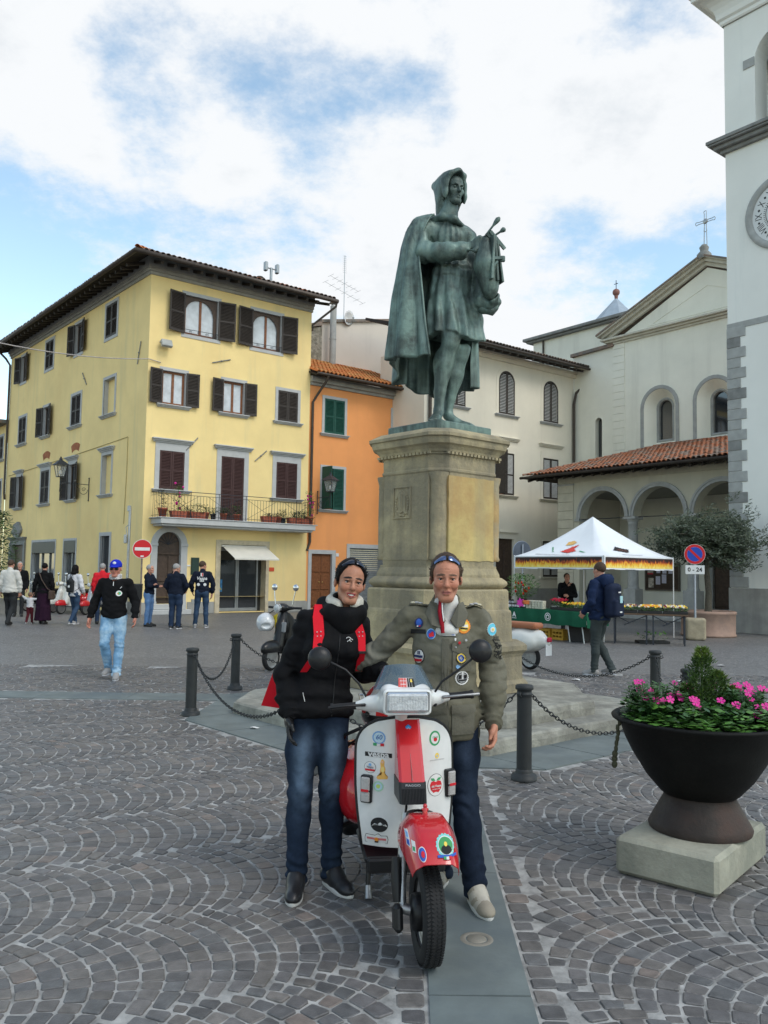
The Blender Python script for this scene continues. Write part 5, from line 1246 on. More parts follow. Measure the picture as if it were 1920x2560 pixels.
def make_cape():
 keys=[  # (height px, front-edge x px, left x px, right-back x px, front y, back y)
  (452,500,430,690,-.05,.16),(490,470,345,730,-.13,.24),(560,440,300,770,-.17,.29),(700,392,266,790,-.20,.32),(900,392,236,790,-.24,.34),
  (1100,412,216,785,-.26,.36),(1300,432,198,780,-.27,.38),(1560,455,182,782,-.27,.40),(1760,462,184,785,-.22,.40)]
 K=np.array(keys,float);nv,nu=70,150;V=np.zeros((nv,nu,3))
 for j in range(nv):
  for i in range(nu):
   u=i/(nu-1);hem=1562 if u<.40 else(1562+(1700-1562)*min(1,(u-.40)/.06))if u<.55 else 1700+90*math.sin((u-.55)*9)if u<.8 else 1745
   cy=452+(hem-452)*(j/(nv-1))**1.0;t=(cy-452)/1300
   r=[np.interp(cy,K[:,0],K[:,c])for c in range(1,6)];xf,xl,xr=SP(r[0],cy)[0],SP(r[1],cy)[0],SP(r[2],cy)[0];z=SP(0,cy)[2];yf,yb=r[3],r[4]
   pts=[(xf,yf),(xl+.06,yf*.62),(xl,.02),(xl+.12,yb*.8),((xl+xr)/2,yb),(xr-.03,yb*.72),(xr,.12)]
   s=u*(len(pts)-1);k=min(len(pts)-2,int(s));f=s-k
   P=[np.array(pts[max(0,min(len(pts)-1,k+q))])for q in(-1,0,1,2)]
   p=.5*(2*P[1]+(P[2]-P[0])*f+(2*P[0]-5*P[1]+4*P[2]-P[3])*f*f+(3*P[1]-P[0]-3*P[2]+P[3])*f**3)
   c=np.array([(xl+xr)/2,.05]);d=p-c;d/=np.linalg.norm(d)+1e-6
   amp=(.010+.050*min(1,t*1.2));w=math.sin(u*2*pi*8.5+.9*math.sin(3*t+u*9)+1)*.7+.45*math.sin(u*2*pi*14+2+2*t)
   p=p+d*amp*w;V[j,i]=(p[0],p[1],z+.012*math.sin(u*40)*(j==nv-1))
 P=V.reshape(-1,3);P=P+np.stack([vnoise(P,(7,7,3),9)*.03,vnoise(P,(7,7,3),10)*.03,0*P[:,0]],-1);V=P.reshape(nv,nu,3)
 du=np.gradient(V,axis=1);dv=np.gradient(V,axis=0);N=np.cross(du,dv);N/=np.linalg.norm(N,axis=-1,keepdims=True)+1e-9;B=V+N*.022
 A=np.concatenate([V.reshape(-1,3),B.reshape(-1,3)]);n=nv*nu;F=[]
 for j in range(nv-1):
  for i in range(nu-1):
   a=j*nu+i;F.append((a,a+1,a+nu+1,a+nu));F.append((n+a,n+a+nu,n+a+nu+1,n+a+1))
 for i in range(nu-1):
  for j in(0,nv-1):a=j*nu+i;F.append((a,a+1,n+a+1,n+a))
 for j in range(nv-1):
  for i in(0,nu-1):a=j*nu+i;F.append((a,a+nu,n+a+nu,n+a))
 np_object('cape',(A,np.array(F)),m_brz,Stt)
make_cape()
# tablets, brushes and ruler in the left hand
def board(c,h,R,nm,b=.015):MB().obox(SP(*c),h,R,b).build(nm,m_brz,Stt)
T=SDF((.25,-.75,1.4),(.85,.1,2.6),.014)
T.path([SP(845,745,-.34),SP(850,900,-.38),SP(880,1080,-.36)],[.10,.13,.07],.06);T.ell(SP(865,920,-.36),(.115,.13,.36),.05);T.ell(SP(895,1040,-.34),(.085,.10,.17),.06)
T.displace(lambda P:.012*vnoise(P,(14,14,6),8));np_object('satchel',T.mesh(),m_brz,Stt)
for k,(cx,w,a)in enumerate(((872,.018,3),(900,.016,-4),(928,.014,-9))):board((cx,870,-.40+.05*k),(w,.13,.27),rotm(y=a,z=20),'tablet',.006)
board((935,728,-.42),(.022,.012,.135),rotm(y=-42,z=10),'ruler',.004);board((885,690,-.42),(.04,.012,.05),rotm(y=-42),'ruler_head',.004)
for(a,b)in(((845,700),(948,568)),((905,700),(988,650))):
 p,q=Vector(SP(*a,-.42)),Vector(SP(*b,-.46));mb=MB();mb.tube([p,p.lerp(q,.55),p.lerp(q,.75),p.lerp(q,.9),q],[.012,.013,.028,.032,.012],8);mb.build('brush',m_brz,Stt)
mb=MB();mb.obox(SP(905,880,-.50),(.10,.012,.018),rotm(y=-3),.004);mb.obox(SP(965,880,-.48),(.028,.02,.036),None,.01);mb.obox(SP(905,930,-.50),(.06,.012,.014),rotm(y=-50),.004);mb.build('strap',m_brz,Stt)
C_=SDF((.35,-.55,1.2),(.85,.1,1.9),.014);C_.path([SP(930,1080,-.2),SP(950,1140,-.2),SP(915,1225,-.15)],[.035,.04,.015],.03);C_.path([SP(850,1180,-.15),SP(900,1200,-.2),SP(935,1185,-.2)],[.07,.05,.03],.04);np_object('cloth_end',C_.mesh(),m_brz,Stt)
# ---------------------------------------------------------------- people
def cloth(name,col,var=.12,rough=.9,bump=.35,bs=55,col2=None,c2=.4,sheen=.15,vs=6,streak=None):
 return M(name,col,rough,var=var,vs=vs,bump=bump,bs=bs,dist=.006,col2=col2,c2amt=c2,sheen=0,spec=.15,streak=streak)
m_skin=M('skin',(1,1,1),.5,attr=True,var=.13,vs=28,bump=.2,bs=120,dist=.003,spec=.35)
m_den=M('worn_denim',(1,1,1),.9,attr=True,var=.2,vs=30,bump=.4,bs=110,dist=.005,spec=.15)
m_eye=M('eye_white',(.42,.39,.37),.2,bump=0,var=.03);m_iris=M('eye_iris',(.03,.018,.012),.1,bump=0)
m_teeth=M('teeth',(.78,.75,.70),.2,bump=0,var=.03)
def skin_cols(tone,lip,brow,HX,sc=1.0,stubble=0,fem=0,flush=.1,smile=0):
 inv=np.array(HX.inverted());tone=np.array(tone);lip=np.array(lip);brow=np.array(brow)
 def f(V):
  P=(V@inv[:3,:3].T+inv[:3,3])/sc;x,y,z=np.abs(P[:,0]),P[:,1],P[:,2];c=np.tile(tone,(len(V),1))
  def mixc(m,q):
   nonlocal c
   m=np.clip(m,0,1)[:,None];c=c*(1-m)+np.array(q)*m
  front=np.clip((-.03-y)/.02,0,1)*(np.abs(z)<.14)
  ch=np.exp(-(((x-.038)/.02)**2+((z+.03)/.02)**2))*front;mixc(ch*flush*4,tone*np.array([1.08,.72,.66]))
  mixc(np.exp(-((x/.012)**2+((z+.03)/.014)**2))*front*flush*3,tone*np.array([1.05,.75,.70]))
  if stubble:mixc(stubble*front*np.clip((-.035-z)/.02,0,1)*(z>-.16),tone*np.array([.62,.6,.6]))
  lz=-.066+.010*(x/.028)**2*(smile>.5);mixc(2.2*np.clip(1-((x/.029)**2+((z-lz)/(.0135 if smile>.5 else .0105))**2),0,1)*front,lip)
  if smile<=.5:mixc(1.5*np.clip(1-((x/.025)**4+((z+.0655-.012*smile*(x/.025)**2)/.0024)**2),0,1)*front,lip*.35)  # shade of the crease between the lips, painted as a dark line
  by=.0265-.5*np.clip(x-.03,0,1)**1.0*.35;mixc(3*np.clip(1-(((x-.031)/.025)**2+((z-by)/.0062)**2),0,1)*front,brow)
  mixc(1.6*np.clip(1-(((x-.031)/.019)**2+((z-.0085)/.0045)**2),0,1)*front*(.7+.3*fem),brow*.6)
  return c
 return f
# default joints of a 1.75 m adult, facing -y
BASE=dict(hipL=(.09,0,.92),kneeL=(.10,-.02,.50),ankL=(.10,.02,.09),hipR=(-.09,0,.92),kneeR=(-.10,-.02,.50),ankR=(-.10,.02,.09),
   pel=(0,0,.95),waist=(0,0,1.10),chest=(0,0,1.28),neck=(0,.02,1.47),head=(0,-.01,1.632),
   shL=(.18,.015,1.415),elL=(.235,.03,1.14),wrL=(.235,-.05,.89),shR=(-.18,.015,1.415),elR=(-.235,.03,1.14),wrR=(-.235,-.05,.89))
def human(name,label,loc,rz,pose=None,sc=1.0,vox=.016,top=None,bottom=None,shoe=None,sole=None,hair=None,tone=(.50,.27,.185),lip=(.36,.12,.10),brow=(.05,.035,.03),headrot=(0,0,0),
          fem=0,bulk=1.0,hem=.86,leg=1.0,skirt=None,hero=False,smile=0,stubble=0,collar=True,hairstyle='short',hands=True,curl=(.55,.55),glove=None,toe=(0,0),wr=1.0,belly=0,group=None,seed=1,sleeve=1.0,handrot=(None,None),jawW=1.0,hem_flare=0,hs=1.0,fade=None,shoe2=None):
 J={k:Vector(v)for k,v in BASE.items()}
 for k,v in(pose or{}).items():J[k]=Vector(v)
 root=thing(name,label,'person',loc,rz,group);root.scale=(sc,)*3
 HX=TM(J['head'],*headrot);rs=np.random.RandomState(seed)
 # ---- body: head, neck, trunk, limbs and hands as one mesh
 pieces=[];hv=.0034 if hero else .0095
 c=np.array(J['head']);G=SDF(c-.17,c+np.array([.17,.17,.19]),hv);head_sdf(G,HX,hs,fem,smile,hero,jawW)
 if hero:
  G.at(HX,hs)
  for q in(-1,1):G.path([(q*.017,-.0855,.008),(q*.031,-.0885,.0105),(q*.046,-.0765,.0075)],[.0038,.0044,.0036],.003);G.path([(q*.018,-.085,-.0055),(q*.031,-.0865,-.0088),(q*.045,-.0765,-.005)],[.0034,.004,.0034],.004)
  for q in(-1,1):G.path([(q*.019,-.098,-.034),(q*.030,-.088,-.048),(q*.038,-.076,-.068)],[.0022,.0026,.0018],.004,'s');G.path([(q*.020,-.088,-.0135),(q*.034,-.0835,-.0165),(q*.046,-.074,-.012)],[.0014,.0018,.0012],.004,'s');G.cone((q*.0095,-.1075,-.0385),(q*.0085,-.112,-.036),.0028,k=.002,op='s')
  if not fem:
   for zz in(.052,.066):G.path([(-.035,-.080,zz),(0,-.094,zz+.002),(.035,-.080,zz)],[.0011]*3,.004,'s')
  G.at(Matrix.Identity(4))
 G.cut((0,0,J['neck'].z-.035),(0,0,-1));pieces.append(G.mesh())
 for sd,m in(('L',1),('R',-1)):
  if not hands:continue
  w,e=J['wr'+sd],J['el'+sd];d=(w-e).normalized();hr=handrot[0 if sd=='L' else 1]
  fwd=Vector(hr)if hr else Vector((-m*.75,-.3,0));z=-d;y=(fwd-z*fwd.dot(z)).normalized();x=y.cross(z)
  X=Matrix(((x.x,y.x,z.x,w.x),(x.y,y.y,z.y,w.y),(x.z,y.z,z.z,w.z),(0,0,0,1)))
  Hs=SDF(np.array(w)-.22,np.array(w)+.22,.0046 if hero else .008);thumbside=(X.to_3x3()@Vector((1,0,0))).dot(Vector((0,-1,0)))>0
  hand_sdf(Hs,X,1.0 if not fem else .92,curl[0 if sd=='L' else 1],1,thumbside);pieces.append(Hs.mesh())
 Bd=SDF((-.45,-.45,.03),(.45,.45,1.5),.03 if not hero else .025)
 Bd.ell(J['chest'],(.12,.07,.18),.03);Bd.ell(J['pel'],(.11,.07,.12),.05);Bd.cone(J['pel'],J['chest'],.07,.07,.05);Bd.cone(J['shL'],J['shR'],.045,k=.03);Bd.cone(J['chest'],J['neck']-Vector((0,0,.03)),.05,.045,.03)
 for sd in 'LR':
  Bd.path([J['sh'+sd],J['el'+sd],J['wr'+sd]],[.042,.036,.03],.02);Bd.path([J['hip'+sd],J['knee'+sd],J['ank'+sd]],[.07,.048,.04],.02)
 pieces.append(Bd.mesh());base=np.array(tone)
 gcol=skin_cols(tone,lip,brow,HX,hs,stubble,fem,.1,smile)
 mats=[m_skin]+([glove]if glove else[])
 hd=np.array(J['head'])
 body=np_object('body',pieces,mats,root,gcol,(lambda C:((np.linalg.norm(C-np.array(J['wrL']),axis=1)<.21)|(np.linalg.norm(C-np.array(J['wrR']),axis=1)<.21)).astype(int))if glove else None)
 for s in(-1,1):
  if hero:
   e=MB().sphere(HX@(Vector((s*.0315,-.0752,.002))*hs),.0112*hs,14,9).build('eye',m_eye,root)
   MB().sphere(HX@(Vector((s*.0315,-.0802,.0022))*hs),.0072*hs,10,7).build('iris',m_iris,root)
 if hero and smile>.5:
  mb=MB();U=[];Lw=[]
  for k in range(9):
   x=-.026+.052*k/8;q=(x/.026)**2;U.append(HX@(Vector((x,-.0905+.0105*q,-.0585+.0035*q))*hs));Lw.append(HX@(Vector((x,-.0905+.0105*q,-.0585+.0035*q-.0115*(1-q*.8)))*hs))
  mb.add(U+Lw,[(k,k+1,k+10,k+9)for k in range(8)],0,True);mb.build('teeth',m_teeth,root)
 # ---- top
 b=bulk;T=SDF((-.62,-.55,hem-.12),(.62,.55,1.62),vox)
 C,Wt,Pl=J['chest'],J['waist'],J['pel']
 T.ell(C,(.178*b,.122*b,.215),.04);T.cone(J['shL'].lerp(J['shR'],.05),J['shR'].lerp(J['shL'],.05),.068*b**.5,k=.05)
 T.ell(Wt+Vector((0,-belly*.5,0)),((.158-.012*fem)*b,(.115+belly)*b,.2),.06);T.ell(Pl,(.178*b+hem_flare,.128*b+hem_flare*.6,.17),.06)
 if fem:
  for s in(-1,1):T.ell(C+Vector((s*.075,-.085,-.015)),(.075,.065,.075),.05)
 if hem<.9:T.cone(Pl,Vector((Pl.x,Pl.y,hem-.02)),.14*b+hem_flare,.15*b+hem_flare,.08,sq=(.92,1.25,1))
 for sd,m in(('L',1),('R',-1)):
  s,e,w=J['sh'+sd],J['el'+sd],J['wr'+sd];mid=s.lerp(e,.5);wm=e.lerp(w,.5)
  T.path([s,mid,e],[.070*b**.5,.066*b**.5,.060*b**.5*sleeve],.03);T.path([e,wm,e.lerp(w,.98)],[.064*b**.5*sleeve,.058*b**.5*sleeve,.044*b**.4*sleeve],.025)
 if collar:T.path([J['neck']+Vector((0,.02,-.03)),J['neck']+Vector((0,.005,.03))],[.085,.075],.03);T.at(HX).cone((0,-.02,-.09),(0,-.04,-.20 if hero else-.15),.070 if hero else .062,.058 if hero else .05,.01,'s').at(Matrix.Identity(4))
 T.cut((0,0,hem),(0,0,-1),.012)
 seg=[(J['sh'+q],J['el'+q],J['wr'+q])for q in 'LR']
 def wrinkle(P):
  n=.016*vnoise(P,(9,9,11),seed)+.012*vnoise(P,(19,19,25),seed+1)+.005*vnoise(P,(42,42,50),seed+6);wv=np.zeros(len(P))
  for s,e,w in seg:
   for a,c2,fr in((s,e,34),(e,w,40)):
    a_,d=np.array(a),np.array(c2-a);L=np.linalg.norm(d);d=d/L;t=(P-a_)@d;r=np.linalg.norm(P-a_-t[:,None]*d,axis=1);near=np.clip(1-(r-.06)/.06,0,1)*((t>-.02)&(t<L+.02))
    de=np.minimum(np.linalg.norm(P-np.array(e),axis=1),np.linalg.norm(P-np.array(w),axis=1));k=np.clip(1.15-de/.17,.15,1)
    wv+=near*k*.0055*np.sin(t*fr*2.0+26*vnoise(P,(8,8,8),seed+2)+3)
  rd=np.abs(vnoise(P+.12*vnoise(P,(5,5,5),seed+11)[:,None],(7,5,12),seed+12));n=n-(.0065 if hero else .004)*np.clip(1-rd*6,0,1)**1.5-(.0035 if hero else .0)*np.clip(1-np.abs(vnoise(P,(13,9,24),seed+13))*7,0,1)
  lo=np.clip((1.12-P[:,2])/.12,0,1)*.006*np.sin(P[:,2]*70+12*vnoise(P,(6,6,3),seed+4))
  return n+wv+lo*(hem>.8)
 T.displace(wrinkle);tops=top if isinstance(top,(list,tuple))else[top]
 jk=np_object('jacket',T.mesh(),tops[0],root)
 # ---- trousers or skirt
 Q=SDF((-.42,-.5,.03),(.42,.5,1.12),vox)
 if skirt:
  def sk(P):
   t=np.clip((1.02-P[...,2])/(1.02-skirt),0,1);th=np.arctan2(P[...,1],P[...,0]);a=(.17+.06*t)*(1+.05*t*np.sin(9*th+1));bb=(.13+.07*t)*(1+.05*t*np.sin(9*th+1))
   k=np.sqrt((P[...,0]/a)**2+(P[...,1]/bb)**2);return np.maximum(np.maximum((k-1)*.15,P[...,2]-1.04),skirt-P[...,2])
  Q.fn(sk,.01)
 else:
  Q.ell(Pl+Vector((0,.005,0)),(.165*b**.7,.122*b**.7,.13),.05)
  for sd in 'LR':
   h,k,a=J['hip'+sd],J['knee'+sd],J['ank'+sd];Q.path([h+Vector((0,0,-.02)),h.lerp(k,.5),k],[.098*leg,.084*leg,.066*leg],.035);Q.path([k,k.lerp(a,.35)+Vector((0,.012,0)),k.lerp(a,.8),a+(k-a).normalized()*-.02],[.066*leg,.066*leg,.056*leg,.060*leg],.02)
  for sd,m in(('L',1),('R',-1)):Q.ell(J['hip'+sd]+Vector((0,.065,-.02)),(.08,.06,.09),.05)
 an=[np.array(J['ank'+q])for q in 'LR'];kn=[np.array(J['knee'+q])for q in 'LR']
 def wr2(P):
  n=.010*vnoise(P,(8,8,10),seed+7)
  for a in an:n+=np.clip(1-(P[:,2]-a[2])/.2,0,1)*.0035*np.sin(P[:,2]*110+10*vnoise(P,(12,12,5),seed+8))*wr
  for a in kn:n+=np.exp(-((P[:,2]-a[2])/.09)**2)*.0025*np.sin(P[:,2]*95+14*vnoise(P,(12,12,5),seed+9))*wr
  return n
 if not skirt:Q.cut((0,0,min(J['ankL'].z,J['ankR'].z)-.045),(0,0,-1),.01)
 Q.displace(wr2)
 def denim(V):
  f=np.zeros(len(V))
  for sd in 'LR':
   h,k=np.array(J['hip'+sd]),np.array(J['knee'+sd]);t=np.clip((h[2]-V[:,2])/(h[2]-k[2]),0,1.3);cx=h[0]+(k[0]-h[0])*t
   f=np.maximum(f,np.exp(-((V[:,0]-cx)/.045)**2)*np.clip(t*4-.5,0,1)*np.clip((1.25-t)*2.5,0,1)*np.clip((-V[:,1]+.01)/.06,0,1))
  f=np.clip(f*(.75+1.2*vnoise(V,(18,18,7),seed+3))+.25*vnoise(V,(9,9,5),seed+5),0,1)[:,None]
  return np.array(fade[0])*(1-f)+np.array(fade[1])*f
 np_object('skirt' if skirt else 'trousers',Q.mesh(),m_den if fade else bottom,root,denim if fade else None)
 # ---- shoes
 for sd,m,tz in(('L',1,toe[0]),('R',-1,toe[1])):
  a=J['ank'+sd];X=TM((a.x,a.y,a.z-.09),z=m*8+tz);lo=np.array([a.x-.26,a.y-.30,a.z-.10]);Sh=SDF(lo,lo+np.array([.52,.50,.27]),.0065 if hero else .012);Sh.at(X)
  Sh.path([(0,.03,.055),(0,-.06,.05),(0,-.16,.036)],[.044,.042,.033],.03);Sh.cone((0,.015,.07),(0,-.03,.085),.045,.042,.03);Sh.ell((0,-.135,.03),(.044,.075,.03),.02);Sh.at(X).box((0,-.06,.0),(.3,.4,.012),.001,.002,'s');Sh.at(Matrix.Identity(4))
  iv=np.array(X.inverted())
  def panel(Cc):q=Cc@iv[:3,:3].T+iv[:3,3];return((q[:,1]<-.135)|(q[:,1]>.045)|((np.abs(q[:,0])>.03)&(np.sin(q[:,1]*90+q[:,2]*60)>.35))).astype(int)
  u=np_object('shoe',Sh.mesh(),[shoe,shoe2]if shoe2 else shoe,root,None,panel if shoe2 else None)
  out=[]
  for i in range(26):
   t=2*pi*i/26;yy=-.062+.142*sin(t);w=.042+.008*math.exp(-((yy+.15)/.05)**2)-.006*math.exp(-((yy-.0)/.05)**2);out.append((w*cos(t),yy))
  mb=MB(X);mb.ring_loft([[(x,y,.001)for x,y in out],[(x*1.05,y*1.01,.008)for x,y in out],[(x*1.05,y*1.01,.022)for x,y in out],[(x*.98,y,.028)for x,y in out]]);mb.build('sole',sole or shoe,u)
  if hero:
   mb=MB(X)
   for i in range(5):yy=-.045-i*.018;zz=.104-i*.0092;mb.tube([(-.02,yy,zz-.003),(0,yy-.006,zz+.002),(.02,yy,zz-.003)],.0032,5)
   mb.build('laces',sole or shoe,u)
 # ---- hair
 if hair:
  K=SDF(c-.17,c+np.array([.17,.22,.19]),.006 if hero else .012);K.at(HX,hs)
  K.ell((0,.022,.042+.004*(hairstyle in('tied','receding'))),(.083,.102,.094),.0)
  if hairstyle=='short':
   K.ell((0,-.125,-.03),(.105,.10,.094),.02,'s');K.ell((0,.0,-.11),(.2,.2,.075),.02,'s')
   for s in(-1,1):K.cone((s*.074,-.028,.045),(s*.0745,-.018,-.018),.008,.005,.012)
   K.ell((0,.01,-.055),(.2,.075,.055),.01,'s')
  elif hairstyle=='receding':
   K.ell((0,-.125,-.005),(.085,.115,.105),.02,'s');K.ell((0,.0,-.11),(.2,.2,.075),.02,'s');K.ell((0,.0,-.06),(.2,.06,.055),.01,'s')
   for s in(-1,1):K.cone((s*.074,-.03,.05),(s*.0755,-.02,-.012),.008,.0045,.012)
  elif hairstyle=='tied':
   K.ell((0,-.13,-.02),(.082,.10,.110),.015,'s');K.ell((0,.01,-.13),(.2,.2,.075),.02,'s')
   for s in(-1,1):K.path([(s*.05,-.066,.085),(s*.068,-.046,.055),(s*.0745,-.015,.005)],[.008,.009,.007],.015)
   K.ell((0,.11,-.02),(.042,.04,.045),.03)
  elif hairstyle=='long':
   K.ell((0,-.14,-.03),(.075,.105,.11),.015,'s');K.path([(0,.05,0),(0,.07,-.12),(0,.075,-.2)],[.088,.08,.05],.03)
   for s in(-1,1):K.path([(s*.07,0,.03),(s*.078,.0,-.08),(s*.06,.03,-.15)],[.02,.022,.018],.03)
  elif hairstyle=='bald':
   K.ell((0,-.02,.08),(.1,.14,.085),.02,'s');K.ell((0,-.12,-.02),(.2,.11,.12),.01,'s');K.ell((0,0,-.12),(.2,.2,.075),.02,'s')
  K.at(Matrix.Identity(4));iv=np.array(HX.inverted())
  def strands(P):
   L=P@iv[:3,:3].T+iv[:3,3];q=.3 if hairstyle=='tied' else 1;return(.0022*np.sin(L[:,0]*420+18*vnoise(L,(14,30,30),3))*hero+.006*vnoise(L,(35,18,18),5))*q
  K.displace(strands);KV=K.mesh();hr_=np_object('hair',KV,hair,root)
  if hero:
   V,F=KV;rg=random.Random(seed);mb=MB();ctr=np.array(HX@Vector((0,.02,.03)));bk=HX.to_3x3()@Vector((0,1,.15));L0=.045 if hairstyle=='tied' else .022
   for _ in range(1500):
    p=Vector(V[rg.randrange(len(V))]);n=(p-Vector(ctr)).normalized();rv=.10 if hairstyle=='tied' else .22;lf=.3 if hairstyle=='tied' else .8;d=(bk+Vector((rg.uniform(-rv,rv),rg.uniform(-rv,rv),rg.uniform(-rv,rv))));d=(d-n*d.dot(n)).normalized();w=d.cross(n)*.0011;L=L0*rg.uniform(.6,1.3);a=p+n*.0005;b=p+d*L*.5-n*(L*L*1.3)+n*.0022*lf;c_=p+d*L-n*(L*L*5.2)+n*.002*lf
    mb.add([a-w,a+w,b+w,b-w,c_],[(0,1,2,3),(3,2,4)])
   mb.build('hair_strands',hair,hr_,kind='stuff')
 return root,J,HX
m_hbrown=M('brown_hair',(.058,.034,.02),.7,var=.35,vs=60,bump=.5,bs=150,dist=.004);m_hblack=M('black_hair',(.006,.005,.005),.6,var=.3,vs=60,bump=.4,bs=150,dist=.004,spec=.15);m_hgrey=M('grey_hair',(.30,.29,.28),.6,var=.3,vs=60,bump=.5,bs=150,dist=.004)
# ---------------------------------------------------------------- the couple in front
m_fj=cloth('grey_green_field_cotton',(.120,.113,.082),.2,.92,.4,60,col2=(.185,.178,.145),c2=.4,vs=5)
m_jean=cloth('dark_blue_denim',(.024,.036,.062),.2,.9,.35,90,col2=(.045,.065,.10),c2=.35,vs=4)
m_jeand=cloth('navy_denim',(.012,.019,.033),.2,.9,.35,90,vs=4)
m_sft=cloth('black_softshell',(.0055,.0055,.0065),.2,.75,.3,40,vs=6)
m_lea=M('black_leather',(.012,.012,.013),.35,var=.2,bump=.25,bs=120,dist=.003);m_lear=M('black_white_trainer',(.02,.02,.022),.4,var=.2,bump=.2,bs=90)
m_wsole=M('white_sole',(.55,.55,.53),.6,var=.1,bump=.1);m_beig=M('beige_trainer',(.42,.39,.33),.7,var=.12,vs=14,bump=.2,bs=90);m_red=cloth('red_strap',(.62,.012,.025),.08,.7,.2,80);m_wool=cloth('white_wool',(.62,.61,.58),.08);m_redknit=cloth('dark_red_knit',(.28,.015,.025),.1)
MANL,WOML=(.338,4.46,0),(-.335,4.55,0)
man,JM,HM=human('person','man in a patched grey-green jacket and navy jeans standing beside the scooter',MANL,radians(2),
 dict(hipL=(.085,0,.93),kneeL=(.105,-.03,.50),ankL=(.15,-.14,.09),hipR=(-.085,.02,.93),kneeR=(-.05,.02,.50),ankR=(.0,.12,.09),
         shL=(.18,.02,1.425),elL=(.265,.05,1.15),wrL=(.245,-.07,.885),shR=(-.18,.02,1.425),elR=(-.37,.10,1.22),wrR=(-.56,.20,1.15),head=(-.005,-.03,1.640),neck=(0,.01,1.485)),
 sc=1.0,vox=.0095,top=m_fj,bottom=m_jeand,shoe=m_beig,sole=m_wsole,hair=m_hbrown,hairstyle='receding',tone=(.44,.195,.125),lip=(.34,.12,.10),brow=(.10,.055,.035),headrot=(4,1,-3),
 hem=.80,bulk=1.0,hem_flare=.012,hs=1.0,hero=True,smile=.25,stubble=.12,curl=(.85,.6),shoe2=M('grey_tan_panel',(.27,.24,.19),.8,var=.15,bump=.2,bs=90),toe=(4,-22),seed=5,sleeve=1.15,handrot=((-1,-.2,0),(0,-.3,-1)),jawW=1.06,leg=1.02,fade=((.010,.016,.030),(.028,.042,.07)))
wom,JW,HW=human('person','smiling dark-haired woman in a black jacket with red rucksack straps',WOML,radians(10),
 dict(hipL=(.075,0,.92),kneeL=(.075,-.02,.50),ankL=(.085,-.02,.09),hipR=(-.085,0,.92),kneeR=(-.095,-.03,.50),ankR=(-.105,-.07,.09),
         pel=(-.005,0,.94),waist=(.015,0,1.10),chest=(.055,-.02,1.27),neck=(.105,-.01,1.455),head=(.150,-.05,1.608),shL=(.21,-.01,1.375),elL=(.25,.03,1.12),wrL=(.33,-.14,1.155),shR=(-.07,.0,1.39),elR=(-.175,.03,1.11),wrR=(-.165,-.09,.89)),
 sc=1.0,vox=.0095,top=m_sft,bottom=m_jean,shoe=m_lear,sole=m_wsole,hair=m_hblack,hairstyle='tied',tone=(.40,.185,.115),lip=(.34,.055,.06),brow=(.012,.008,.007),headrot=(0,8,3),fem=1,hem=.885,bulk=.95,hem_flare=.012,hs=.985,hero=True,smile=1,glove=m_lea,curl=(.6,.45),shoe2=M('dark_silver_panel',(.03,.03,.033),.35,metal=.4,var=.2,bump=.1),toe=(16,-2),seed=9,leg=.95,handrot=((0,-.5,-1),(1,-.3,0)),fade=((.014,.024,.045),(.10,.15,.22)))
# jacket fittings: cloth laid on the surface of the jacket
def jacket_of(p):return[c for c in p.children if c.name.startswith('jacket')][0]
from mathutils.bvhtree import BVHTree
_bv={}
def bvh(o):
 if o.name not in _bv:me=o.data;_bv[o.name]=BVHTree.FromPolygons([v.co for v in me.vertices],[p.vertices for p in me.polygons])
 return _bv[o.name]
def on_front(o,x,z,lift=.0,d=(0,1,0),start=-.6):
 """point and smoothed normal where a ray from the front meets the garment"""
 b=bvh(o);d=Vector(d);s=Vector((x,start,z))if abs(d.y)>.5 else Vector((start,x,z));h=b.ray_cast(s,d)
 if h[0]is None or(o.name.startswith('jacket')and h[0].y>.06):h=b.find_nearest(Vector((x,-.15,z)))
 return h[0]+h[1]*lift,h[1]
def drape(o,outline,name,mat,parent,lift=.004,th=.003,d=(0,1,0),start=-.6,n=6,c=None):
 """a thin piece (disc/rect outline in garment x,z) that follows the garment"""
 c=c or(sum(p[0]for p in outline)/len(outline),sum(p[1]for p in outline)/len(outline));rings=[];mb=MB()
 for k in range(1,n+1):
  f=k/n;rings.append([on_front(o,c[0]+(x-c[0])*f,c[1]+(z-c[1])*f,lift,d,start)[0]for x,z in outline])
 ce=on_front(o,c[0],c[1],lift,d,start)[0];m=len(outline);mb.add([ce]+rings[0],[(0,i+1,(i+1)%m+1)for i in range(m)],0,True);mb.ring_loft(rings,0,True,False,False)
 rim=[on_front(o,x,z,lift-th-.002,d,start)[0]for x,z in outline];mb.ring_loft([rings[-1],rim],0,False,False,False)
 return mb.build(name,mat,parent)
def disc(cx,cz,r,n=20,lobes=0,amp=.0,ry=None):return[(cx+(r*(1+amp*cos(lobes*t)))*cos(t),cz+((ry or r)*(1+amp*cos(lobes*t)))*sin(t))for t in[2*pi*k/n for k in range(n)]]
def C(n,c):return M('print_'+n,c,.75,var=.06,vs=40,bump=.15,bs=200,dist=.002)
jm=jacket_of(man);PK=thing  # patches are parts of the jacket wearer
def patch(o,root,x,z,layers,d=(0,1,0),start=-.6):
 first=None
 for i,(outl,mat)in enumerate(layers):
  q=drape(o,[(x+a,z+b)for a,b in outl],'patch' if i==0 else 'patch_motif',mat,first or root,.0045+.0014*i,.003 if i==0 else .0,d,start,5,(x+sum(p[0]for p in outl)/len(outl),z+sum(p[1]for p in outl)/len(outl)));first=first or q
 return first
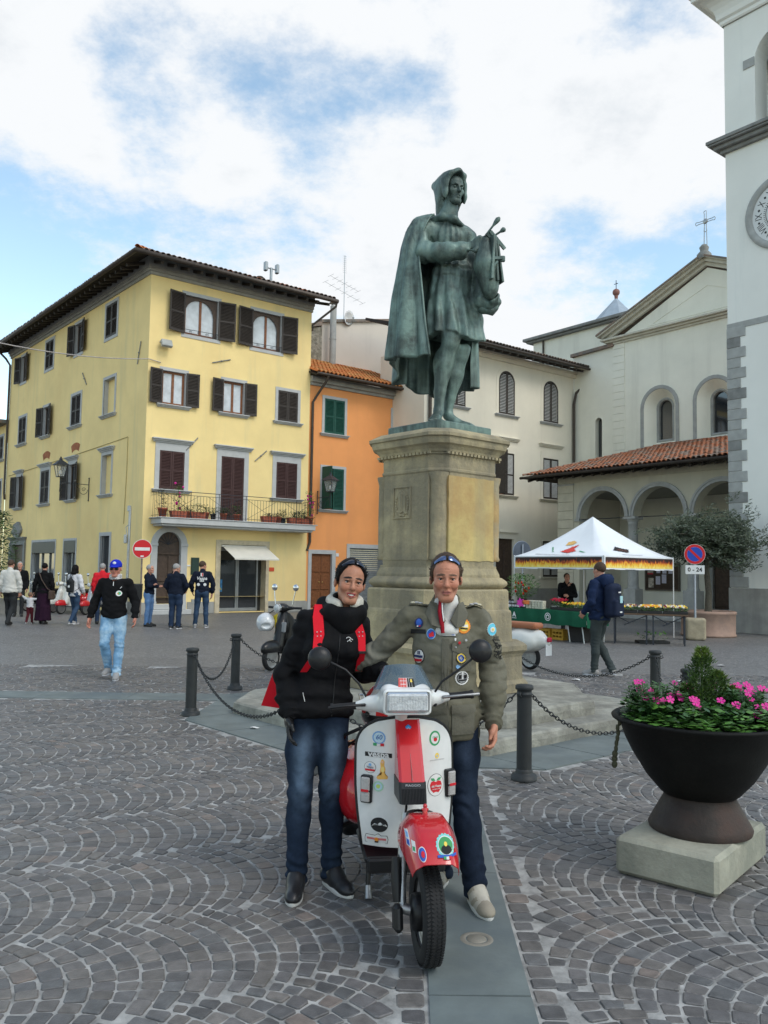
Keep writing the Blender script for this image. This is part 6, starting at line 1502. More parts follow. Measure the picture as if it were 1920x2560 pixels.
def rc(x0,x1,z0,z1,k=3):
 P=[];Q=rect(x0,x1,z0,z1)
 for i in range(4):
  a,b=Q[i],Q[(i+1)%4];P+=[(a[0]+(b[0]-a[0])*j/k,a[1]+(b[1]-a[1])*j/k)for j in range(k)]
 return P
cw,cbk,cor,cye,cbl,clb,cgr,crd,cnv,csl,ccy,cdk=C('white',(.66,.66,.64)),C('black',(.015,.015,.016)),C('orange',(.72,.24,.03)),C('yellow',(.75,.55,.10)),C('blue',(.03,.10,.42)),C('lightblue',(.22,.42,.68)),C('green',(.05,.30,.12)),C('red',(.55,.02,.03)),C('navy',(.02,.03,.10)),C('silver',(.42,.42,.42)),C('cyan',(.12,.50,.66)),C('olive',(.06,.058,.045))
P0_=lambda px,py:((px-1113)/469.0,1.68-(py-1427.0)/469.0)     # photo position -> figure x,z at the jacket's depth
def at_px(px,py):x,z=P0_(px,py);return(x-.0,z)
def D7c(x,y):return(900+x/3.302,1030+y/3.302)
x,z=at_px(*D7c(832,1755));patch(jm,man,x,z,[(disc(0,0,.037,40,20,.05),cor),(disc(0,0,.026),cye),(rc(-.02,.02,-.006,.006),cw),(rc(-.018,.018,-.016,-.010),cbk)])
x,z=at_px(*D7c(712,1812));patch(jm,man,x,z,[(rc(-.036,.036,-.015,.015),cbk),(rc(-.0335,.0335,-.0125,.0125),cw),(disc(-.018,0,.010,14),cye),(rc(.006,.028,-.002,.002),cbl),(rc(.006,.028,-.009,-.006),cbl)])
x,z=at_px(*D7c(572,1818));patch(jm,man,x,z,[(disc(0,0,.023,18,ry=.027),clb),(disc(0,0,.019,18,ry=.023),cbl),([(-.01,-.016),(.014,-.014),(.012,.006),(.004,.014),(-.004,.004),(-.012,.0)],crd)])
x,z=at_px(*D7c(475,1735));patch(jm,man,x,z,[(disc(0,0,.022,18,ry=.027),cnv),(disc(0,.003,.015,14,ry=.017),cbl),(rc(-.010,-.002,-.019,-.012),cw),(rc(.002,.010,-.019,-.012),crd)])
x,z=at_px(*D7c(470,1803));patch(jm,man,x,z,[(rc(-.037,.037,-.011,.011),cbk)])
x,z=at_px(*D7c(484,2002));pv=patch(jm,man,x,z,[(disc(0,0,.024,20,ry=.038),cbk),(disc(0,0,.021,20,ry=.035),cw),(rc(-.006,-.002,.010,.028),cnv),(rc(.001,.005,.010,.028),cnv),(rc(-.018,.018,-.006,.006),cnv),(rc(-.016,.016,-.024,-.012),crd)])
x,z=at_px(*D7c(820,2165));patch(jm,man,x,z,[(disc(0,0,.036,40,18,.05),cw),(disc(0,0,.030,20),cbk),(disc(0,0,.026,20),csl),(rc(-.003,.004,-.005,.03),cw),(rc(-.02,-.006,-.004,.018),cbk),(rc(.008,.02,-.004,.018),cbk),(rc(-.02,.02,-.018,-.009),cbk)])
# chest pocket with badges, lower pocket, button placket
px0,z0=at_px(*D7c(738,2110));px1,z1=at_px(*D7c(892,1905));m_fj2=M('field_cotton_pocket',(.115,.11,.085),.92,var=.15,bump=.4,bs=60)
pk=drape(jm,rc(px0,px1,z0,z1,4),'chest_pocket',m_fj2,man,.007,.006);xm=(px0+px1)/2;drape(jm,[(px0-.002,z1+.012),(px1+.002,z1+.012),(px1+.002,z1-.028),(xm,z1-.045),(px0-.002,z1-.028)],'pocket_flap',m_fj2,pk,.011,.004)
x,z=at_px(*D7c(805,2005))
for r_,m in((.027,cbk),(.025,cye),(.019,cbl),(.012,csl)):drape(jm,disc(x,z,r_),'badge',m,pk,.0125+(.027-r_)*.12,.002)
x,z=at_px(*D7c(778,2072));drape(jm,disc(x,z,.011,14),'badge',clb,pk,.013,.002)
for cx,cy,m in((760,1860,cw),(790,1880,crd),(845,1865,csl),(760,1918,csl),(862,1918,cdk)):x,z=at_px(*D7c(cx,cy));drape(jm,disc(x,z,.006,10),'pin',m,pk,.016,.002)
x0_,za=at_px(*D7c(575,1700));x1_,zb=at_px(*D7c(690,2180));drape(jm,rc(-.03,.006,.83,1.33,8),'placket',m_fj2,man,.0055,.004,n=3)
for sx,nm in((.02,1),(-.135,-1)):
 drape(jm,rc(sx,sx+.12,.845,.985,4),'lower_pocket',m_fj2,man,.007,.006)
 drape(jm,[(sx-.002,.995),(sx+.122,.995),(sx+.122,.955),(sx+.06,.94),(sx-.002,.955)],'pocket_flap',m_fj2,man,.012,.004)
# sleeve badge and eagle print (seen from the front on the outer left sleeve)
x,z=at_px(*D7c(1078,1785));patch(jm,man,x,z,[(disc(0,0,.027,36,16,.06,.033),cw),(disc(0,0,.025,36,16,.06,.031),ccy),(disc(0,0,.013,14),cw),(disc(.002,.001,.006,10),cye)])
x,z=at_px(*D7c(1140,1960));r=random.Random(8);mb=MB()
for k in range(16):
 t=r.uniform(0,6.28);u0,w0=r.uniform(-.018,.018),r.uniform(-.035,.04);P=[on_front(jm,x+u0+.012*cos(t+j*.9)*j/3,z+w0+.012*sin(t+j*.9)*j/3,.0035)[0]for j in range(5)];mb.tube(P,.0018,5)
for k in range(6):u0=-.03+.012*k;mb.tube([on_front(jm,x+u0,z+.055,.0035)[0],on_front(jm,x+u0+.002,z+.075,.0035)[0]],.0022,5)
mb.build('sleeve_print',cbk,man)
# collar wings, epaulettes with buttons, pullover and shirt at the neck
for s in(-1,1):
 nz=JM['neck'].z;pts=[(.015,-.105,nz-.06),(.058,-.085,nz+.028),(.088,-.035,nz+.035),(.112,-.055,nz-.03),(.085,-.115,nz-.085),(.045,-.130,nz-.098)]
 A=[Vector((s*p[0],p[1],p[2]))for p in pts];B=[p+Vector((s*-.004,.008,-.004))for p in A];mb=MB();mb.convex(A+B,[tuple(range(6)),tuple(range(6,12))]+[(i,(i+1)%6,(i+1)%6+6,i+6)for i in range(6)]);mb.build('collar',m_fj2,man)
 P=[]
 for k in range(6):t=k/5;xx=s*(.10+.095*t);b=bvh(jm).ray_cast(Vector((xx,.005,1.8)),Vector((0,0,-1)));P.append(b[0]+Vector((0,0,.006))if b[0]else Vector((xx,0,1.47)))
 mb=MB();mb.ring_loft([[p+Vector((0,-.024,-.002)),p+Vector((0,-.024,.004)),p+Vector((0,.024,.004)),p+Vector((0,.024,-.002))]for p in P],0,False);ep=mb.build('epaulette',m_fj2,man)
 for k in(2,3,4):MB().sphere(P[k]+Vector((0,-.01,.006)),(.015,.015,.005),12,6).build('button',csl if k!=4 else C('cream',(.6,.56,.42)),ep)
S_=SDF((-.12,-.14,1.34),(.12,.12,1.56),.006);S_.path([(0,.01,1.36),(0,-.002,1.505),(0,-.004,1.53)],[.07,.063,.060],.02);S_.at(HM).cone((0,.02,-.06),(0,.036,-.19),.0535,.0585,.01,'s').at(Matrix.Identity(4));S_.ell((0,-.03,1.37),(.085,.10,.05),.03);np_object('shirt',S_.mesh(),m_wool,man)
mb=MB();mb.tube([(-.035,-.072,1.535),(-.042,-.098,1.47),(-.034,-.118,1.41),(-.028,-.125,1.36)],[.011,.012,.012,.010],6);pz=mb.build('pullover_edge',m_redknit,man);mb=MB();mb.tube([(-.030,-.083,1.53),(-.03,-.112,1.47),(-.024,-.128,1.42)],.0035,5);mb.build('zip',cw,man)
# woman: light hood lining, jacket zip, glove seams, logo
S_=SDF((-.08,-.22,1.36),(.32,.16,1.64),.007);hc=Vector((.128,-.01,1.525))
for k in range(25):
 t=radians(-150+300*k/24)+pi/2;S_.ell(hc+Vector((.078*cos(t),.080*sin(t)-.01,.022*sin(t)-.018)),(.018,.020,.022),.03)
S_.displace(lambda P:.006*vnoise(P,(40,40,40),2));np_object('hood_lining',S_.mesh(),M('cream_fleece',(.50,.48,.42),.95,var=.15,vs=40,bump=.6,bs=90),wom)
S_=SDF((-.12,-.24,1.28),(.34,.2,1.62),.008);S_.path([(.10,.09,1.49),(.020,.03,1.49),(.050,-.085,1.455),(.125,-.125,1.44),(.20,-.075,1.455),(.225,.03,1.475),(.13,.10,1.49)],[.045,.034,.032,.032,.030,.032,.04],.035);S_.path([(.05,-.075,1.42),(.12,-.085,1.38),(.19,-.06,1.42)],[.042,.05,.042],.05);np_object('hood',S_.mesh(),m_sft,wom)
jw=jacket_of(wom);mb=MB();P=[on_front(jw,.055+.04*t,.91+.47*t,.003)[0]for t in[k/9 for k in range(10)]];mb.tube(P,.003,5);mb.build('zip',m_lea,wom)
mb=MB();P=[on_front(jw,-.095+.01*t,1.03-.045*t,.003)[0]for t in(0,.5,1)];mb.tube(P,.002,5);mb.build('pocket_zip',cw,wom)
mb=MB()
for k,(a,b,w)in enumerate(((0,0,.011),(.012,-.008,.009),(.003,-.016,.010))):P=[on_front(jw,.135+a+w*cos(t),1.315+b+w*.6*sin(t),.003)[0]for t in[pi*j/6 for j in range(7)]];mb.tube(P,.0018,5)
mb.build('chest_logo',cw,wom)
# rucksack of the woman: straps in front, bag behind and red side showing
rk=thing('rucksack','red rucksack worn by the smiling woman, its straps over both shoulders','rucksack',WOML,radians(10))
for s,xs in((-1,(-.005,-.02,-.018,-.04,-.085)),(1,(.165,.185,.195,.20,.205))):
 zs=(1.475,1.42,1.33,1.24,1.14);P=[]
 for x,z in zip(xs,zs):P.append(on_front(jw,x,z,.006))
 b=bvh(jw).ray_cast(Vector((xs[0]+.01*s,.03,1.8)),Vector((0,0,-1)))
 L=([(b[0]+Vector((0,0,.008)),Vector((0,0,1)))]if b[0]else[])+P;rg=[]
 for k,(p,n)in enumerate(L):w=.027 if k<4 else .018;rg.append([p+Vector((-w,0,0)),p+Vector((-w,0,0))+n*.009,p+Vector((w,0,0))+n*.009,p+Vector((w,0,0))])
 mb=MB();mb.ring_loft(rg,0,False);st=mb.build('strap',m_red,rk)
 p,n=L[4]if len(L)>5 else L[3];mb=MB();mb.obox(p+n*.008,(.02,.004,.007),None,.002);mb.build('buckle',m_lea,rk)
 mb=MB();p,n=L[3]
 for dx,dz in((-.01,.01),(.01,.012),(-.008,-.012),(.01,-.01)):mb.sphere(p+n*.011+Vector((dx,0,dz)),.004,8,5)
 mb.build('stud',csl,rk)
S_=SDF((-.35,.08,.85),(.3,.5,1.5),.014);S_.box((.06,.25,1.18),(.115,.10,.21),.08,.02);S_.displace(lambda P:.015*vnoise(P,(9,9,9),4));np_object('bag',S_.mesh(),m_red,rk)
rb=thing('red_bag','bright red bag hanging behind the woman, its corner showing at her hip','bag',(-.62,4.86,0));mb=MB();mb.convex([(-.07,0,.89),(.16,.0,.86),(.14,.0,1.16),(.0,0,1.10),(-.06,.08,.90),(.16,.08,.88),(.14,.07,1.15),(.0,.07,1.10)],[(0,1,2,3),(4,5,6,7),(0,1,5,4),(1,2,6,5),(2,3,7,6),(3,0,4,7)]);mb.build('bag_body',m_red,rb);MB().tube([(.07,.03,1.13),(.14,.02,1.3),(.24,.0,1.40)],.008,6).build('strap',m_red,rb)
# sunglasses pushed up on both heads
m_lens=M('dark_mirror_lens',(.03,.035,.05),.05,bump=0,spec=1.0,metal=.6);m_lensb=M('blue_mirror_lens',(.12,.16,.28),.05,bump=0,metal=.8)
def sunglasses(HX,loc,rz,label,lens,sc=1.0):
 g=thing('sunglasses',label,'sunglasses',loc,rz);X=HX@Matrix.Translation((0,-.055,.098))@Matrix.Rotation(radians(-52),4,'X');
 for s in(-1,1):
  P=[(s*(.006+.058*u),-.022+.028*u*u,.018*sin(t))for u,t in()];mb=MB(X);rg=[]
  for k in range(7):
   u=k/6;xx=s*(.007+.060*u);yy=-.020+.040*u**2;hh=.019*(1-.35*u)*(0.75+.25*sin(pi*min(1,u*1.6)));rg.append([(xx,yy,-hh),(xx,yy-.004,-hh*.4),(xx,yy-.004,hh*.5),(xx,yy,hh)])
  mb.ring_loft(rg,0,True,False,False,False);mb.build('lens',lens,g)
  MB(X).tube([(s*.006,-.02,.012),(s*.04,-.004,.0155),(s*.068,.022,.010),(s*.082,.06,.004),(s*.084,.13,-.012)],.0028,6).build('temple',m_lea,g)
 MB(X).tube([(-.012,-.02,.010),(0,-.024,.013),(.012,-.02,.010)],.003,6).build('bridge',m_lea,g)
sunglasses(HM,MANL,radians(2),'mirrored sunglasses pushed up on the man\'s brown hair',m_lensb);sunglasses(HW,WOML,radians(10),'dark sunglasses pushed up on the woman\'s black hair',m_lens)
# ---------------------------------------------------------------- the red and white scooter
m_wpt=M('white_scooter_paint',(.66,.665,.65),.24,var=.10,vs=6,bump=.03,bs=60,coat=.6);m_rpt=M('red_scooter_paint',(.50,.012,.018),.2,var=.08,vs=4,bump=.03,bs=60,coat=.8);m_drp=M('dark_red_paint',(.22,.010,.016),.22,var=.15,vs=4,bump=.03,coat=.7)
m_rub=M('black_rubber',(.016,.016,.017),.75,var=.2,vs=20,bump=.2,bs=120,dist=.003);m_blk=M('black_plastic',(.011,.011,.012),.38,var=.1,bump=.1,bs=200);m_chr=M('chrome',(.62,.62,.62),.12,metal=1,var=.05,bump=0);m_alu=M('dull_aluminium',(.34,.34,.34),.4,metal=.9,var=.2,vs=12,bump=.2)
m_lampg=M('ribbed_lamp_glass',(.50,.52,.53),.12,var=.25,vs=30,bump=.9,bs=60,dist=.006,spec=.9);m_amb=M('clear_signal_glass',(.36,.35,.34),.15,var=.2,bump=.6,bs=90,spec=.9)
m_smoke=M('smoked_screen',(.10,.14,.17),.05,var=.05,bump=0,alpha=.62,spec=.8)
def tyre(r,w,n=60):
 mb=MB();rg=[];prof=[]
 for k in range(17):t=pi*(k/16);prof.append((r-w*.52+w*.52*sin(t)**.72,-w/2*cos(t)))
 prof=[(r-w*.78,-w*.36)]+prof+[(r-w*.78,w*.36)]
 for i in range(n):a=2*pi*i/n;rg.append([(x,q*cos(a),q*sin(a))for q,x in prof])
 rg.append(rg[0]);mb.ring_loft(rg,0,True,False,False,False)
 for i in range(84):        # tread sipes standing proud
  a=2*pi*i/84
  for s in(-1,1):
   for xx,tilt in((.012,.5),(.030,-.5)):
    q=r+.0012-(.004 if xx>.02 else .0);c=Vector((s*xx,q*cos(a),q*sin(a)));R=Matrix.Rotation(a,3,'X')@Matrix.Rotation(s*tilt,3,'Y');mb.obox(c,(.0072,.0022,.0042),R)
 return mb
SCL,SCR=(.137,4.10,0),radians(7)
sc_=thing('motor_scooter','red and white motor scooter covered in stickers, parked facing the viewer','scooter',SCL,SCR)
def shield_outline(n=18):
 R=[]
 for k in range(n+1):
  v=k/n;z=.345+.613*v;w=.208+.033*sin(min(1,v/.55)*pi/2)
  if v>.70:q=(v-.70)/.30;w*=max(.02,(1-q**2.6))**(1/2.6)
  R.append((w,z))
 return R
def shield():
 ol=shield_outline(26);m=20;F=[];B=[]
 for w,z in ol:
  row=[];
  for i in range(m+1):
   x=w*(-1+2*i/m);y=.10*(x/.24)**2+.055*max(0,(z-.32)/.63)**1.5+.02*max(0,(.42-z)/.1);row.append(Vector((x,y,z)))
  F.append(row);B.append([p+Vector((0,.014,0))for p in row])
 mb=MB();mb.ring_loft(F,0,True,False,False,False);mb.ring_loft(B,0,True,False,False,False)
 for q,r_ in((0,0),(m,0)):mb.add([F[j][q]for j in range(len(F))]+[B[j][q]for j in range(len(F))],[(j,j+1,j+1+len(F),j+len(F))for j in range(len(F)-1)])
 for j in(0,len(F)-1):mb.add(F[j]+B[j],[(i,i+1,i+2+m,i+1+m)for i in range(m)])
 o=mb.build('leg_shield',m_wpt,sc_);edge=[F[j][0]for j in range(len(F))]+[F[-1][i]for i in range(1,m)]+[F[j][m]for j in range(len(F)-1,-1,-1)]
 MB().tube([p+Vector((0,.007,0))for p in edge],.0095,8).build('shield_trim',m_blk,o);return o
lsh=shield()
def colbox(z0,z1,w0,w1,d0,d1,mat,name,par,b=.012):
 mb=MB();rg=[]
 for k in range(6):
  t=k/5;z=z0+(z1-z0)*t;w=w0+(w1-w0)*t;d=d0+(d1-d0)*t;yb=.055*max(0,(z-.32)/.63)**1.5+.006
  rg.append([Vector(p)for p in((-w,yb,z),(-w,yb-d+b,z),(-w+b,yb-d,z),(0,yb-d-.001,z),(w-b,yb-d,z),(w,yb-d+b,z),(w,yb,z))])
 mb.ring_loft(rg,0,False,True,True,False);return mb.build(name,mat,par)
colc=colbox(.690,.950,.062,.060,.165,.022,m_rpt,'column_cover',sc_);MB().tube([(0,.055*(.54/.63)**1.5+.006-.067,.86),(0,.055*(.38/.63)**1.5+.006-.167,.70)],.002,5).build('cover_seam',m_drp,colc)
gr=colbox(.602,.692,.064,.065,.200,.170,m_blk,'horn_grille',sc_)
mb=MB()
for k in range(17):x=-.056+.007*k;mb.cyl((x,.055*(.35/.63)**1.5+.004-.18,.668),(x*.97,.055*(.285/.63)**1.5+.002-.202,.606),.0026,n=5)
mb.build('grille_ribs',m_rub,gr)
text_mesh('PIAGGIO',.0145,m_alu,'grille_lettering',gr,frame((0,-.153,.682),(1,0,0),(0,.38,1)),sx=1.25)
mb=MB();hexg=[(.0165*cos(t+pi/6),.0165*1.15*sin(t+pi/6))for t in[pi*k/3 for k in range(6)]]
hx_=[(a,.912+b)for a,b in hexg];yv=.02
mb.plate(hx_,.018-.004,.03);em=mb.build('hexagon_badge',C('piaggio_blue',(.03,.17,.45)),colc);MB().plate([(a*.82,.912+(b-.912)*.82)for a,b in hx_],.0125,.014).build('badge_face',C('mid_blue',(.06,.28,.60)),em);mb=MB();mb.tube([(-.007+.014*k/6,.0115,.910+.006*sin(pi*k/6))for k in range(7)],.0012,5);mb.cyl((-.008,.0115,.909),(.008,.0115,.909),.0011,n=5);mb.build('badge_mark',cw,em)
def sxz(X,Y):return((X-645)/2.766/507,4.344-.001885*(1640+Y/2.766))
def sticker(X,Y,layers):x,z=sxz(X,Y);return patch(lsh,lsh,x,z,[(l,m)for l,m in layers])
def lay_text(o,root,txt,X,Y,size,mat,sx=1.0,shear=0,bold=0,lift=.0085):
 x,z=sxz(X,Y);p,n=on_front(o,x,z,lift);return text_mesh(txt,size,mat,'sticker_lettering',root,frame(p,Vector((1,0,0))-n*n.x,(0,0,1))if False else frame(p,Vector((0,0,1)).cross(n)*1.0,(0,0,1)),sx=sx,shear=shear,bold=bold,ext=.0003)
# patch() layer thickness is tuned for cloth; on paint keep it thin
def patch(o,root,x,z,layers,d=(0,1,0),start=-.6):
 first=None;thin=o.name.startswith(('leg_shield','mudguard'))
 for i,(outl,mat)in enumerate(layers):
  q=drape(o,[(x+a,z+b)for a,b in outl],('sticker' if thin else 'patch')if i==0 else('sticker_motif' if thin else 'patch_motif'),mat,root if thin else(first or root),(.0012+.0008*i)if thin else(.0045+.0014*i),.0 if thin else(.003 if i==0 else 0),d,start,5,(x+sum(p[0]for p in outl)/len(outl),z+sum(p[1]for p in outl)/len(outl)));first=first or q
 return first
csky,cpal,cskin=C('skyblue',(.18,.36,.62)),C('paleblue',(.45,.62,.72)),C('amberfig',(.75,.42,.10))
s=sticker(455,580,[(disc(0,0,.031,44,20,.05),csky),(disc(0,0,.024),cw),(disc(0,0,.0215),cpal),(rc(-.026,-.010,-.039,-.026),cgr),(rc(-.009,.007,-.041,-.028),cw),(rc(.008,.024,-.039,-.026),crd)]);lay_text(lsh,s,'60',455,578,.034,C('deepblue',(.02,.06,.30)),shear=.2,lift=.004)
s=sticker(453,700,[(rc(-.063,.063,-.0105,.0105),cbk)]);lay_text(lsh,s,'vespa',453,697,.042,cw,sx=1.15,bold=.0012,lift=.003)
s=sticker(398,790,[(disc(0,0,.027,24),cbk),(disc(0,0,.0255,24),cw),(disc(0,.012,.007,10),csky),(rc(-.022,.022,-.017,-.008),crd)]);lay_text(lsh,s,'Vespa',398,788,.016,cnv,shear=.3,lift=.005)
x,z=sxz(478,800);s=drape(lsh,[(x-.006,z+.045),(x+.002,z+.05),(x+.010,z+.038),(x+.008,z+.02),(x+.014,z+.006),(x+.012,z-.018),(x+.026,z-.030),(x+.024,z-.042),(x-.022,z-.046),(x-.028,z-.036),(x-.006,z-.026),(x-.012,z-.006),(x-.008,z+.012),(x-.010,z+.03)],'sticker',cskin,lsh,.0014,0)
drape(lsh,disc(x+.002,z+.002,.008,10,ry=.014),'sticker_motif',C('lemon',(.80,.62,.20)),lsh,.0022,0);drape(lsh,disc(x,z+.036,.006,10),'sticker_motif',C('skinlight',(.75,.45,.30)),lsh,.0022,0)
sticker(452,915,[(disc(0,0,.026,24),cw),(disc(0,0,.0245,24),C('mint',(.36,.60,.42))),(disc(0,0,.018),cpal),(disc(0,.0,.010,10),C('lime',(.45,.62,.16)))])
sticker(460,1177,[(disc(0,0,.040,28,ry=.034),cbk),([(-.036,-.008),(-.022,.006),(-.012,-.002),(.004,.012),(.018,.002),(.030,.004),(.037,-.006),(.02,.0),(0,-.002),(-.02,-.004)],cw)])
sticker(445,1275,[([(-.052,-.022),(.050,-.022),(.054,.0),(.048,.018),(.02,.016),(.006,.026),(-.008,.016),(-.05,.018),(-.054,.0)],cbk),([(-.050,-.020),(.048,-.020),(.052,.0),(.046,.016),(.02,.014),(.006,.023),(-.008,.014),(-.048,.016),(-.052,.0)],cw),(rc(-.044,.044,-.006,.004),C('rosepink',(.55,.15,.16))),(disc(.0,-.004,.010,10),cor),(rc(-.008,.008,-.019,-.012),cbk)])
s=sticker(846,588,[(disc(0,0,.030,24,ry=.036),cgr),(disc(0,0,.0215,24,ry=.027),cw),(disc(.002,-.006,.010,14),crd)]);lay_text(lsh,s,'Classic',846,580,.013,cgr,shear=.3,lift=.005)
s=sticker(862,712,[(disc(0,0,.011,14,ry=.014),cye),(disc(0,-.002,.006,10),csl)]);lay_text(lsh,s,'MOTO CLUB DI TOSCANA',862,740,.0075,csl,lift=.002)
s=sticker(850,913,[(disc(0,0,.044,30,ry=.053),cbk),(disc(0,0,.042,30,ry=.051),cw),([(0,.014),(.012,.020),(.026,.016),(.032,.002),(.028,-.020),(.014,-.036),(0,-.032),(-.014,-.036),(-.028,-.020),(-.032,.002),(-.026,.016),(-.012,.020)],crd),([(.003,.020),(.012,.033),(.028,.034),(.022,.022)],cgr),([(-.003,.020),(-.012,.033),(-.028,.034),(-.022,.022)],cgr)])
lay_text(lsh,s,"chi Vespa",850,920,.0155,cw,bold=.0004,lift=.0055);lay_text(lsh,s,"mangia la mela",850,940,.0085,cw,lift=.0055)
# turn signals
for s_,X,Y in((-1,376,938),(1,958,912)):
 x,z=sxz(X,Y);y=.10*(x/.24)**2+.055*max(0,(z-.32)/.63)**1.5;t=MB().obox((x,y-.008,z),(.029,.016,.066),Matrix.Rotation(s_*.55,3,'Z'),.006).build('turn_signal',m_blk,sc_)
 n=Matrix.Rotation(s_*.55,3,'Z');mb=MB();mb.obox(Vector((x,y-.008,z))+n@Vector((0,-.017,.026)),(.023,.008,.033),n,.005);mb.obox(Vector((x,y-.008,z))+n@Vector((0,-.017,-.034)),(.023,.008,.025),n,.005);mb.build('lens',m_amb,t);MB().obox(Vector((x,y-.008,z))+n@Vector((0,-.026,-.004)),(.020,.001,.006),n).build('red_band',crd,t)
# handlebar head
S_=SDF((-.42,-.3,.93),(.42,.2,1.2),.007);S_.box((0,-.085,1.062),(.116,.07,.060),.022,.01);S_.box((0,-.03,1.090),(.105,.075,.045),.03,.04)
for q in(-1,1):S_.path([(q*.09,-.04,1.055+q*.008),(q*.155,-.005,1.05+q*.014),(q*.215,.01,1.045+q*.020)],[.044,.030,.023],.04)
S_.cone((0,.02,1.04),(0,.06,.96),.04,.03,.03);S_.box((0,-.165,1.062),(.105,.03,.05),.012,.004,'s');hb_=np_object('handlebar_head',S_.mesh(),m_wpt,sc_)
hl=MB();hl.obox((0,-.142,1.062),(.104,.014,.049),None,.012);hl=hl.build('headlight',m_chr,sc_);MB().obox((0,-.154,1.062),(.096,.010,.042),None,.010).build('headlight_glass',m_lampg,hl)
mb=MB()
for k in range(15):x=-.088+.0125*k;mb.cyl((x,-.1643,1.028),(x,-.1643,1.096),.0013,n=5)
mb.build('glass_ribs',m_lampg,hl)
for q in(-1,1):
 mb=MB();mb.lathe([(.0,0),(.0175,.002),(.0185,.02),(.0175,.04),(.018,.12),(.021,.128),(.021,.134),(.0,.136)],14);mb.xf=None
 X=Matrix.Translation((q*.212,.012,1.045+q*.020))@Matrix.Rotation(q*pi/2-.09,4,'Y');g=MB(X);g.lathe([(.0,0),(.0175,.0),(.0185,.02),(.017,.04),(.018,.12),(.022,.13),(.021,.138),(.0,.14)],14);g.build('grip',m_rub,sc_)
 MB().tube([(q*.19,-.035,1.052+q*.018),(q*.22,-.055,1.056+q*.020),(q*.30,-.058,1.058+q*.026),(q*.365,-.05,1.055+q*.032)],[.008,.007,.0062,.0085],8).build('brake_lever',m_alu if q>0 else m_blk,sc_)
# fly screen
rg=[];rg2=[]
for j in range(7):
 t=j/6;z=1.12+.108*t;R=.150-.050*t;yc=.02+.05*t;a=radians(78-14*t*t);row=[]
 for i in range(17):u=-a+2*a*i/16;row.append((R*sin(u)*1.02,yc-R*.95*cos(u),z-(.03*(1-cos(u))if j==6 else .015*t*(1-cos(u))*2)-.02*(1-cos(u))*(1-t)))
 rg.append(row);rg2.append([(x,y+.003,z)for x,y,z in row])
mb=MB();mb.ring_loft(rg,0,True,False,False,False);mb.ring_loft(rg2,0,True,False,False,False);scn=mb.build('fly_screen',m_smoke,sc_)
def scr(u0,u1,z0,z1,mat,nm='screen_sticker'):
 mb=MB();rr=[]
 for z in(z0,z1):
  t=(z-1.12)/.108;R=.150-.050*t+.0015;yc=.02+.05*t;rr.append([(R*sin(u)*1.02,yc-R*.95*cos(u)-.001,z)for u in[u0+(u1-u0)*k/6 for k in range(7)]])
 mb.ring_loft(rr,0,True,False,False,False);return mb.build(nm,mat,scn)
scr(-.27,.27,1.128,1.168,cw);scr(-.27,.02,1.129,1.167,C('coral',(.60,.10,.09)),'sticker_motif');scr(.03,.27,1.129,1.167,cbk,'sticker_motif');scr(.14,.21,1.150,1.162,cye,'sticker_motif');scr(-.22,.0,1.154,1.157,cw,'sticker_motif');scr(-.20,-.02,1.140,1.143,cw,'sticker_motif')
# mirrors
def mpx(px,py,y):   # photo point to scooter-local x,z at local depth y
 w=4.10+y;d=Vector(((px-960)/2080*w-SCL[0],w-SCL[1],0));d=Matrix.Rotation(-SCR,3,'Z')@d;return Vector((d.x,d.y,1.68-(py-1425-.016*(px-960))/2080*w))
for pts,head in(([(926,1780),(926,1742),(905,1705),(872,1672),(838,1655)],(807,1643)),([(1092,1755),(1091,1728),(1110,1700),(1150,1672),(1180,1648)],(1206,1625))):
 P=[mpx(a,b,-.02)for a,b in pts];hd=mpx(*head,-.03);mi=MB().tube(P+[hd+Vector((0,.03,0))],.0058,8).build('mirror_stem',m_blk,sc_)
 X=Matrix.Translation(hd)@Matrix.Rotation(radians(82),4,'X');mb=MB(X);mb.lathe([(0,.024),(.022,.022),(.042,.014),(.055,.002),(.058,-.012),(.054,-.018),(0,-.018)],26);mb.build('mirror_shell',m_blk,mi);MB(X).lathe([(0,-.0195),(.05,-.0195)],24).build('mirror_glass',m_chr,mi)
 MB().sphere(P[0],.013,10,7).build('mirror_clamp',m_blk,mi)
for o in list(sc_.children):
 if o.name.split('.')[0]in('handlebar_head','headlight','grip','brake_lever','fly_screen'):o.location.x-=.03
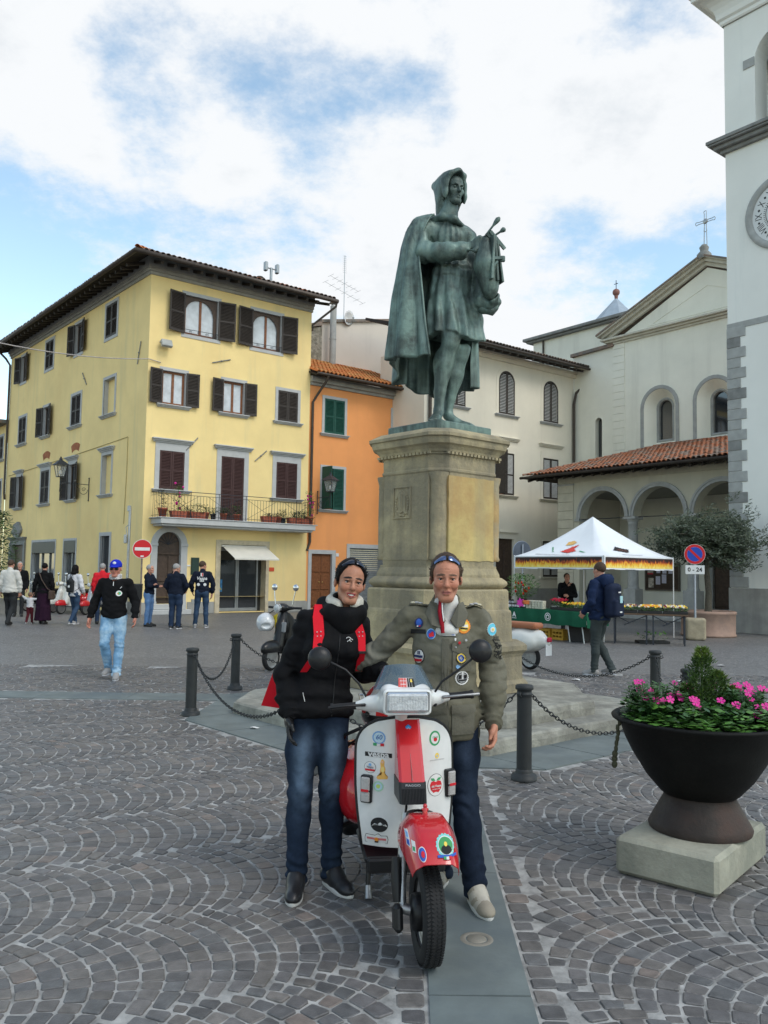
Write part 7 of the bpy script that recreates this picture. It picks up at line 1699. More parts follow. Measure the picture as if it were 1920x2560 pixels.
# front fork, wheel, mudguard
wc=Vector((.026,-.405,.214));ST_=TM((.01,-.10,0),z=-2)
w=tyre(.213,.098);w.xf=None;W4=Matrix.Translation(wc)@Matrix.Rotation(radians(1),4,'Z');
mb=MB();mb.v=[tuple(W4@Vector(p))for p in w.v];mb.f,mb.m,mb.sm,mb.c=w.f,w.m,w.sm,w.c;fw=mb.build('front_wheel',m_rub,sc_)
R90=W4@Matrix.Rotation(pi/2,4,'Y');mb=MB(R90);mb.lathe([(.15,-.035),(.145,-.02),(.11,-.022),(.10,-.012),(.0,-.012)],28);mb.lathe([(.15,.035),(.145,.02),(.11,.022),(.10,.012),(.0,.012)],28);mb.build('rim',m_alu,fw)
MB(R90).lathe([(0,-.075),(.03,-.074),(.072,-.066),(.078,-.05),(.078,-.015)],24).build('brake_drum',m_blk,fw)
mb=MB();mb.tube([(-.040,-.24,.58),(-.065,-.30,.44),(-.078,-.36,.31),(-.080,-.39,.235)],[.026,.024,.020,.018],10);mb.cyl((-.080,-.39,.225),(-.01,-.405,.214),.024,n=12);mb.build('fork_leg',m_alu,sc_);MB().tube([(-.098,-.33,.42),(-.102,-.36,.33),(-.10,-.385,.25)],[.022,.026,.02],10).build('shock_absorber',m_blk,sc_);MB().obox((-.105,-.43,.20),(.02,.045,.055),rotm(x=-15),.015).build('brake_arm_cover',m_blk,sc_)
MB().tube([(-.02,-.09,.62),(-.03,-.15,.58),(-.06,-.24,.50),(-.09,-.34,.40)],.006,6).build('brake_cable',m_blk,sc_)
def mudguard():
 rg=[]
 for j in range(22):
  t=j/21;a=radians(50+80*t);R=.335+.068*sin(pi*(.12+.6*t));wd=.088+.030*sin(pi*min(1,t*.75+.1));drop=.075+.05*sin(pi*t);row=[]
  for i in range(17):
   u=-1+2*i/16;x=wd*(abs(u)**.72 if abs(u)<.7 else .7735+.2265*(1-(1-(abs(u)-.7)/.3)**2)**.5*1.0)*(1 if u>=0 else-1);dr=drop*max(0,(abs(u)-.45)/.55)**1.7+.010*u*u;r_=R-dr;row.append((x,-r_*cos(a),r_*sin(a)))
  rg.append(row)
 mb=MB(W4);mb.ring_loft(rg,0,True,False,False,False);mb.ring_loft([[(x*.985,y*.985,z*.985)for x,y,z in r]for r in rg],0,True,False,False,False);r0=rg[0];n=len(r0)
 mb.add(r0+[(x*.985,y*.985,z*.985)for x,y,z in r0],[(i,i+1,i+1+n,i+n)for i in range(n-1)]);return mb.build('mudguard',m_rpt,sc_)
mg=mudguard();
MB().lathe([(.03,.605),(.062,.60),(.066,.585)],20,(.01,-.30,0)).build('mudguard_gasket',m_blk,sc_)
mb=MB();mb.tube([(.02,-.365,.600),(.02,-.370,.632),(.02,-.360,.655)],[.013,.010,.006],8);mb.sphere((.02,-.366,.648),.010,10,7);mb.tube([(.006,-.368,.634),(.034,-.368,.634)],.006,6);mb.build('mudguard_ornament',m_rpt,sc_);MB().cyl((.02,-.365,.592),(.02,-.367,.612),.015,n=12).build('ornament_nut',m_chr,sc_)
x,z=.070,.545
patch(mg,mg,x,z,[(disc(0,0,.040,48,18,.06,.034),C('turq',(.20,.55,.52))),(disc(0,0,.033,ry=.028),cw),(disc(0,0,.030,ry=.025),C('leaf',(.06,.28,.10))),(disc(0,-.012,.022,16,ry=.014),cbk),(disc(0,.004,.007,10),cye),(rc(-.040,.040,-.036,-.028),cbl),(rc(-.016,-.005,-.042,-.033),cgr),(rc(-.005,.006,-.043,-.034),cw),(rc(.006,.017,-.042,-.033),crd)],start=-1.0)
for xx,zz,ll in((-.030,.520,[(disc(0,0,.015,18,ry=.024),cw),(disc(0,0,.0125,18,ry=.021),cbl),(disc(.002,.0,.007,10,ry=.011),crd)]),(-.058,.535,[(rc(-.006,.006,-.017,.017),cw),(rc(-.004,.004,-.013,-.0),cgr)]),(-.074,.550,[(rc(-.005,.005,-.022,.022),cw),(rc(-.0035,.0035,-.018,-.002),cbl),(rc(-.003,.003,.003,.016),csky)])):patch(mg,mg,xx,zz,ll,start=-1.0)
# body: floor, tunnel, cowls, seat, rear wheel
mb=MB();mb.box(-.20,.20,.03,.50,.270,.300,.01);mb.box(-.19,.19,-.0,.03,.23,.30,.01);mb.build('floorboard',m_blk,sc_)
S_=SDF((-.2,.3,.25),(.2,1.3,.85),.014);S_.ell((0,.80,.50),(.13,.42,.26),.03);S_.box((0,.62,.62),(.11,.16,.12),.06,.05);np_object('rear_frame',S_.mesh(),m_drp,sc_)
for q in(-1,1):
 S_=SDF((-.4,.25,.25),(.4,1.25,.8),.012);S_.ell((q*.185,.72,.515),(.135,.36,.195),.03);S_.ell((q*.18,.52,.49),(.125,.20,.17),.06);S_.cut((q*.06,0,0),(-q,0,0),.01);np_object('side_cowl',S_.mesh(),m_rpt,sc_)
S_=SDF((-.2,.35,.68),(.2,1.25,.95),.012);S_.box((0,.78,.79),(.125,.36,.055),.05,.02);S_.ell((0,.55,.80),(.125,.16,.06),.04);np_object('seat',S_.mesh(),m_drp,sc_)
mb=MB()
for k in range(4):mb.box(-.128,.128,.46+.10*k,.50+.10*k,.79,.852,.01)
mb.build('seat_stripes',cw,sc_)
mb=MB();w=tyre(.213,.098);W4r=Matrix.Translation((0,.86,.212));mb.v=[tuple(W4r@Vector(p))for p in w.v];mb.f,mb.m,mb.sm,mb.c=w.f,w.m,w.sm,w.c;rw=mb.build('rear_wheel',m_rub,sc_);MB(W4r@Matrix.Rotation(pi/2,4,'Y')).lathe([(.15,-.03),(.12,-.02),(0,-.02),(0,.02),(.12,.02),(.15,.03)],20).build('rim',m_alu,rw)
S_=SDF((-.35,.4,.1),(.1,1.1,.45),.014);S_.ell((-.12,.80,.30),(.12,.2,.13),.03);S_.cone((-.22,.72,.24),(-.22,.95,.24),.05,.05,.03);np_object('engine',S_.mesh(),m_blk,sc_)
MB().tube([(-.20,.62,.30),(-.27,.60,.28),(-.30,.56,.27)],.014,8).tube([(-.295,.54,.27),(-.345,.55,.275)],.022,8).build('kick_start',m_rub,sc_)
mb=MB();mb.tube([(-.10,.42,.29),(-.145,.36,.18),(-.15,.33,.04)],[.015,.013,.013],8);std=mb.build('stand_leg',m_blk,sc_);MB().tube([(-.15,.33,.06),(-.15,.315,.022),(-.15,.30,.0)],[.016,.019,.021],8).build('stand_foot',m_alu,std)
mb=MB();mb.tube([(.10,.42,.29),(.145,.36,.18),(.15,.33,.0)],[.015,.013,.013],8);mb.build('stand_leg',m_blk,sc_)
mb=MB();mb.tube([(-.10,.30,.86),(-.20,.36,.85),(-.275,.44,.80),(-.285,.50,.70),(-.24,.56,.62),(-.15,.60,.60)],.0095,8);mb.tube([(-.28,.46,.76),(-.21,.60,.72),(-.12,.66,.70)],.008,8);mb.tube([(-.10,.36,.80),(-.19,.45,.79),(-.27,.50,.72)],.007,8);mb.build('crash_bar',m_blk,sc_)
mb=MB();mb.tube([(-.12,1.05,.85),(-.13,1.2,.9),(.13,1.2,.9),(.12,1.05,.85)],.008,6)
for k in range(4):mb.cyl((-.10+.066*k,1.02,.86),(-.10+.066*k,1.22,.91),.006,n=6)
mb.build('luggage_rack',m_chr,sc_)
# striped helmet on the saddle
hp=Matrix.Translation(SCL)@Matrix.Rotation(SCR,4,'Z')@Vector((-.045,.60,.845));hm_=thing('helmet','open-face helmet with red and white rays resting on the scooter saddle','helmet',hp,SCR)
m_hr=[C('helmet_red',(.55,.02,.02)),C('helmet_white',(.66,.65,.62))];mb=MB();n=24
for i in range(n):
 for j in range(9):
  def hp_(i,j):t=pi/2*j/9;u=2*pi*i/n;return(.125*sin(t+.02)*cos(u),.15*sin(t+.02)*sin(u),.045+.165*cos(t))
  mb.add([hp_(i,j),hp_(i+1,j),hp_(i+1,j+1),hp_(i,j+1)],[(0,3,2,1)],(i//2)%2,True)
mb.build('helmet_shell',m_hr,hm_);MB().lathe([(.126,.05),(.128,.03),(.112,.0)],24,sx=1,sy=1.2).build('helmet_rim',m_blk,hm_)
# ---------------------------------------------------------------- flower bowl
m_conc=M('stained_concrete',(.34,.335,.27),.92,var=.2,vs=5,bump=.5,bs=30,dist=.012,col2=(.24,.245,.20),c2amt=.5)
pb=thing('concrete_block','low chamfered concrete block carrying the big flower bowl','block',(1.83,4.965,0),radians(50));MB().box(-.435,.435,-.285,.285,0,.205,.022).build('block_body',m_conc,pb)
m_bowl=M('black_cast_iron',(.006,.006,.0055),.62,var=.3,vs=6,bump=.3,bs=50,dist=.006,spec=.2);m_foot=M('rust_brown_iron',(.032,.024,.02),.65,var=.3,vs=8,bump=.35,bs=40,col2=(.05,.028,.021),c2amt=.4)
BX,BY,BZ=1.875,4.975,.205
bw=thing('flower_bowl','large black iron bowl on a flared foot, planted with pink flowers','planter',(BX,BY,BZ))
MB().lathe([(.285,0),(.29,.02),(.275,.05),(.225,.14),(.20,.185),(.205,.20)],48).build('foot',m_foot,bw)
MB().lathe([(.19,.19),(.225,.215),(.30,.30),(.375,.42),(.42,.51),(.442,.575),(.474,.608),(.495,.622),(.499,.634),(.487,.644),(.46,.636),(.44,.60),(.42,.57)],56).build('bowl',m_bowl,bw)
MB().lathe([(.43,.575),(.2,.595),(0,.60)],32).build('soil',M('dark_soil',(.035,.028,.02),.95,var=.4,vs=30,bump=1,bs=60,dist=.02),bw)
mb=MB();r=random.Random(2)
for k in range(9):z=.61-.03*k;mb.sphere((-.485-.004*k+r.uniform(-.006,.006),-.05+r.uniform(-.006,.006),z),(.012+.006*(k>5),.012,.022),7,5)
mb.build('dried_trailing_shoot',M('dry_plant',(.06,.06,.035),.9,bump=.5),bw)
def leafmat(n,c,v=.35):return M(n,c,.42,var=v,vs=12,bump=.1,bs=60,spec=.45)
m_lf=leafmat('glossy_green_leaf',(.035,.095,.022));m_lf2=leafmat('fresh_green_leaf',(.075,.19,.03));m_con=leafmat('conifer_green',(.05,.095,.022));m_cont=leafmat('conifer_tip',(.11,.17,.03));m_mag=M('magenta_petal',(.62,.02,.26),.6,var=.2,vs=30,bump=0);m_pale=M('pale_pink_petal',(.6,.38,.52),.6,bump=0)
def leaf_blade(mb,p,d,up,L,w,fold=.25,m=0):
 d=Vector(d).normalized();s=d.cross(Vector(up)).normalized();n=s.cross(d);p=Vector(p)
 P=[p,p+d*L*.35+s*w-n*fold*w,p+d*L*.75+s*w*.75-n*fold*w-Vector((0,0,L*.06)),p+d*L-Vector((0,0,L*.15)),p+d*L*.75-s*w*.75-n*fold*w-Vector((0,0,L*.06)),p+d*L*.35-s*w-n*fold*w,p+d*L*.4,p+d*L*.75-Vector((0,0,L*.03))]
 mb.add(P,[(0,1,6),(1,2,7,6),(2,3,7),(0,6,5),(6,7,4,5),(7,3,4)],m,True)
FLW=None
def flower_mesh():
 mb=MB()
 for k in range(5):
  a=2*pi*k/5;d=Vector((cos(a),sin(a),.12));s=Vector((-sin(a),cos(a),0));mb.add([(0,0,0),d*.012+s*.007,d*.021+s*.0095,d*.025,d*.021-s*.0095,d*.012-s*.007],[(0,1,2,3,4,5)],0,False)
 mb.sphere((0,0,.002),.003,6,4,1);o=mb.build('flower',[m_mag,m_pale]);me=o.data;bpy.data.objects.remove(o);return me
FLW=flower_mesh()
def periwinkle(x,y,h,n,nf,label,seed,sp=.10):
 r=random.Random(seed);t=thing('periwinkle_plant',label,'plant',(BX+x,BY+y,BZ+.575),group='pink-flowered plants in the bowl');mb=MB();tips=[]
 for i in range(n):
  a=r.uniform(0,2*pi);tilt=r.uniform(.1,.9)*sp/.1*.5;H=h*r.uniform(.6,1.05);b=Vector((r.uniform(-.03,.03),r.uniform(-.03,.03),0));top=b+Vector((cos(a)*tilt*H,sin(a)*tilt*H,H));mid=b.lerp(top,.5)+Vector((0,0,H*.04));mb.tube([b,mid,top],.0028,4,0)
  k=int(H/.0105)+6
  for j in range(k):
   f=.2+.8*j/k;p=(b.lerp(mid,f*2)if f<.5 else mid.lerp(top,f*2-1));az=j*2.2+r.random();el=r.uniform(.0,.7);L=r.uniform(.045,.072)*(1.1-.35*f);leaf_blade(mb,p,(cos(az)*cos(el),sin(az)*cos(el),sin(el)),(0,0,1),L,L*.21)
  tips.append(top)
 mb.build('foliage',m_lf,t);r.shuffle(tips)
 for k in range(min(nf,len(tips))):
  o=link('flower',FLW,t);p=tips[k];d=(Vector((p.x,p.y-.25,.2))).normalized();q=d.to_track_quat('Z','Y');o.location=p+Vector((r.uniform(-.015,.015),r.uniform(-.02,0),.008));o.rotation_mode='QUATERNION';o.rotation_quaternion=q;o.scale=(r.uniform(.7,1.1),)*3
PWS=[(-.30,-.10,.24,13,5,'tall leafy plant with pink flowers at the left rim of the bowl',.12),(-.16,-.02,.22,10,4,'pink-flowered plant beside the conifer on its left',.11),(-.08,-.16,.15,9,3,'low plant with a pink flower cluster in front of the conifer',.1),(-.30,.14,.20,9,2,'pink-flowered plant at the back left of the bowl',.11),
       (.10,-.22,.15,9,2,'low pink-flowered plant near the front rim, right of the conifer',.1),(.24,-.02,.22,12,5,'upright plant with several pink blooms on the right side',.12),(.30,-.18,.15,10,4,'low plant with bright pink blooms over the front right rim',.12),(.02,.2,.2,9,3,'pink-flowered plant behind the conifer',.11),(.36,.12,.2,10,3,'pink-flowered plant at the far right rim, cut by the frame',.12)]
for i,(x,y,h,n,nf,lb,sp)in enumerate(PWS):periwinkle(x,y,h*1.15,int(n*1.6),nf+2,lb,30+i,sp)
mb=MB();mb2=MB();r=random.Random(77)
for k in range(1100):
 a=r.uniform(0,2*pi);q=.43*sqrt(r.random());p=(BX+q*cos(a),BY+q*sin(a),BZ+.62+r.uniform(0,.11));az=r.uniform(0,2*pi);L=r.uniform(.035,.06);leaf_blade(mb if r.random()<.55 else mb2,p,(cos(az),sin(az),r.uniform(.1,.8)),(0,0,1),L,L*.42,.1)
for k in range(160):
 a=r.uniform(pi*1.05,pi*1.95);q=r.uniform(.36,.46);p=(BX+q*cos(a),BY+q*sin(a),BZ+.64+r.uniform(0,.03));az=r.uniform(pi,2*pi);L=r.uniform(.035,.055);leaf_blade(mb2,p,(cos(az),sin(az),r.uniform(-.1,.5)),(0,0,1),L,L*.45,.1)
o=mb.build('ground_cover',m_lf,label='dark low leaves filling the flower bowl',cat='leaves',kind='stuff');o=mb2.build('ground_cover',m_lf2,label='fresh light green clover-like leaves along the bowl rim',cat='leaves',kind='stuff')
cn=thing('dwarf_conifer','small feathery conifer in the middle of the flower bowl','conifer',(BX+.03,BY+.02,BZ+.6));mb=MB();mbt=MB();r=random.Random(5)
for lx,ly,hh,rr,nn in((0,0,.44,.10,2600),(.10,.03,.30,.10,1700),(-.07,.05,.22,.10,1100),(.17,.0,.22,.07,700)):
 for k in range(nn):
  f=r.random()**.8;z=hh*f;a=r.uniform(0,2*pi);R=rr*(1-f)**.6*(1+.45*sin(17*f+2.5*sin(a*3)))+.010;q=R*r.uniform(.3,1.25);p=Vector((lx+q*cos(a),ly+q*sin(a),z));d=Vector((cos(a)*.7+r.uniform(-.6,.6),sin(a)*.7+r.uniform(-.4,.4),r.uniform(.3,1.1))).normalized();s=d.cross(Vector((r.uniform(-1,1),r.uniform(-1,1),r.uniform(-1,1)))).normalized()*.0042;L=r.uniform(.018,.034);(mbt if(f>.88 or r.random()<.06)else mb).add([p-s,p+s,p+d*L],[(0,1,2)])
mb.cyl((0,0,0),(0,0,.4),.012,.004,6);mb.build('needles',m_con,cn);mbt.build('young_tips',m_cont,cn)
# ---------------------------------------------------------------- olive tree in a terracotta tub
m_terra=M('pinkish_terracotta',(.34,.23,.18),.85,var=.15,vs=5,bump=.3,bs=30,col2=(.27,.19,.155),c2amt=.4)
tub=thing('terracotta_tub','wide round terracotta tub at the foot of the bell tower','planter',(9.05,23.25,0));MB().lathe([(.70,0),(.73,.02),(.73,.06),(.71,.08),(.715,.60),(.74,.62),(.74,.68),(.70,.70),(.66,.68),(.66,.62),(0,.62)],40).build('tub_body',m_terra,tub)
ot=thing('olive_tree','young olive tree with dusty grey-green crown growing in the tub','tree',(9.05,23.25,.6));m_bark=M('olive_bark',(.10,.09,.07),.9,var=.3,vs=20,bump=.8,bs=40);r=random.Random(9);mb=MB();ends=[]
mb.tube([(0,0,0),(.03,.02,.6),(-.03,0,1.2),(.04,.02,1.75)],[.10,.085,.075,.07],10)
for k in range(22):
 a=r.uniform(0,2*pi);L=r.uniform(.7,1.6);el=r.uniform(.15,1.1);b=Vector((.02,.01,1.35+.5*r.random()));d=Vector((cos(a)*cos(el),sin(a)*cos(el),sin(el)));m_=b+d*L*.5+Vector((0,0,.12));e=b+d*L+Vector((0,0,r.uniform(-.25,.1)));mb.tube([b,m_,e],[.038,.02,.008],6);ends+=[m_,e,b.lerp(e,.75),m_.lerp(e,.4)]
mb.build('trunk',m_bark,ot);mb=MB();mbl=MB()
for e in ends:
 for q in range(15):
  c=e+Vector((r.gauss(0,.25),r.gauss(0,.25),r.gauss(0.05,.20)));d0=Vector((r.uniform(-1,1),r.uniform(-1,1),r.uniform(-.6,.8))).normalized()
  for k in range(20):
   p=c+d0*(k*.018)+Vector((r.gauss(0,.03),r.gauss(0,.03),r.gauss(0,.03)));d=(d0+Vector((r.uniform(-1,1),r.uniform(-1,1),r.uniform(-1,1)))*.9).normalized();s=d.orthogonal().normalized()*r.uniform(.014,.022);L=r.uniform(.08,.13);(mb if r.random()<.6 else mbl).add([p,p+d*L*.5+s,p+d*L,p+d*L*.5-s],[(0,1,2,3)])
cr_=mb.build('crown',M('olive_leaf',(.04,.058,.03),.55,var=.3,vs=8,bump=0),ot);mbl.build('silver_leaves',M('olive_leaf_silver',(.085,.105,.075),.6,var=.3,vs=8,bump=0),cr_)
# ---------------------------------------------------------------- signs
m_pole=M('galvanised_pole',(.34,.37,.42),.4,metal=.6,var=.1,bump=.1);m_sred=M('sign_red',(.55,.012,.02),.4,var=.04,bump=0);m_sblue=M('sign_blue',(.012,.06,.42),.4,var=.04,bump=0);m_swh=M('sign_white',(.70,.71,.70),.4,var=.04,bump=0)
def round_plate(mb,x,y,z,r0,r1,n=40):
 R=[[(x+q*cos(t),y,z+q*sin(t))for t in[2*pi*k/n for k in range(n)]]for q in(r1,max(r0,.0005))];mb.ring_loft(R,0,False,False,False)
ns=thing('no_parking_sign','round blue and red no-parking sign with a 0-24 plate on a stone foot','sign',(8.13,21.75,0),radians(-14))
S_=SDF((-.32,-.3,-.02),(.32,.3,.62),.02);S_.box((0,0,.28),(.25,.2,.29),.07,.02);S_.cut((0,0,0.0),(0,0,-1));S_.displace(lambda P:.02*vnoise(P,(7,7,7),3));np_object('stone_foot',S_.mesh(),M('yellowish_stone',(.33,.285,.20),.9,var=.2,vs=6,bump=.5,bs=25),ns)
MB().cyl((0,0,.4),(0,0,2.45),.03,n=12).build('pole',m_pole,ns);mb=MB();mb.cyl((0,-.035,2.22),(0,-.045,2.22),.262,n=40);dk=mb.build('sign_back',m_swh,ns);mb=MB();round_plate(mb,0,-.0475,2.22,.19,.255);mb.build('red_ring',m_sred,dk);mb=MB();round_plate(mb,0,-.0465,2.22,.0,.188);mb.build('blue_field',m_sblue,dk);MB().obox((0,-.049,2.22),(.19,.0012,.030),Matrix.Rotation(radians(45),3,'Y')).build('red_bar',m_sred,dk)
mb=MB();mb.box(-.235,.235,-.045,-.035,1.70,1.93,.004);pl_=mb.build('time_plate',m_swh,ns);text_mesh('0 - 24',.15,m_num,'plate_lettering',pl_,frame((0,-.0465,1.815),(1,0,0),(0,0,1)),bold=.004)
ne=thing('no_entry_sign','round red no-entry sign with a white bar before the yellow house corner','sign',(-8.02,27.6,0),radians(16))
MB().cyl((.03,.06,0),(.03,.06,2.45),.028,n=10).build('pole',M('rusty_pole',(.25,.2,.17),.6,metal=.4,var=.3,vs=10),ne);mb=MB();mb.cyl((.03,-.0,2.25),(.03,.02,2.25),.315,n=40);q=mb.build('sign_back',m_swh,ne);mb=MB();round_plate(mb,.03,-.004,2.25,0,.300);mb.build('red_field',m_sred,q);MB().box(-.21,.27,-.009,-.0055,2.195,2.30,.001).build('white_bar',m_swh,q);MB().box(-.02,.08,-.008,-.005,1.985,2.03).build('label',m_swh,q)
tp=thing('wall_pole','tall grey service pole with a small box at the yellow house corner','pole',(-8.75,28.55,0));MB().cyl((0,0,0),(.02,0,3.65),.045,n=10).build('pole',m_zinc,tp);mb=MB();mb.box(-.14,-.04,-.1,.02,2.45,2.75,.02);mb.tube([(-.05,-.02,2.7),(-.1,-.02,3.0),(0,-.02,3.1)],.015,6);mb.box(-.07,.05,-.05,.05,3.55,3.75,.02);mb.build('fitting',m_zinc,tp)
bn=thing('litter_bin','dark wall-side litter bin on a post beside the no-entry sign','bin',(-8.1,27.4,0));MB().cyl((0,0,0),(0,0,.9),.05,n=10).lathe([(.13,0),(.12,.05),(.06,.12)],14).build('post',m_rail,bn);mb=MB();mb.lathe([(.17,.55),(.21,.62),(.22,1.05),(.23,1.07),(.22,1.10),(.19,1.08)],20);mb.build('bin_body',M('dark_bin',(.03,.032,.033),.6,var=.3,vs=30,bump=.3),bn)
rs=thing('road_sign','round dark sign seen from behind near the market tent','sign',(4.1,24.5,0),radians(25));MB().cyl((0,0,0),(0,0,2.5),.03,n=10).build('pole',m_pole,rs);MB().cyl((0,.03,2.28),(0,.05,2.28),.31,n=36).build('sign_back',M('grey_sign_back',(.10,.12,.15),.5,metal=.3),rs);MB().lathe([(.31,0),(.325,.012),(.31,.024)],36).build('sign_rim',m_pole,rs);rs.children[-1].rotation_euler=(pi/2,0,0);rs.children[-1].location=(0,.055,2.28)
# wall lanterns
def lantern(name,label,base,tip,rz):
 t=thing(name,label,'lamp',base,rz);L=(Vector(tip)-Vector(base)).length;mb=MB();mb.tube([(0,0,-.42),(0,0,.42)],[.018,.018],6);mb.sphere((0,0,.44),.03,8,6);mb.sphere((0,0,-.44),.03,8,6);mb.tube([(0,-.0,.18),(0,-L*.6,.20),(0,-L,.22)],.014,6)
 mb.tube([(0,-.04-.17*(1-cos(k*.4))*1.0,-.02-.19*sin(k*.4))for k in range(9)],.011,6);mb.tube([(0,-.20+.09*(1-k/16)*cos(k*.6),-.02+.09*(1-k/16)*sin(k*.6))for k in range(15)],.010,6);mb.tube([(0,-.36,.0),(0,-.55,.12),(0,-L*.8,.2)],.009,6);mb.cyl((0,-L,-.12),(0,-L,.42),.016,n=6);mb.sphere((0,-L,-.14),.025,8,6);mb.build('bracket',m_rail,t)
 c=Vector((0,-L,0));
 def sq(h,z):return[c+Vector((a*h,b*h,z))for a,b in((-1,-1),(1,-1),(1,1),(-1,1))]
 mb=MB();mb.ring_loft([sq(.115,.42),sq(.19,.86)],0,False,False,False);lt=mb.build('lamp_glass',M('lantern_glass',(.55,.56,.55),.1,bump=0,alpha=.35,var=.05),t);mb=MB()
 for i in range(4):mb.cyl(sq(.115,.42)[i],sq(.19,.86)[i],.012,n=5)
 mb.ring_loft([sq(.13,.40),sq(.13,.43)],0,False);mb.ring_loft([sq(.26,.86),sq(.25,.885),sq(.20,.93),sq(.10,1.03),sq(.07,1.05)],0,False);mb.cyl(c+Vector((0,0,1.05)),c+Vector((0,0,1.14)),.07,.05,10);mb.sphere(c+Vector((0,0,1.17)),.035,8,6);mb.build('lamp_hood',m_rail,t);MB().sphere(c+Vector((0,0,.58)),(.05,.05,.09),10,7).build('bulb',m_white,t)
la=YO+R38@(FL.to_3x3()@Vector((-5.15,-.02,4.68)));lantern('wall_lantern','black lantern on a scrolled bracket on the yellow house side wall',la,la+Vector((1.13,0,0)),GA+radians(92-180))
lb_=Yw(7.25,-.02,4.35);lantern('wall_lantern','black lantern on a bracket on the orange house, by the balcony end',lb_,lb_+Vector((.62,0,0)),GA+radians(20))
# ---------------------------------------------------------------- balcony plants
m_pot=M('clay_flowerpot',(.34,.095,.055),.85,var=.2,vs=8,bump=.2);m_bpot=M('black_flowerpot',(.02,.02,.02),.6,bump=.1)
POTS=[(.42,'b',.62,0),(1.0,'o',.7,1),(1.35,'p',.2,2),(1.72,'o',.26,2),(2.05,'p',.22,2),(2.33,'k',.18,2),(2.75,'p',.2,3),(3.28,'p',.25,2),(4.62,'o',.1,0),(5.05,'p',.12,0),(5.25,'k',.25,2),(5.75,'o',.2,2),(5.95,'p',.2,2),(6.2,'o',.22,2),(6.42,'b',.85,1)]
NAMES=['first','second','third','fourth','fifth','sixth','seventh','eighth','ninth','tenth','eleventh','twelfth','thirteenth','fourteenth','last']
r=random.Random(31)
for i,(x,k,h,st)in enumerate(POTS):
 t=thing('flower_pot',f'{NAMES[i]} flower pot from the left along the yellow house balcony','flower pot',Yw(x,-.70,3.387),GA,'flower pots on the balcony');t.scale=(1.3,)*3;rr={'p':.10,'k':.085,'o':.11,'b':.13}[k]
 if k=='o':mb=MB();R=[[(w*a,.09*b,z)for a,b in((-1,-1),(1,-1),(1,1),(-1,1))]for w,z in((.19,0),(.22,.15),(.235,.155),(.235,.18))];mb.ring_loft(R,0,False);mb.build('pot',m_pot,t)
 else:MB().lathe([(0,.0),(rr*.7,0),(rr*.92,rr*1.5),(rr*1.05,rr*1.52),(rr*1.05,rr*1.85),(rr*.9,rr*1.85),(0,rr*1.6)],16).build('pot',m_bpot if k=='k' else m_pot,t)
 mb=MB()
 for q in range(int(90+160*h)):
  a=r.uniform(0,6.28);z=.16+h*r.random()**1.3;w=(.05+.13*(1-z/(h+.3)))*r.random();p=(w*1.5*cos(a),w*sin(a),z);L=r.uniform(.04,.08);leaf_blade(mb,p,(cos(a),sin(a),r.uniform(-.2,.9)),(0,0,1),L,L*.25)
 mb.tube([(0,0,.1),(.02,0,.1+h*.5),(-.02,0,.14+h*.95)],.008,4);mb.build('plant',m_lf2 if st==1 else m_lf if st else leafmat('dull_leaf',(.06,.07,.035)),t)
 if st==1:
  mb=MB()
  for q in range(7):mb.sphere((r.uniform(-.1,.12),r.uniform(-.1,.05),.25+h*r.random()),.035,7,5)
  mb.build('bloom',m_mag,t)
# ---------------------------------------------------------------- litter, bird, weeds
pm=M('scrap_paper',(.62,.62,.60),.8,var=.1,bump=.2)
for i,(px,py,s,lb)in enumerate([(-1.32,8.83,.06,'crumpled white paper scrap beside the lower monument step'),(3.05,13.2,.10,'white paper scrap on the paving near the walking man\'s foot'),(4.7,13.2,.10,'flat pale scrap on the paving behind the right-hand bollards'),(6.3,15.6,.10,'small white scrap on the open paving right of the tables'),(2.1,15.6,.12,'white scrap on the paving left of the walking man'),(5.2,11.2,.1,'pale scrap on the paving behind the conifer')]):
 r=random.Random(i);mb=MB();P=[(s*cos(t)*r.uniform(.6,1),s*.8*sin(t)*r.uniform(.6,1),.008+r.uniform(0,.02))for t in[2*pi*k/7 for k in range(7)]];mb.add(P+[(0,0,.03)],[(k,(k+1)%7,7)for k in range(7)]);mb.build('paper_scrap',pm,loc=(px,py,0),label=lb,cat='litter',group='scraps on the paving')
bd=thing('pigeon','dark pigeon with raised wings above the church side roof','bird',C0+Matrix.Rotation(CA,3,'Z')@Vector((-10.9,-1.2,12.35)),radians(20));S_=SDF((-.3,-.2,-.15),(.3,.2,.35),.012);S_.ell((0,0,0),(.16,.065,.065),.03);S_.ell((.15,0,.07),(.045,.035,.04),.03);S_.cone((-.12,0,0),(-.26,0,-.02),.03,.015,.03);np_object('body',S_.mesh(),M('pigeon_grey',(.05,.05,.055),.7),bd)
for q in(-1,1):mb=MB();mb.add([(.06,q*.04,.03),(-.1,q*.04,.03),(-.16,q*.14,.28),(0,q*.12,.30)],[(0,1,2,3)]);mb.add([(.06,q*.05,.025),(-.1,q*.05,.025),(-.16,q*.15,.275),(0,q*.13,.295)],[(3,2,1,0)]);mb.build('wing',_mc['pigeon_grey'],bd)
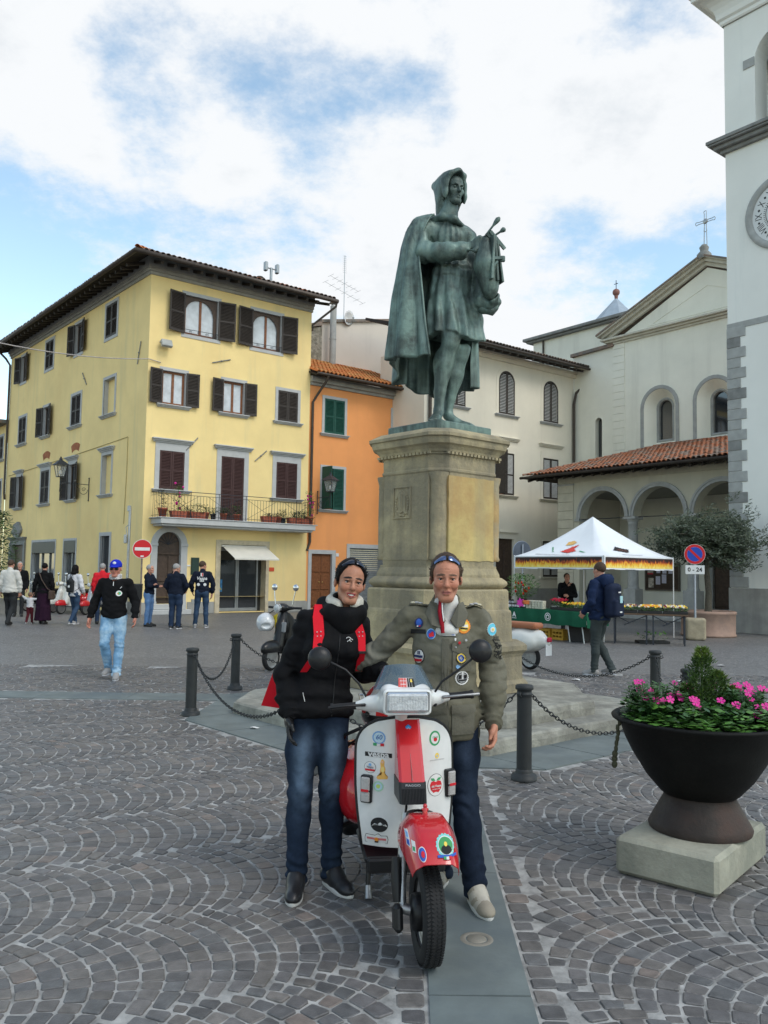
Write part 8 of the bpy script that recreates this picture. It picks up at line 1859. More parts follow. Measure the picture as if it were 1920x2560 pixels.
# ---------------------------------------------------------------- market tent and stall
TN=Vector((5.43,20.5,0));ta=radians(38)          # near corner; sides run along the street grid
ux=Vector((cos(ta),sin(ta),0));uy=Vector((-sin(ta),cos(ta),0))
tt=thing('market_tent','white pop-up market tent with a flame-patterned valance','tent',TN,ta)
m_tent=M('white_tent_canvas',(.74,.77,.80),.75,var=.04,vs=2,bump=.15,bs=12,dist=.02);W3=3.0;ze,zp=2.12,3.22
def flame():
 m=bpy.data.materials.new('flame_print');m.use_nodes=True;N=m.node_tree.nodes;L=m.node_tree.links;P=N['Principled BSDF'];tc=N.new('ShaderNodeTexCoord');mp=N.new('ShaderNodeMapping');mp.inputs['Scale'].default_value=(9,9,3);L.new(tc.outputs['Object'],mp.inputs['Vector'])
 n=N.new('ShaderNodeTexNoise');n.inputs['Scale'].default_value=1.6;n.inputs['Detail'].default_value=5;n.inputs['Distortion'].default_value=1.2;L.new(mp.outputs[0],n.inputs['Vector']);sp=N.new('ShaderNodeSeparateXYZ');L.new(tc.outputs['Object'],sp.inputs[0])
 a=N.new('ShaderNodeMapRange');a.inputs['From Min'].default_value=ze-.30;a.inputs['From Max'].default_value=ze-.03;a.inputs['To Min'].default_value=.42;a.inputs['To Max'].default_value=-.42;L.new(sp.outputs[2],a.inputs['Value'])
 s=N.new('ShaderNodeMath');s.operation='ADD';L.new(n.outputs['Fac'],s.inputs[0]);L.new(a.outputs[0],s.inputs[1]);r=N.new('ShaderNodeValToRGB');e=r.color_ramp.elements;e[0].position=.30;e[0].color=(.025,.008,.006,1);e[1].position=.92;e[1].color=(.86,.72,.22,1)
 for p,c in((.42,(.32,.04,.01,1)),(.52,(.68,.22,.015,1)),(.66,(.80,.48,.03,1))):q=e.new(p);q.color=c
 L.new(s.outputs[0],r.inputs[0]);L.new(r.outputs[0],P.inputs['Base Color']);P.inputs['Roughness'].default_value=.7;return m
m_flame=flame();rg=[]
for j in range(13):
 t=j/12;h=1-t;prof=ze+(zp-ze)*(t**1.35*.92+.08*t);row=[]
 for side in range(4):
  for i in range(8):
   u=i/8;q=[(-1+2*u,-1),(1,-1+2*u),(1-2*u,1),(-1,1-2*u)][side];mid=1-abs(2*u-1);row.append((W3/2+q[0]*h*W3/2*(1-.02*mid),W3/2+q[1]*h*W3/2*(1-.02*mid),prof-.05*mid*sin(pi*t)))
 rg.append(row)
MB().ring_loft(rg,0,True,False,False).build('canopy',m_tent,tt)
mb=MB();c=[(0,0),(W3,0),(W3,W3),(0,W3)]
for i in range(4):
 a,b=Vector(c[i]),Vector(c[(i+1)%4]);n=14
 for k in range(n):p,q=a.lerp(b,k/n),a.lerp(b,(k+1)/n);z0=ze-.335+.008*sin(k*1.7);mb.add([(p.x,p.y,ze),(q.x,q.y,ze),(q.x,q.y,z0),(p.x,p.y,z0)],[(0,3,2,1)])
mb.build('valance',m_tent,tt)
mb=MB();
for i in(0,3):
 a,b=Vector(c[i]),Vector(c[(i+1)%4]);d=(b-a).normalized();nn=Vector((d.y,-d.x))*.004;p,q=a+d*.06+nn,b-d*.06+nn;mb.add([(p.x,p.y,ze-.03),(q.x,q.y,ze-.03),(q.x,q.y,ze-.30),(p.x,p.y,ze-.30)],[(0,3,2,1)])
mb.build('flame_band',m_flame,tt)
for x,y in c:MB().box(x-.022 if x else .0,x+.022 if not x else x,y-.022 if y else 0,y+.022 if not y else y,0,ze+.02,.004).build('leg',m_swh,tt)
# printed motifs on the canopy
def on_roof(side,u,t):
 h=1-t;prof=ze+(zp-ze)*(t**1.35*.92+.08*t);q=[(-1+2*u,-1),(1,-1+2*u),(1-2*u,1),(-1,1-2*u)][side];return Vector((W3/2+q[0]*h*W3/2,W3/2+q[1]*h*W3/2,prof-.05*(1-abs(2*u-1))*sin(pi*t)))+Vector((0,0,.006))+Vector({0:(0,-.004,0),3:(-.004,0,0)}[side])
def roof_patch(side,uv,mat,nm='canopy_print'):
 mb=MB();u0,u1=min(p[0]for p in uv),max(p[0]for p in uv);t0,t1=min(p[1]for p in uv),max(p[1]for p in uv);n=14
 for i in range(n):
  for j in range(n):
   a,b,c_,d=u0+(u1-u0)*i/n,u0+(u1-u0)*(i+1)/n,t0+(t1-t0)*j/n,t0+(t1-t0)*(j+1)/n
   if inpoly(((a+b)/2,(c_+d)/2),uv):mb.add([on_roof(side,*q)for q in((a,c_),(b,c_),(b,d),(a,d))],[(0,1,2,3)])
 mb.build(nm,mat,tt)
cpr=C('chili_red',(.62,.06,.05));roof_patch(3,[(.44,.22),(.56,.16),(.66,.22),(.60,.30),(.64,.40),(.54,.36),(.50,.30)],cpr);roof_patch(3,[(.40,.40),(.52,.42),(.56,.48),(.48,.52),(.38,.48)],C('straw',(.70,.42,.14)));roof_patch(3,[(.34,.20),(.36,.19),(.24,.34),(.22,.34)],cgr);roof_patch(3,[(.76,.16),(.80,.16),(.72,.22),(.70,.21)],cgr);roof_patch(3,[(.18,.10),(.62,.06),(.62,.075),(.18,.115)],csl)
roof_patch(0,[(.22,.24),(.46,.20),(.56,.30),(.32,.36)],cbk);roof_patch(0,[(.28,.25),(.46,.22),(.52,.28),(.36,.31)],C('print_photo',(.45,.14,.08)));roof_patch(0,[(.30,.10),(.62,.10),(.62,.115),(.30,.115)],csl)
# green-covered table along the left side
gt0,gt1=Vector((3.30,22.1,0)),Vector((4.86,19.85,0));gd=(gt1-gt0);gL=gd.length;ga=atan2(gd.y,gd.x);m_grn=cloth('bottle_green_cloth',(.012,.085,.045),.1,.85)
gt=thing('market_table','long trestle table under a bottle-green cloth at the market tent','table',gt0,ga)
mb=MB();n=26;f=[];b_=[]
for k in range(n+1):x=gL*k/n;w=.012*sin(k*1.3)+.008*sin(k*3.1);f.append([(x,-.02+w*0,.752),(x,-.03+w,.74),(x,-.035+w*1.6,.40+.012*sin(k))]);b_.append([(x,.72,.752),(x,.74,.5)])
mb.ring_loft([[q[0],q[1],q[2]]for q in f],0,True,False,False,False);mb.ring_loft([[f[k][0],b_[k][0],b_[k][1]]for k in range(n+1)],0,False,False,False,False)
mb.add([(gL,-.03,.74),(gL+.03,.35,.74),(gL,.74,.74),(gL+.02,.74,.42),(gL+.06,.35,.36),(gL+.02,-.03,.38)],[(0,1,4,5),(1,2,3,4)],0,True);mb.build('tablecloth',m_grn,gt)
MB().box(0,gL,0,.7,.70,.745).build('tabletop',m_white,gt)
for x in(.15,.6,gL-.6,gL-.15):
 for y in(.06,.64):MB().cyl((x,y,0),(x+(.12 if x<gL/2 else-.12),y,.72),.016,n=8).build('leg',m_zinc,gt)
em_=MB();R=[[(gL*.55+q*cos(t),-.055,.585+q*sin(t))for t in[2*pi*k/28 for k in range(28)]]for q in(.10,.082)];em_.ring_loft(R,0,False,False,False);em_.plate(disc(gL*.55,.585,.06,18,7,.10),-.055,None);em_.build('cloth_emblem',m_swh,gt);MB().plate(disc(gL*.55,.58,.036,14,5,.15),-.057,None).build('emblem_motif',m_grn,gt)
text_mesh('A',.15,m_swh,'cloth_lettering',gt,frame((.32,-.06,.585),(1,0,0),(0,0,1)),bold=.012);MB().box(.24,.40,-.062,-.058,.485,.50).build('lettering_line',m_swh,gt)
def gp(x,y,z=.756):return gt0+Matrix.Rotation(ga,3,'Z')@Vector((x,y,z))
# hand-painted sign hanging at the left end
sg=thing('painted_sign','white sheet with dark red hand-painted lettering hanging on the stall','sign',gp(-.42,-.12,0),ga)
MB().box(-.30,.28,-.02,0,.30,.83,.003).build('sheet',m_swh,sg);m_pl=C('plum',(.20,.02,.06))
text_mesh('Peperoncini',.125,m_pl,'sign_lettering',sg,frame((0,-.024,.69),(1,0,0),(-.04,0,1)),sx=.80,bold=.004);text_mesh('Classicani',.125,m_pl,'sign_lettering',sg,frame((-.02,-.024,.51),(1,0,0),(-.04,0,1)),sx=.80,bold=.004)
# goods on the table
r=random.Random(12);m_jar=M('dark_jar',(.02,.018,.016),.2,bump=0,spec=.7);m_lab=M('white_label',(.6,.6,.62),.6,bump=0)
for i in range(14):
 t=thing('sauce_jar',f"small dark jar with a white label, {['first', 'second', 'third', 'fourth', 'fifth', 'sixth', 'last'][i % 7]} from the left in the {['front', 'back'][i // 7]} row",'jar',gp(-.30+.10*(i%7),.12+.18*(i//7)+r.uniform(-.02,.02),.756 if i%7>2 else .84),r.uniform(0,3),'jars on the stall');MB().lathe([(0,0),(.036,0),(.036,.085),(.028,.10),(.028,.115),(0,.115)],12).build('jar',m_jar,t);MB().lathe([(.037,.02),(.037,.07)],12).build('label',m_lab,t)
st_=thing('display_stand','low box under the jars at the left end of the stall','box',gp(-.35,.02,.70),ga);MB().box(0,.34,0,.4,0,.138,.005).build('box_body',m_white,st_)
m_bx=M('cream_box',(.52,.50,.40),.8,var=.1,bump=.1);bx=MB();bx.box(-.045,.045,-.06,.06,0,.05,.006);bo_=bx.build('tmp',m_bx);bm_=bo_.data;bpy.data.objects.remove(bo_)
k=0
for i in range(6):
 for j in range(4):link('sweet_box',bm_,None,f"cream box, {['bottom', 'second', 'third', 'top'][j]} of the {['first', 'second', 'third', 'fourth', 'fifth', 'last'][i]} stack from the left on the green table",'box','stacked cream boxes on the green table',None,gp(.62+.105*i+r.uniform(-.006,.006),.16,.755+.052*j),ga+r.uniform(-.06,.06))
for x,z,m,lb in((.44,.83,C('hotpink',(.75,.05,.42)),'hot pink price card on the stall beside the boxes'),(.62,.86,C('fluoorange',(.80,.22,.06)),'orange price card leaning on the cream boxes'),(-.16,.80,C('fluoorange2',(.80,.20,.07)),'orange price card on top of the jar box')):
 mb=MB();s_=[(.13*(1+.3*cos(7*t))*cos(t),.10*(1+.3*cos(7*t))*sin(t))for t in[2*pi*q/28 for q in range(28)]];mb.plate([(a,b+z+.06)for a,b in s_]if m.name=='print_hotpink' else rect(-.13,.13,z,z+.10),0,.006);mb.build('price_card',m,loc=gp(x,.05,0),rz=ga,label=lb,cat='card')
cp=thing('chilli_plant','potted chilli plant with red fruit on the left of the stall','plant',gp(.10,.45,.756));MB().lathe([(0,0),(.09,0),(.12,.2),(.13,.2),(.13,.23),(0,.2)],16).build('pot',m_bpot,cp);mb=MB();mr=MB()
for k in range(520):
 a=r.uniform(0,6.28);z=.25+.62*r.random();q=(.10+.34*sin(pi*min(1,(z-.2)/.75)))*r.random()**.5;L=r.uniform(.06,.11);leaf_blade(mb,(q*cos(a),q*sin(a),z),(cos(a),sin(a),r.uniform(-.4,.7)),(0,0,1),L,L*.26)
for k in range(7):a=r.uniform(0,6.28);mb.tube([(0,0,.2),(.12*cos(a),.12*sin(a),.5),(.25*cos(a),.25*sin(a),.75)],.007,4)
for k in range(12):a=r.uniform(0,6.28);mr.sphere((.3*cos(a)*r.random()-.08,.3*sin(a)*r.random()-.1,.35+.35*r.random()),(.03,.03,.04),8,6)
mb.build('foliage',m_lf2,cp);mr.build('chillies',M('chilli_fruit',(.62,.03,.015),.25,var=.1,bump=0),cp)
def flower_tray(label,loc,rz,L,wd,cols,seed,n=130,h=.13,group=None):
 r=random.Random(seed);t=thing('flower_tray',label,'flower tray',loc,rz,group);MB().box(0,L,0,wd,0,.06,.006).build('tray',m_bpot,t);mb=MB()
 for k in range(int(n*3)):
  p=(r.uniform(0,L),r.uniform(0,wd),.06+r.uniform(0,h*.7));a=r.uniform(0,6.28);q=r.uniform(.04,.07);leaf_blade(mb,p,(cos(a),sin(a),r.uniform(0,1)),(0,0,1),q,q*.32)
 mb.build('foliage',m_lf,t);F={}
 for k in range(n):
  m=r.choice(cols);f=F.setdefault(m.name,(MB(),m))[0];p=Vector((r.uniform(.02,L-.02),r.uniform(-.01,wd),.06+h*r.uniform(.7,1.1)));s=r.uniform(.020,.030);a=r.uniform(0,6.28)
  f.add([p+Vector((s*cos(a+q*1.2566),s*.6*sin(a+q*1.2566)-.01*0,s*.8*sin(a+q*1.2566)))for q in range(5)],[(0,1,2,3,4)])
 for f,m in F.values():f.build('blooms',m,t,kind='stuff')
py,po,pd,pw,pr_=C('pansy_yellow',(.80,.55,.04)),C('pansy_orange',(.78,.28,.03)),C('pansy_maroon',(.16,.02,.03)),C('pansy_white',(.66,.62,.5)),C('cyclamen_red',(.5,.015,.04))
flower_tray('tray of red cyclamen on the green table',gp(1.32,.22,.756),ga,.32,.4,[pr_],3,60,.20);flower_tray('tray of yellow and orange pansies on the green table',gp(1.70,.10,.756),ga,.95,.5,[py,po,py],4,90)
pt0=Vector((5.55,20.25,0));pta=radians(-18);ptb=thing('flower_table','bare folding table with black legs carrying pansies beside the tent pole','table',pt0,pta);MB().box(0,1.75,0,.65,.70,.735,.006).build('tabletop',M('brown_tabletop',(.12,.075,.045),.6),ptb)
for x in(.06,.80,.95,1.66):
 for y in(.06,.58):MB().box(x-.018,x+.018,y-.018,y+.018,0,.70).build('leg',m_rail,ptb)
mb=MB()
for x0,x1 in((.06,.80),(.95,1.66)):mb.cyl((x0,.06,.69),(x0+.5*(x1-x0),.06,.50),.012,n=6);mb.cyl((x1,.06,.69),(x0+.3*(x1-x0),.06,.45),.012,n=6)
mb.build('braces',m_rail,ptb)
for i,lb in enumerate(('leftmost tray of mixed pansies on the bare folding table','middle tray of mixed pansies on the bare folding table','rightmost tray of mixed pansies on the bare folding table')):flower_tray(lb,pt0+Matrix.Rotation(pta,3,'Z')@Vector((.02+.58*i,.05,.737)),pta,.56,.55,[[py,pd,pw],[py,po,pw],[pw,pd,py]][i],10+i,90,group='pansy trays')
flower_tray('tray of green plants on the ground under the folding table',(6.25,20.35,0),0,.75,.4,[m_lf2],19,20,.2)
m_cr=M('yellow_crate',(.50,.28,.03),.6,var=.1,bump=.1)
for i,(x,y,lb)in enumerate(((.9,.25,'left yellow plastic crate under the green table'),(1.3,.3,'right yellow plastic crate under the green table'))):
 t=thing('plastic_crate',lb,'crate',gp(x,y,0),ga,'crates under the table');mb=MB();mb.plate(rect(0,.38,0,.26),0,.012,[rect(.04+.11*k,.12+.11*k,.06,.11)for k in range(3)]+[rect(.04+.11*k,.12+.11*k,.15,.20)for k in range(3)]);mb.plate(rect(0,.38,0,.26),.288,.30);mb.box(0,.012,.012,.288,0,.26);mb.box(.368,.38,.012,.288,0,.26);mb.box(.012,.368,.012,.288,0,.012);mb.build('crate_body',m_cr,t)
cb=thing('cardboard_box','dark box stored under the right end of the green table','box',gp(1.85,.3,0),ga);mb=MB();mb.box(0,.5,0,.35,0,.4,.005);mb.build('box_body',M('dark_cardboard',(.03,.028,.027),.8),cb)
# ---------------------------------------------------------------- people further back
k_navy=cloth('navy_jacket',(.010,.014,.026),.2);k_blk=cloth('black_cloth',(.008,.008,.009),.2);k_wht=cloth('off_white_knit',(.55,.54,.50),.08);k_wht2=cloth('white_jacket',(.60,.60,.62),.08);k_red=cloth('bright_red_jacket',(.58,.02,.03),.1);k_char=cloth('charcoal_trousers',(.028,.030,.032),.2);k_blue=cloth('mid_blue_jeans',(.10,.19,.36),.2,col2=(.17,.28,.46),c2=.4);k_light=cloth('washed_jeans',(.18,.34,.52),.25,col2=(.42,.58,.70),c2=.5,vs=9);k_dj=cloth('dark_jeans',(.022,.038,.075),.2);k_dj2=cloth('blue_black_jeans',(.03,.055,.10),.25,col2=(.05,.085,.15));k_purp=cloth('aubergine_skirt',(.022,.008,.020),.2);k_cream=cloth('cream_chinos',(.42,.39,.34),.1);k_grng=cloth('grey_green_trousers',(.045,.055,.055),.2);k_maroon=cloth('maroon_trousers',(.085,.016,.022),.2)
s_blk=M('black_shoe',(.02,.02,.02),.5,bump=.1);s_gry=M('grey_trainer',(.30,.29,.28),.7,bump=.1);s_wht=M('white_trainer',(.52,.52,.54),.6,bump=.1)
walkA=dict(hipL=(.08,0,.92),kneeL=(.085,-.10,.51),ankL=(.08,-.16,.09),kneeR=(-.085,-.02,.50),ankR=(-.08,.22,.13))
walkB=dict(kneeL=(.085,.02,.50),ankL=(.08,.20,.13),kneeR=(-.085,-.09,.51),ankR=(-.08,-.15,.09))
tone1=(.50,.25,.175)
# man in the blue cap
p,J,HX=human('person','man in a bright blue cap, sunglasses and black fleece walking towards the viewer',(-4.02,12.55,0),radians(4),dict(kneeL=(.105,-.05,.50),ankL=(.09,-.10,.09),kneeR=(-.10,-.10,.52),ankR=(-.075,.10,.14),elL=(.30,.03,1.14),wrL=(.33,-.10,.90),elR=(-.30,.05,1.14),wrR=(-.345,-.02,.89),shL=(.195,.01,1.42),shR=(-.195,.01,1.42)),1.0,.013,k_blk,k_light,s_gry,s_wht,None,(.48,.20,.14),headrot=(3,0,0),bulk=1.08,hem=.90,belly=.02,seed=21,leg=1.05,hs=1.03,sleeve=1.0)
q=SDF(np.array(J['head'])-.22,np.array(J['head'])+.22,.008);q.at(HX,1.03);q.ell((0,.015,.052),(.086,.106,.088),.0);q.ell((0,-.0,-.045),(.2,.2,.075),.01,'s');q.ell((0,-.10,.035),(.068,.085,.014),.02);q.at(Matrix.Identity(4));np_object('cap',q.mesh(),cloth('royal_blue_cap',(.015,.03,.42),.1),p);MB().sphere(HX@Vector((0,-.082,.092)),(.026,.012,.022),12,8).build('cap_badge',m_swh,p)
mb=MB()
for s in(-1,1):mb.sphere(HX@Vector((s*.034,-.088,.004)),(.034,.016,.022),12,8)
mb.build('sunglasses',m_blk,p);mb=MB();nk=J['neck']
for k in range(3):mb.tube([(nk.x+.075*cos(t),nk.y-.01+.07*sin(t),nk.z+.02+.022*k+.006*sin(3*t+k))for t in[2*pi*i/14 for i in range(14)]],.022,7,closed=True)
mb.build('neck_scarf',M('patterned_scarf',(.50,.48,.47),.9,var=.6,vs=45,bump=.4),p);jk=jacket_of(p);patch(jk,p,.085,1.27,[(disc(0,0,.042,16),m_swh),(disc(.004,.0,.024,10),C('leafg',(.1,.4,.2))),(disc(-.012,-.004,.010,8),cor)]);mb=MB();mb.tube([on_front(jk,0,1.44-.03*k,.004)[0]for k in range(3)],.006,5);mb.tube([on_front(jk,.10+.01*k,1.345+.012*k,.004)[0]for k in range(3)],.005,5);mb.build('zip_and_logo',m_swh,p)
# group by the arched door
human('person','grey-haired man in navy jacket and blue jeans, arms crossed, by the arched door',(-6.55,23.46,0),radians(80),dict(elL=(.24,-.10,1.16),wrL=(-.06,-.20,1.20),elR=(-.24,-.10,1.16),wrR=(.08,-.22,1.14)),.98,.02,k_navy,k_blue,s_blk,None,m_hgrey,tone1,bulk=1.05,hem=.90,seed=31)
human('person','stout man in navy jacket and dark jeans standing with his back turned',(-5.62,22.72,0),radians(172),dict(elL=(.30,.0,1.16),wrL=(.16,-.14,.98),elR=(-.30,.0,1.16),wrR=(-.16,-.14,.98)),1.0,.02,k_navy,k_dj,s_blk,s_wht,m_hgrey,tone1,headrot=(8,0,-35),bulk=1.22,hem=.92,seed=33,leg=1.12)
p,J,HX=human('person','man in dark jacket and cream trousers half hidden behind the stout man',(-5.98,24.0,0),radians(60),dict(elL=(.28,.0,1.16),wrL=(.2,-.2,1.0)),1.0,.02,k_blk,k_cream,s_blk,None,m_hbrown,tone1,bulk=1.1,hem=.88,seed=35)
p,J,HX=human('person','man in black jacket with white lettering on the back, hands at his sides',(-5.04,23.33,0),radians(184),dict(elL=(.29,.03,1.16),wrL=(.27,-.07,.96),elR=(-.29,.03,1.14),wrR=(-.25,-.05,.88),hipL=(.09,0,.93),kneeL=(.13,0,.5),ankL=(.16,.0,.09),kneeR=(-.11,0,.5),ankR=(-.13,.04,.09)),1.05,.018,k_navy,k_dj2,s_gry,s_wht,m_hbrown,tone1,headrot=(0,0,-40),bulk=1.12,hem=.90,seed=37)
jk=jacket_of(p);b=bvh(jk)
def backpt(x,z,l=.006):h=b.ray_cast(Vector((x,.8,z)),Vector((0,-1,0)));return(h[0]if h[0]else Vector((x,.14,z)))+Vector((0,l,0))
for txt,z,sz in(('Vespa',1.30,.115),('Club',1.235,.06)):text_mesh(txt,sz,m_swh,'jacket_lettering',p,frame(backpt(0,z,.014),(-1,0,0),(.12,0,1)),shear=.25,bold=.003)
mb=MB();
for x in(-.09,.09):mb.lathe([(0,0),(.042,.0)],16);
mb=MB()
for x in(-.085,.085):c=backpt(x,1.14,.012);mb.add([c+Vector((.04*cos(t),0,.04*sin(t)))for t in[2*pi*k/16 for k in range(16)]],[tuple(range(16))])
c=backpt(0,1.40,.012);mb.add([c+Vector((a,0,q))for a,q in rect(-.035,.035,-.045,.045)],[(0,1,2,3)]);mb.build('jacket_emblem',m_swh,p);c=backpt(0,1.40,.014);MB().add([c+Vector((a,0,q))for a,q in rect(-.03,.0,-.035,.04)],[(0,1,2,3)]).build('emblem_red',crd,p)
# strollers on the left
human('person','man in off-white sweater and dark trousers walking away, at the far left',(-10.22,22.91,0),radians(178),dict(walkA,elR=(-.27,.0,1.15),wrR=(-.25,-.05,.90),wrL=(.27,-.05,.90)),1.02,.02,k_wht,k_char,s_blk,None,m_hbrown,tone1,bulk=1.12,hem=.88,seed=41)
human('person','toddler in pale top and maroon trousers held by both hands',(-9.98,23.7,0),radians(175),dict(walkB,head=(0,-.01,1.60),shL=(.15,0,1.40),elL=(.30,0,1.44),wrL=(.46,0,1.56),shR=(-.15,0,1.40),elR=(-.30,0,1.40),wrR=(-.46,0,1.44)),.50,.03,k_wht2,k_maroon,s_gry,s_wht,M('toddler_cap',(.22,.13,.09),.9),tone1,bulk=1.15,hem=.90,leg=1.15,hs=1.45,seed=43)
p,J,HX=human('person','dark-haired woman in black top and long aubergine skirt walking away',(-9.62,23.73,0),radians(184),dict(ankL=(.07,-.06,.09),ankR=(-.07,.1,.09),elR=(-.25,.03,1.14),wrR=(-.22,-.04,.92),elL=(.26,.02,1.15),wrL=(.30,-.06,.94)),.98,.02,k_blk,k_purp,s_blk,None,m_hblack,tone1,fem=1,hem=.84,skirt=.10,bulk=1.02,seed=45,hairstyle='short')
sb=thing('shoulder_bag','dark brown shoulder bag worn across the back of the woman in the long skirt','bag',(-9.62,23.73,0),radians(184));MB().obox((-.24,.06,.82),(.06,.14,.13),None,.03).build('bag_body',m_woodd,sb);MB().tube([(.12,.10,1.46),(.02,.16,1.25),(-.14,.14,1.0),(-.24,.08,.92)],.016,6).build('strap',m_woodd,sb)
p,J,HX=human('person','dark-haired woman in white jacket and turned-up jeans walking away',(-8.70,23.61,0),radians(160),dict(walkA,elL=(.24,-.05,1.13),wrL=(.16,-.2,1.0),elR=(-.25,.0,1.13),wrR=(-.23,-.12,.95)),.96,.02,k_wht2,k_dj2,s_gry,s_wht,m_hblack,tone1,fem=1,hem=.84,bulk=1.02,seed=47,hairstyle='long')
gb=thing('drawstring_bag','dark grey drawstring bag on the back of the woman in white','bag',(-8.70,23.61,0),radians(160));S_=SDF((-.25,.05,.8),(.25,.4,1.4),.02);S_.box((0,.19,1.08),(.12,.05,.17),.05,.02);S_.cone((0,.18,1.24),(0,.17,1.32),.09,.03,.05);np_object('bag_body',S_.mesh(),k_char,gb);mb=MB()
for s in(-1,1):mb.tube([(0,.19,1.33),(s*.08,.12,1.47),(s*.15,.02,1.46)],.007,5);mb.tube([(s*.11,.2,.93),(s*.18,.1,1.0),(s*.19,-.02,1.1)],.007,5)
mb.build('cords',k_blk,gb);MB().plate(disc(0,1.08,.035,12),.246,.25).build('bag_print',m_swh,gb)
human('person','grey-haired man in a bright red jacket behind the man in the blue cap',(-8.10,24.1,0),radians(195),None,.99,.022,k_red,k_dj,s_blk,None,m_hgrey,tone1,bulk=1.1,hem=.88,seed=49)
human('person','white-haired man in dark waistcoat and pale shirt facing the viewer by the stone portal',(-11.75,27.0,0),radians(20),None,1.0,.024,k_blk,k_char,s_blk,None,m_hgrey,tone1,bulk=1.1,hem=.86,seed=51)
human('person','person in a white coat cut off by the left edge of the photo',(-9.93,21.0,0),radians(175),walkB,1.02,.024,k_wht2,k_char,s_blk,None,m_hbrown,tone1,bulk=1.1,hem=.80,seed=53)
# man with the rucksack and the stallholder
RKL,RKR=(3.60,13.85,0),radians(222)
p,J,HX=human('person','young man in navy jacket and dark trousers walking towards the stall',RKL,RKR,dict(hipL=(.08,0,.93),kneeL=(.085,-.03,.5),ankL=(.08,-.05,.09),kneeR=(-.085,-.10,.52),ankR=(-.08,.16,.12),elL=(.27,.03,1.15),wrL=(.22,-.14,.98),elR=(-.27,.0,1.15),wrR=(-.22,-.14,.98)),1.06,.015,cloth('deep_navy_jacket',(.012,.022,.058),.2),k_grng,s_gry,s_wht,m_hbrown,(.48,.24,.17),headrot=(2,0,-14),bulk=1.10,hem=.86,seed=55)
S_=SDF((-.25,-.1,1.30),(.25,.3,1.62),.012);S_.path([(-.11,.0,1.47),(-.06,.12,1.50),(.06,.12,1.50),(.11,.0,1.47)],[.05,.07,.07,.05],.05);S_.ell((0,.13,1.42),(.13,.07,.10),.05);np_object('hood',S_.mesh(),_mc['deep_navy_jacket'],p)
rk2=thing('backpack','dark blue backpack with a pale badge worn by the walking young man','backpack',RKL,RKR);rk2.scale=(1.06,)*3;m_bp=cloth('dark_blue_nylon',(.012,.018,.040),.2,.7)
S_=SDF((-.3,.05,.8),(.3,.5,1.6),.012);S_.box((0,.23,1.16),(.155,.085,.25),.07,.02);S_.box((0,.32,1.06),(.125,.05,.13),.04,.03);S_.ell((0,.26,1.38),(.12,.08,.06),.05);S_.displace(lambda P:.008*vnoise(P,(14,14,14),2));np_object('bag_body',S_.mesh(),m_bp,rk2)
for s in(-1,1):MB().tube([(s*.10,.17,1.40),(s*.11,.06,1.50),(s*.125,-.10,1.42),(s*.13,-.155,1.28),(s*.16,-.08,1.08),(s*.17,.1,1.0)],.022,8,squash=.5).build('strap',m_bp,rk2)
MB().obox((-.01,.375,1.19),(.035,.006,.055),None,.01).build('pale_badge',C('paleaqua',(.35,.58,.62)),rk2);MB().obox((0,.375,1.0),(.03,.004,.010),None).build('logo',m_swh,rk2);MB().obox((.0,.352,1.30),(.03,.004,.010),None).build('logo',m_swh,rk2)
human('person','dark-haired stallholder in black standing behind the green table, hand at chin',(4.98,22.6,0),radians(8),dict(elL=(.22,-.10,1.13),wrL=(-.04,-.22,1.14),elR=(-.23,-.08,1.15),wrR=(-.05,-.20,1.40)),.95,.02,k_blk,k_char,s_blk,None,m_hbrown,tone1,bulk=1.12,hem=.88,seed=57)
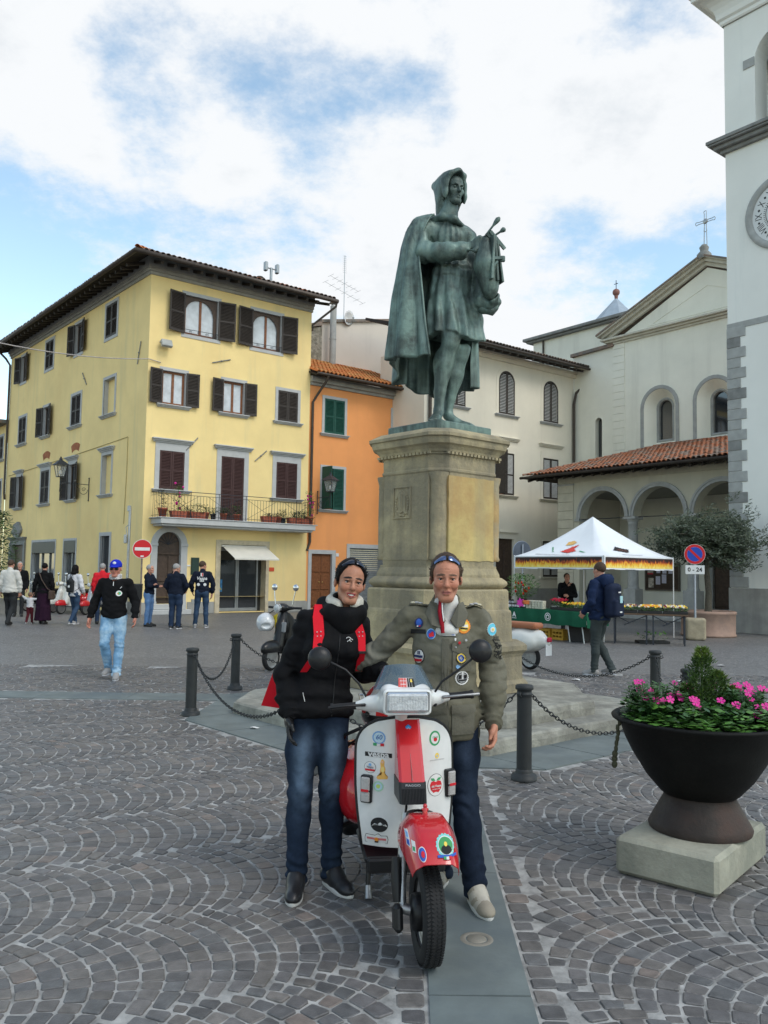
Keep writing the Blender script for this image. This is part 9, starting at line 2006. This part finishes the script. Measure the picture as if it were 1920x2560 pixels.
# ---------------------------------------------------------------- other scooters
def moped(label,loc,rz,body,seat,accent=None,shield=None,mirror=True,sc=1.0):
 t=thing('parked_scooter',label,'scooter',loc,rz,'parked scooters');t.scale=(sc,)*3;shield=shield or body
 for y,nm in((0,'front_wheel'),(1.27,'rear_wheel')):
  X=Matrix.Translation((0,y,.215));mb=MB(X);rg=[]
  for i in range(28):a=2*pi*i/28;rg.append([(-.045*cos(u),(.165+.05*sin(u))*cos(a),(.165+.05*sin(u))*sin(a))for u in[pi*k/7 for k in range(8)]])
  rg.append(rg[0]);mb.ring_loft(rg,0,True,False,False,False);w=mb.build(nm,m_rub,t);MB(X@Matrix.Rotation(pi/2,4,'Y')).lathe([(.168,-.03),(.13,-.02),(.05,-.03),(0,-.03)],16).lathe([(.168,.03),(.13,.02),(.05,.03),(0,.03)],16).build('rim',m_alu,w)
 S_=SDF((-.35,-.3,.1),(.35,.75,1.1),.016);S_.path([(0,.18,.40),(0,.27,.72),(0,.32,.93)],[.10,.09,.06],.04)
 def shl(P):x,y,z=P[...,0],P[...,1],P[...,2];w=.20*np.sqrt(np.clip(1-np.clip((z-.70)/.26,0,1)**2.5,0,1))+.0;return np.maximum(np.maximum(np.abs(y-.30-1.6*x*x-.05*(z-.3))-.014,np.abs(x)-w),np.maximum(.27-z,z-.96))
 S_.fn(shl,.01);np_object('leg_shield',S_.mesh(),shield,t)
 S_=SDF((-.2,-.35,.2),(.2,.35,.6),.014);S_.ell((0,.02,.36),(.095,.27,.14),.02);S_.ell((0,.03,.26),(.06,.25,.13),.01,'s');S_.cut((0,0,.30),(0,0,-1));np_object('mudguard',S_.mesh(),accent or body,t)
 S_=SDF((-.4,.5,.2),(.4,1.75,.85),.018);S_.ell((0,1.15,.50),(.22,.45,.22),.03)
 for s in(-1,1):S_.ell((s*.15,1.15,.48),(.11,.36,.17),.06)
 S_.cone((0,.80,.40),(0,.72,.66),.13,.12,.06);S_.cone((0,1.45,.55),(0,1.62,.48),.13,.07,.08);np_object('rear_body',S_.mesh(),body,t)
 S_=SDF((-.2,.6,.65),(.2,1.65,.9),.016);S_.box((0,1.1,.76),(.13,.38,.055),.05,.02);np_object('seat',S_.mesh(),seat,t);MB().box(-.18,.18,.32,.80,.25,.29,.01).build('floorboard',m_blk,t)
 S_=SDF((-.4,.1,.9),(.4,.5,1.2),.013);S_.ell((0,.28,1.02),(.10,.13,.08),.02);S_.path([(-.2,.33,1.02),(0,.32,1.01),(.2,.33,1.02)],[.025,.05,.025],.03);np_object('handlebar_head',S_.mesh(),shield,t)
 mb=MB();mb.cyl((0,.13,1.02),(0,.16,1.02),.075,n=18);h=mb.build('headlight',m_chr,t);MB().sphere((0,.14,1.02),(.066,.03,.066),14,8).build('headlight_glass',m_lampg,h)
 for s in(-1,1):
  MB().cyl((s*.2,.33,1.02),(s*.34,.36,1.02),.02,n=10).build('grip',m_rub,t)
  if mirror:k=MB().tube([(s*.17,.32,1.03),(s*.20,.33,1.2),(s*.22,.34,1.30)],.008,6).build('mirror_stem',m_chr,t);MB(Matrix.Translation((s*.22,.34,1.36))@Matrix.Rotation(pi/2,4,'X')).lathe([(0,.012),(.05,.006),(.06,-.006),(0,-.012)],16).build('mirror',m_chr,k)
 mb=MB();mb.box(-.06,.06,1.66,1.70,.50,.58,.015);mb.build('tail_light',C('tail_red',(.45,.02,.05)),t);MB().box(-.08,.08,1.66,1.675,.27,.46,.003).build('number_plate',m_white,t)
 return t
m_blkp=M('black_scooter_paint',(.006,.006,.007),.35,bump=.02,coat=.15);m_cw=M('cream_white_paint',(.62,.62,.58),.25,bump=.02,coat=.6);m_tan=M('tan_leather',(.36,.13,.06),.5,bump=.2);m_bseat=M('navy_seat',(.012,.014,.03),.5,bump=.2)
t=moped('black scooter with a yellow flash parked behind the woman',(-1.82,13.80,0),radians(-30),m_blkp,m_blk);mb=MB();mb.add([(-.16,.255,.88),(-.06,.235,.93),(-.10,.24,.62)],[(0,1,2)]);mb.build('yellow_flash',C('signalyellow',(.75,.55,.03)),t);MB().obox((.04,.21,.70),(.10,.02,.09),rotm(x=-8),.02).build('grey_panel',M('grey_lens',(.2,.21,.22),.15,bump=0),t)
hw=Matrix.Translation((-1.82,13.80,0))@Matrix.Rotation(radians(-30),4,'Z')@Vector((-.25,.16,.60));hh_=thing('helmet','round white helmet hanging at the front of the black scooter','helmet',hw);S_=SDF((-.2,-.22,-.02),(.2,.2,.36),.011);S_.ell((0,0,.17),(.155,.17,.165),.0);S_.ell((.02,-.05,-.03),(.17,.2,.06),.02,'s');S_.ell((.05,-.17,.12),(.10,.06,.05),.02,'s');np_object('helmet_shell',S_.mesh(),M('white_gloss',(.62,.64,.66),.25,bump=0,coat=.5),hh_);MB().tube([(.05,.02,.32),(.16,.10,.40),(.22,.14,.43)],.01,6).build('chin_strap',m_blk,hh_)
t=moped('white scooter with a tan saddle seen from behind beside the pedestal',(1.72,15.5,0),radians(222),m_cw,m_tan,mirror=False);
moped('dark scooter with chrome engine parked behind the toddler',(-12.75,30.0,0),radians(-40),m_blkp,m_blk);moped('white scooter with navy saddle parked between the two women',(-11.50,29.2,0),radians(-32),m_cw,m_bseat);moped('red scooter parked beside the woman in white',(-10.95,28.5,0),radians(-28),m_rpt,m_blk,m_rpt,m_cw);moped('grey scooter with red trim parked behind the man in the blue cap',(-10.05,28.3,0),radians(-20),M('silver_scooter_paint',(.36,.37,.38),.25,metal=.4,bump=.02),m_blk,m_rpt)
# bushes at the far left by the portal
pbx=thing('climbing_shrub','green climbing shrub at the left edge beside the stone portal','shrub',(-13.95,30.2,0));r=random.Random(3);MB().tube([(0,0,0),(.05,0,1.4),(0,.05,2.6)],.03,6).build('stem',m_bark,pbx);mb=MB()
for k in range(2200):z=.9+2.7*r.random();a=r.uniform(0,6.28);q=(.25+.45*sin(pi*min(1,(z-.6)/3.0)))*r.random()**.5;L=r.uniform(.07,.13);leaf_blade(mb,(q*cos(a),q*sin(a),z),(cos(a),sin(a),r.uniform(-.5,.6)),(0,0,1),L,L*.3)
mb.build('foliage',m_lf,pbx)
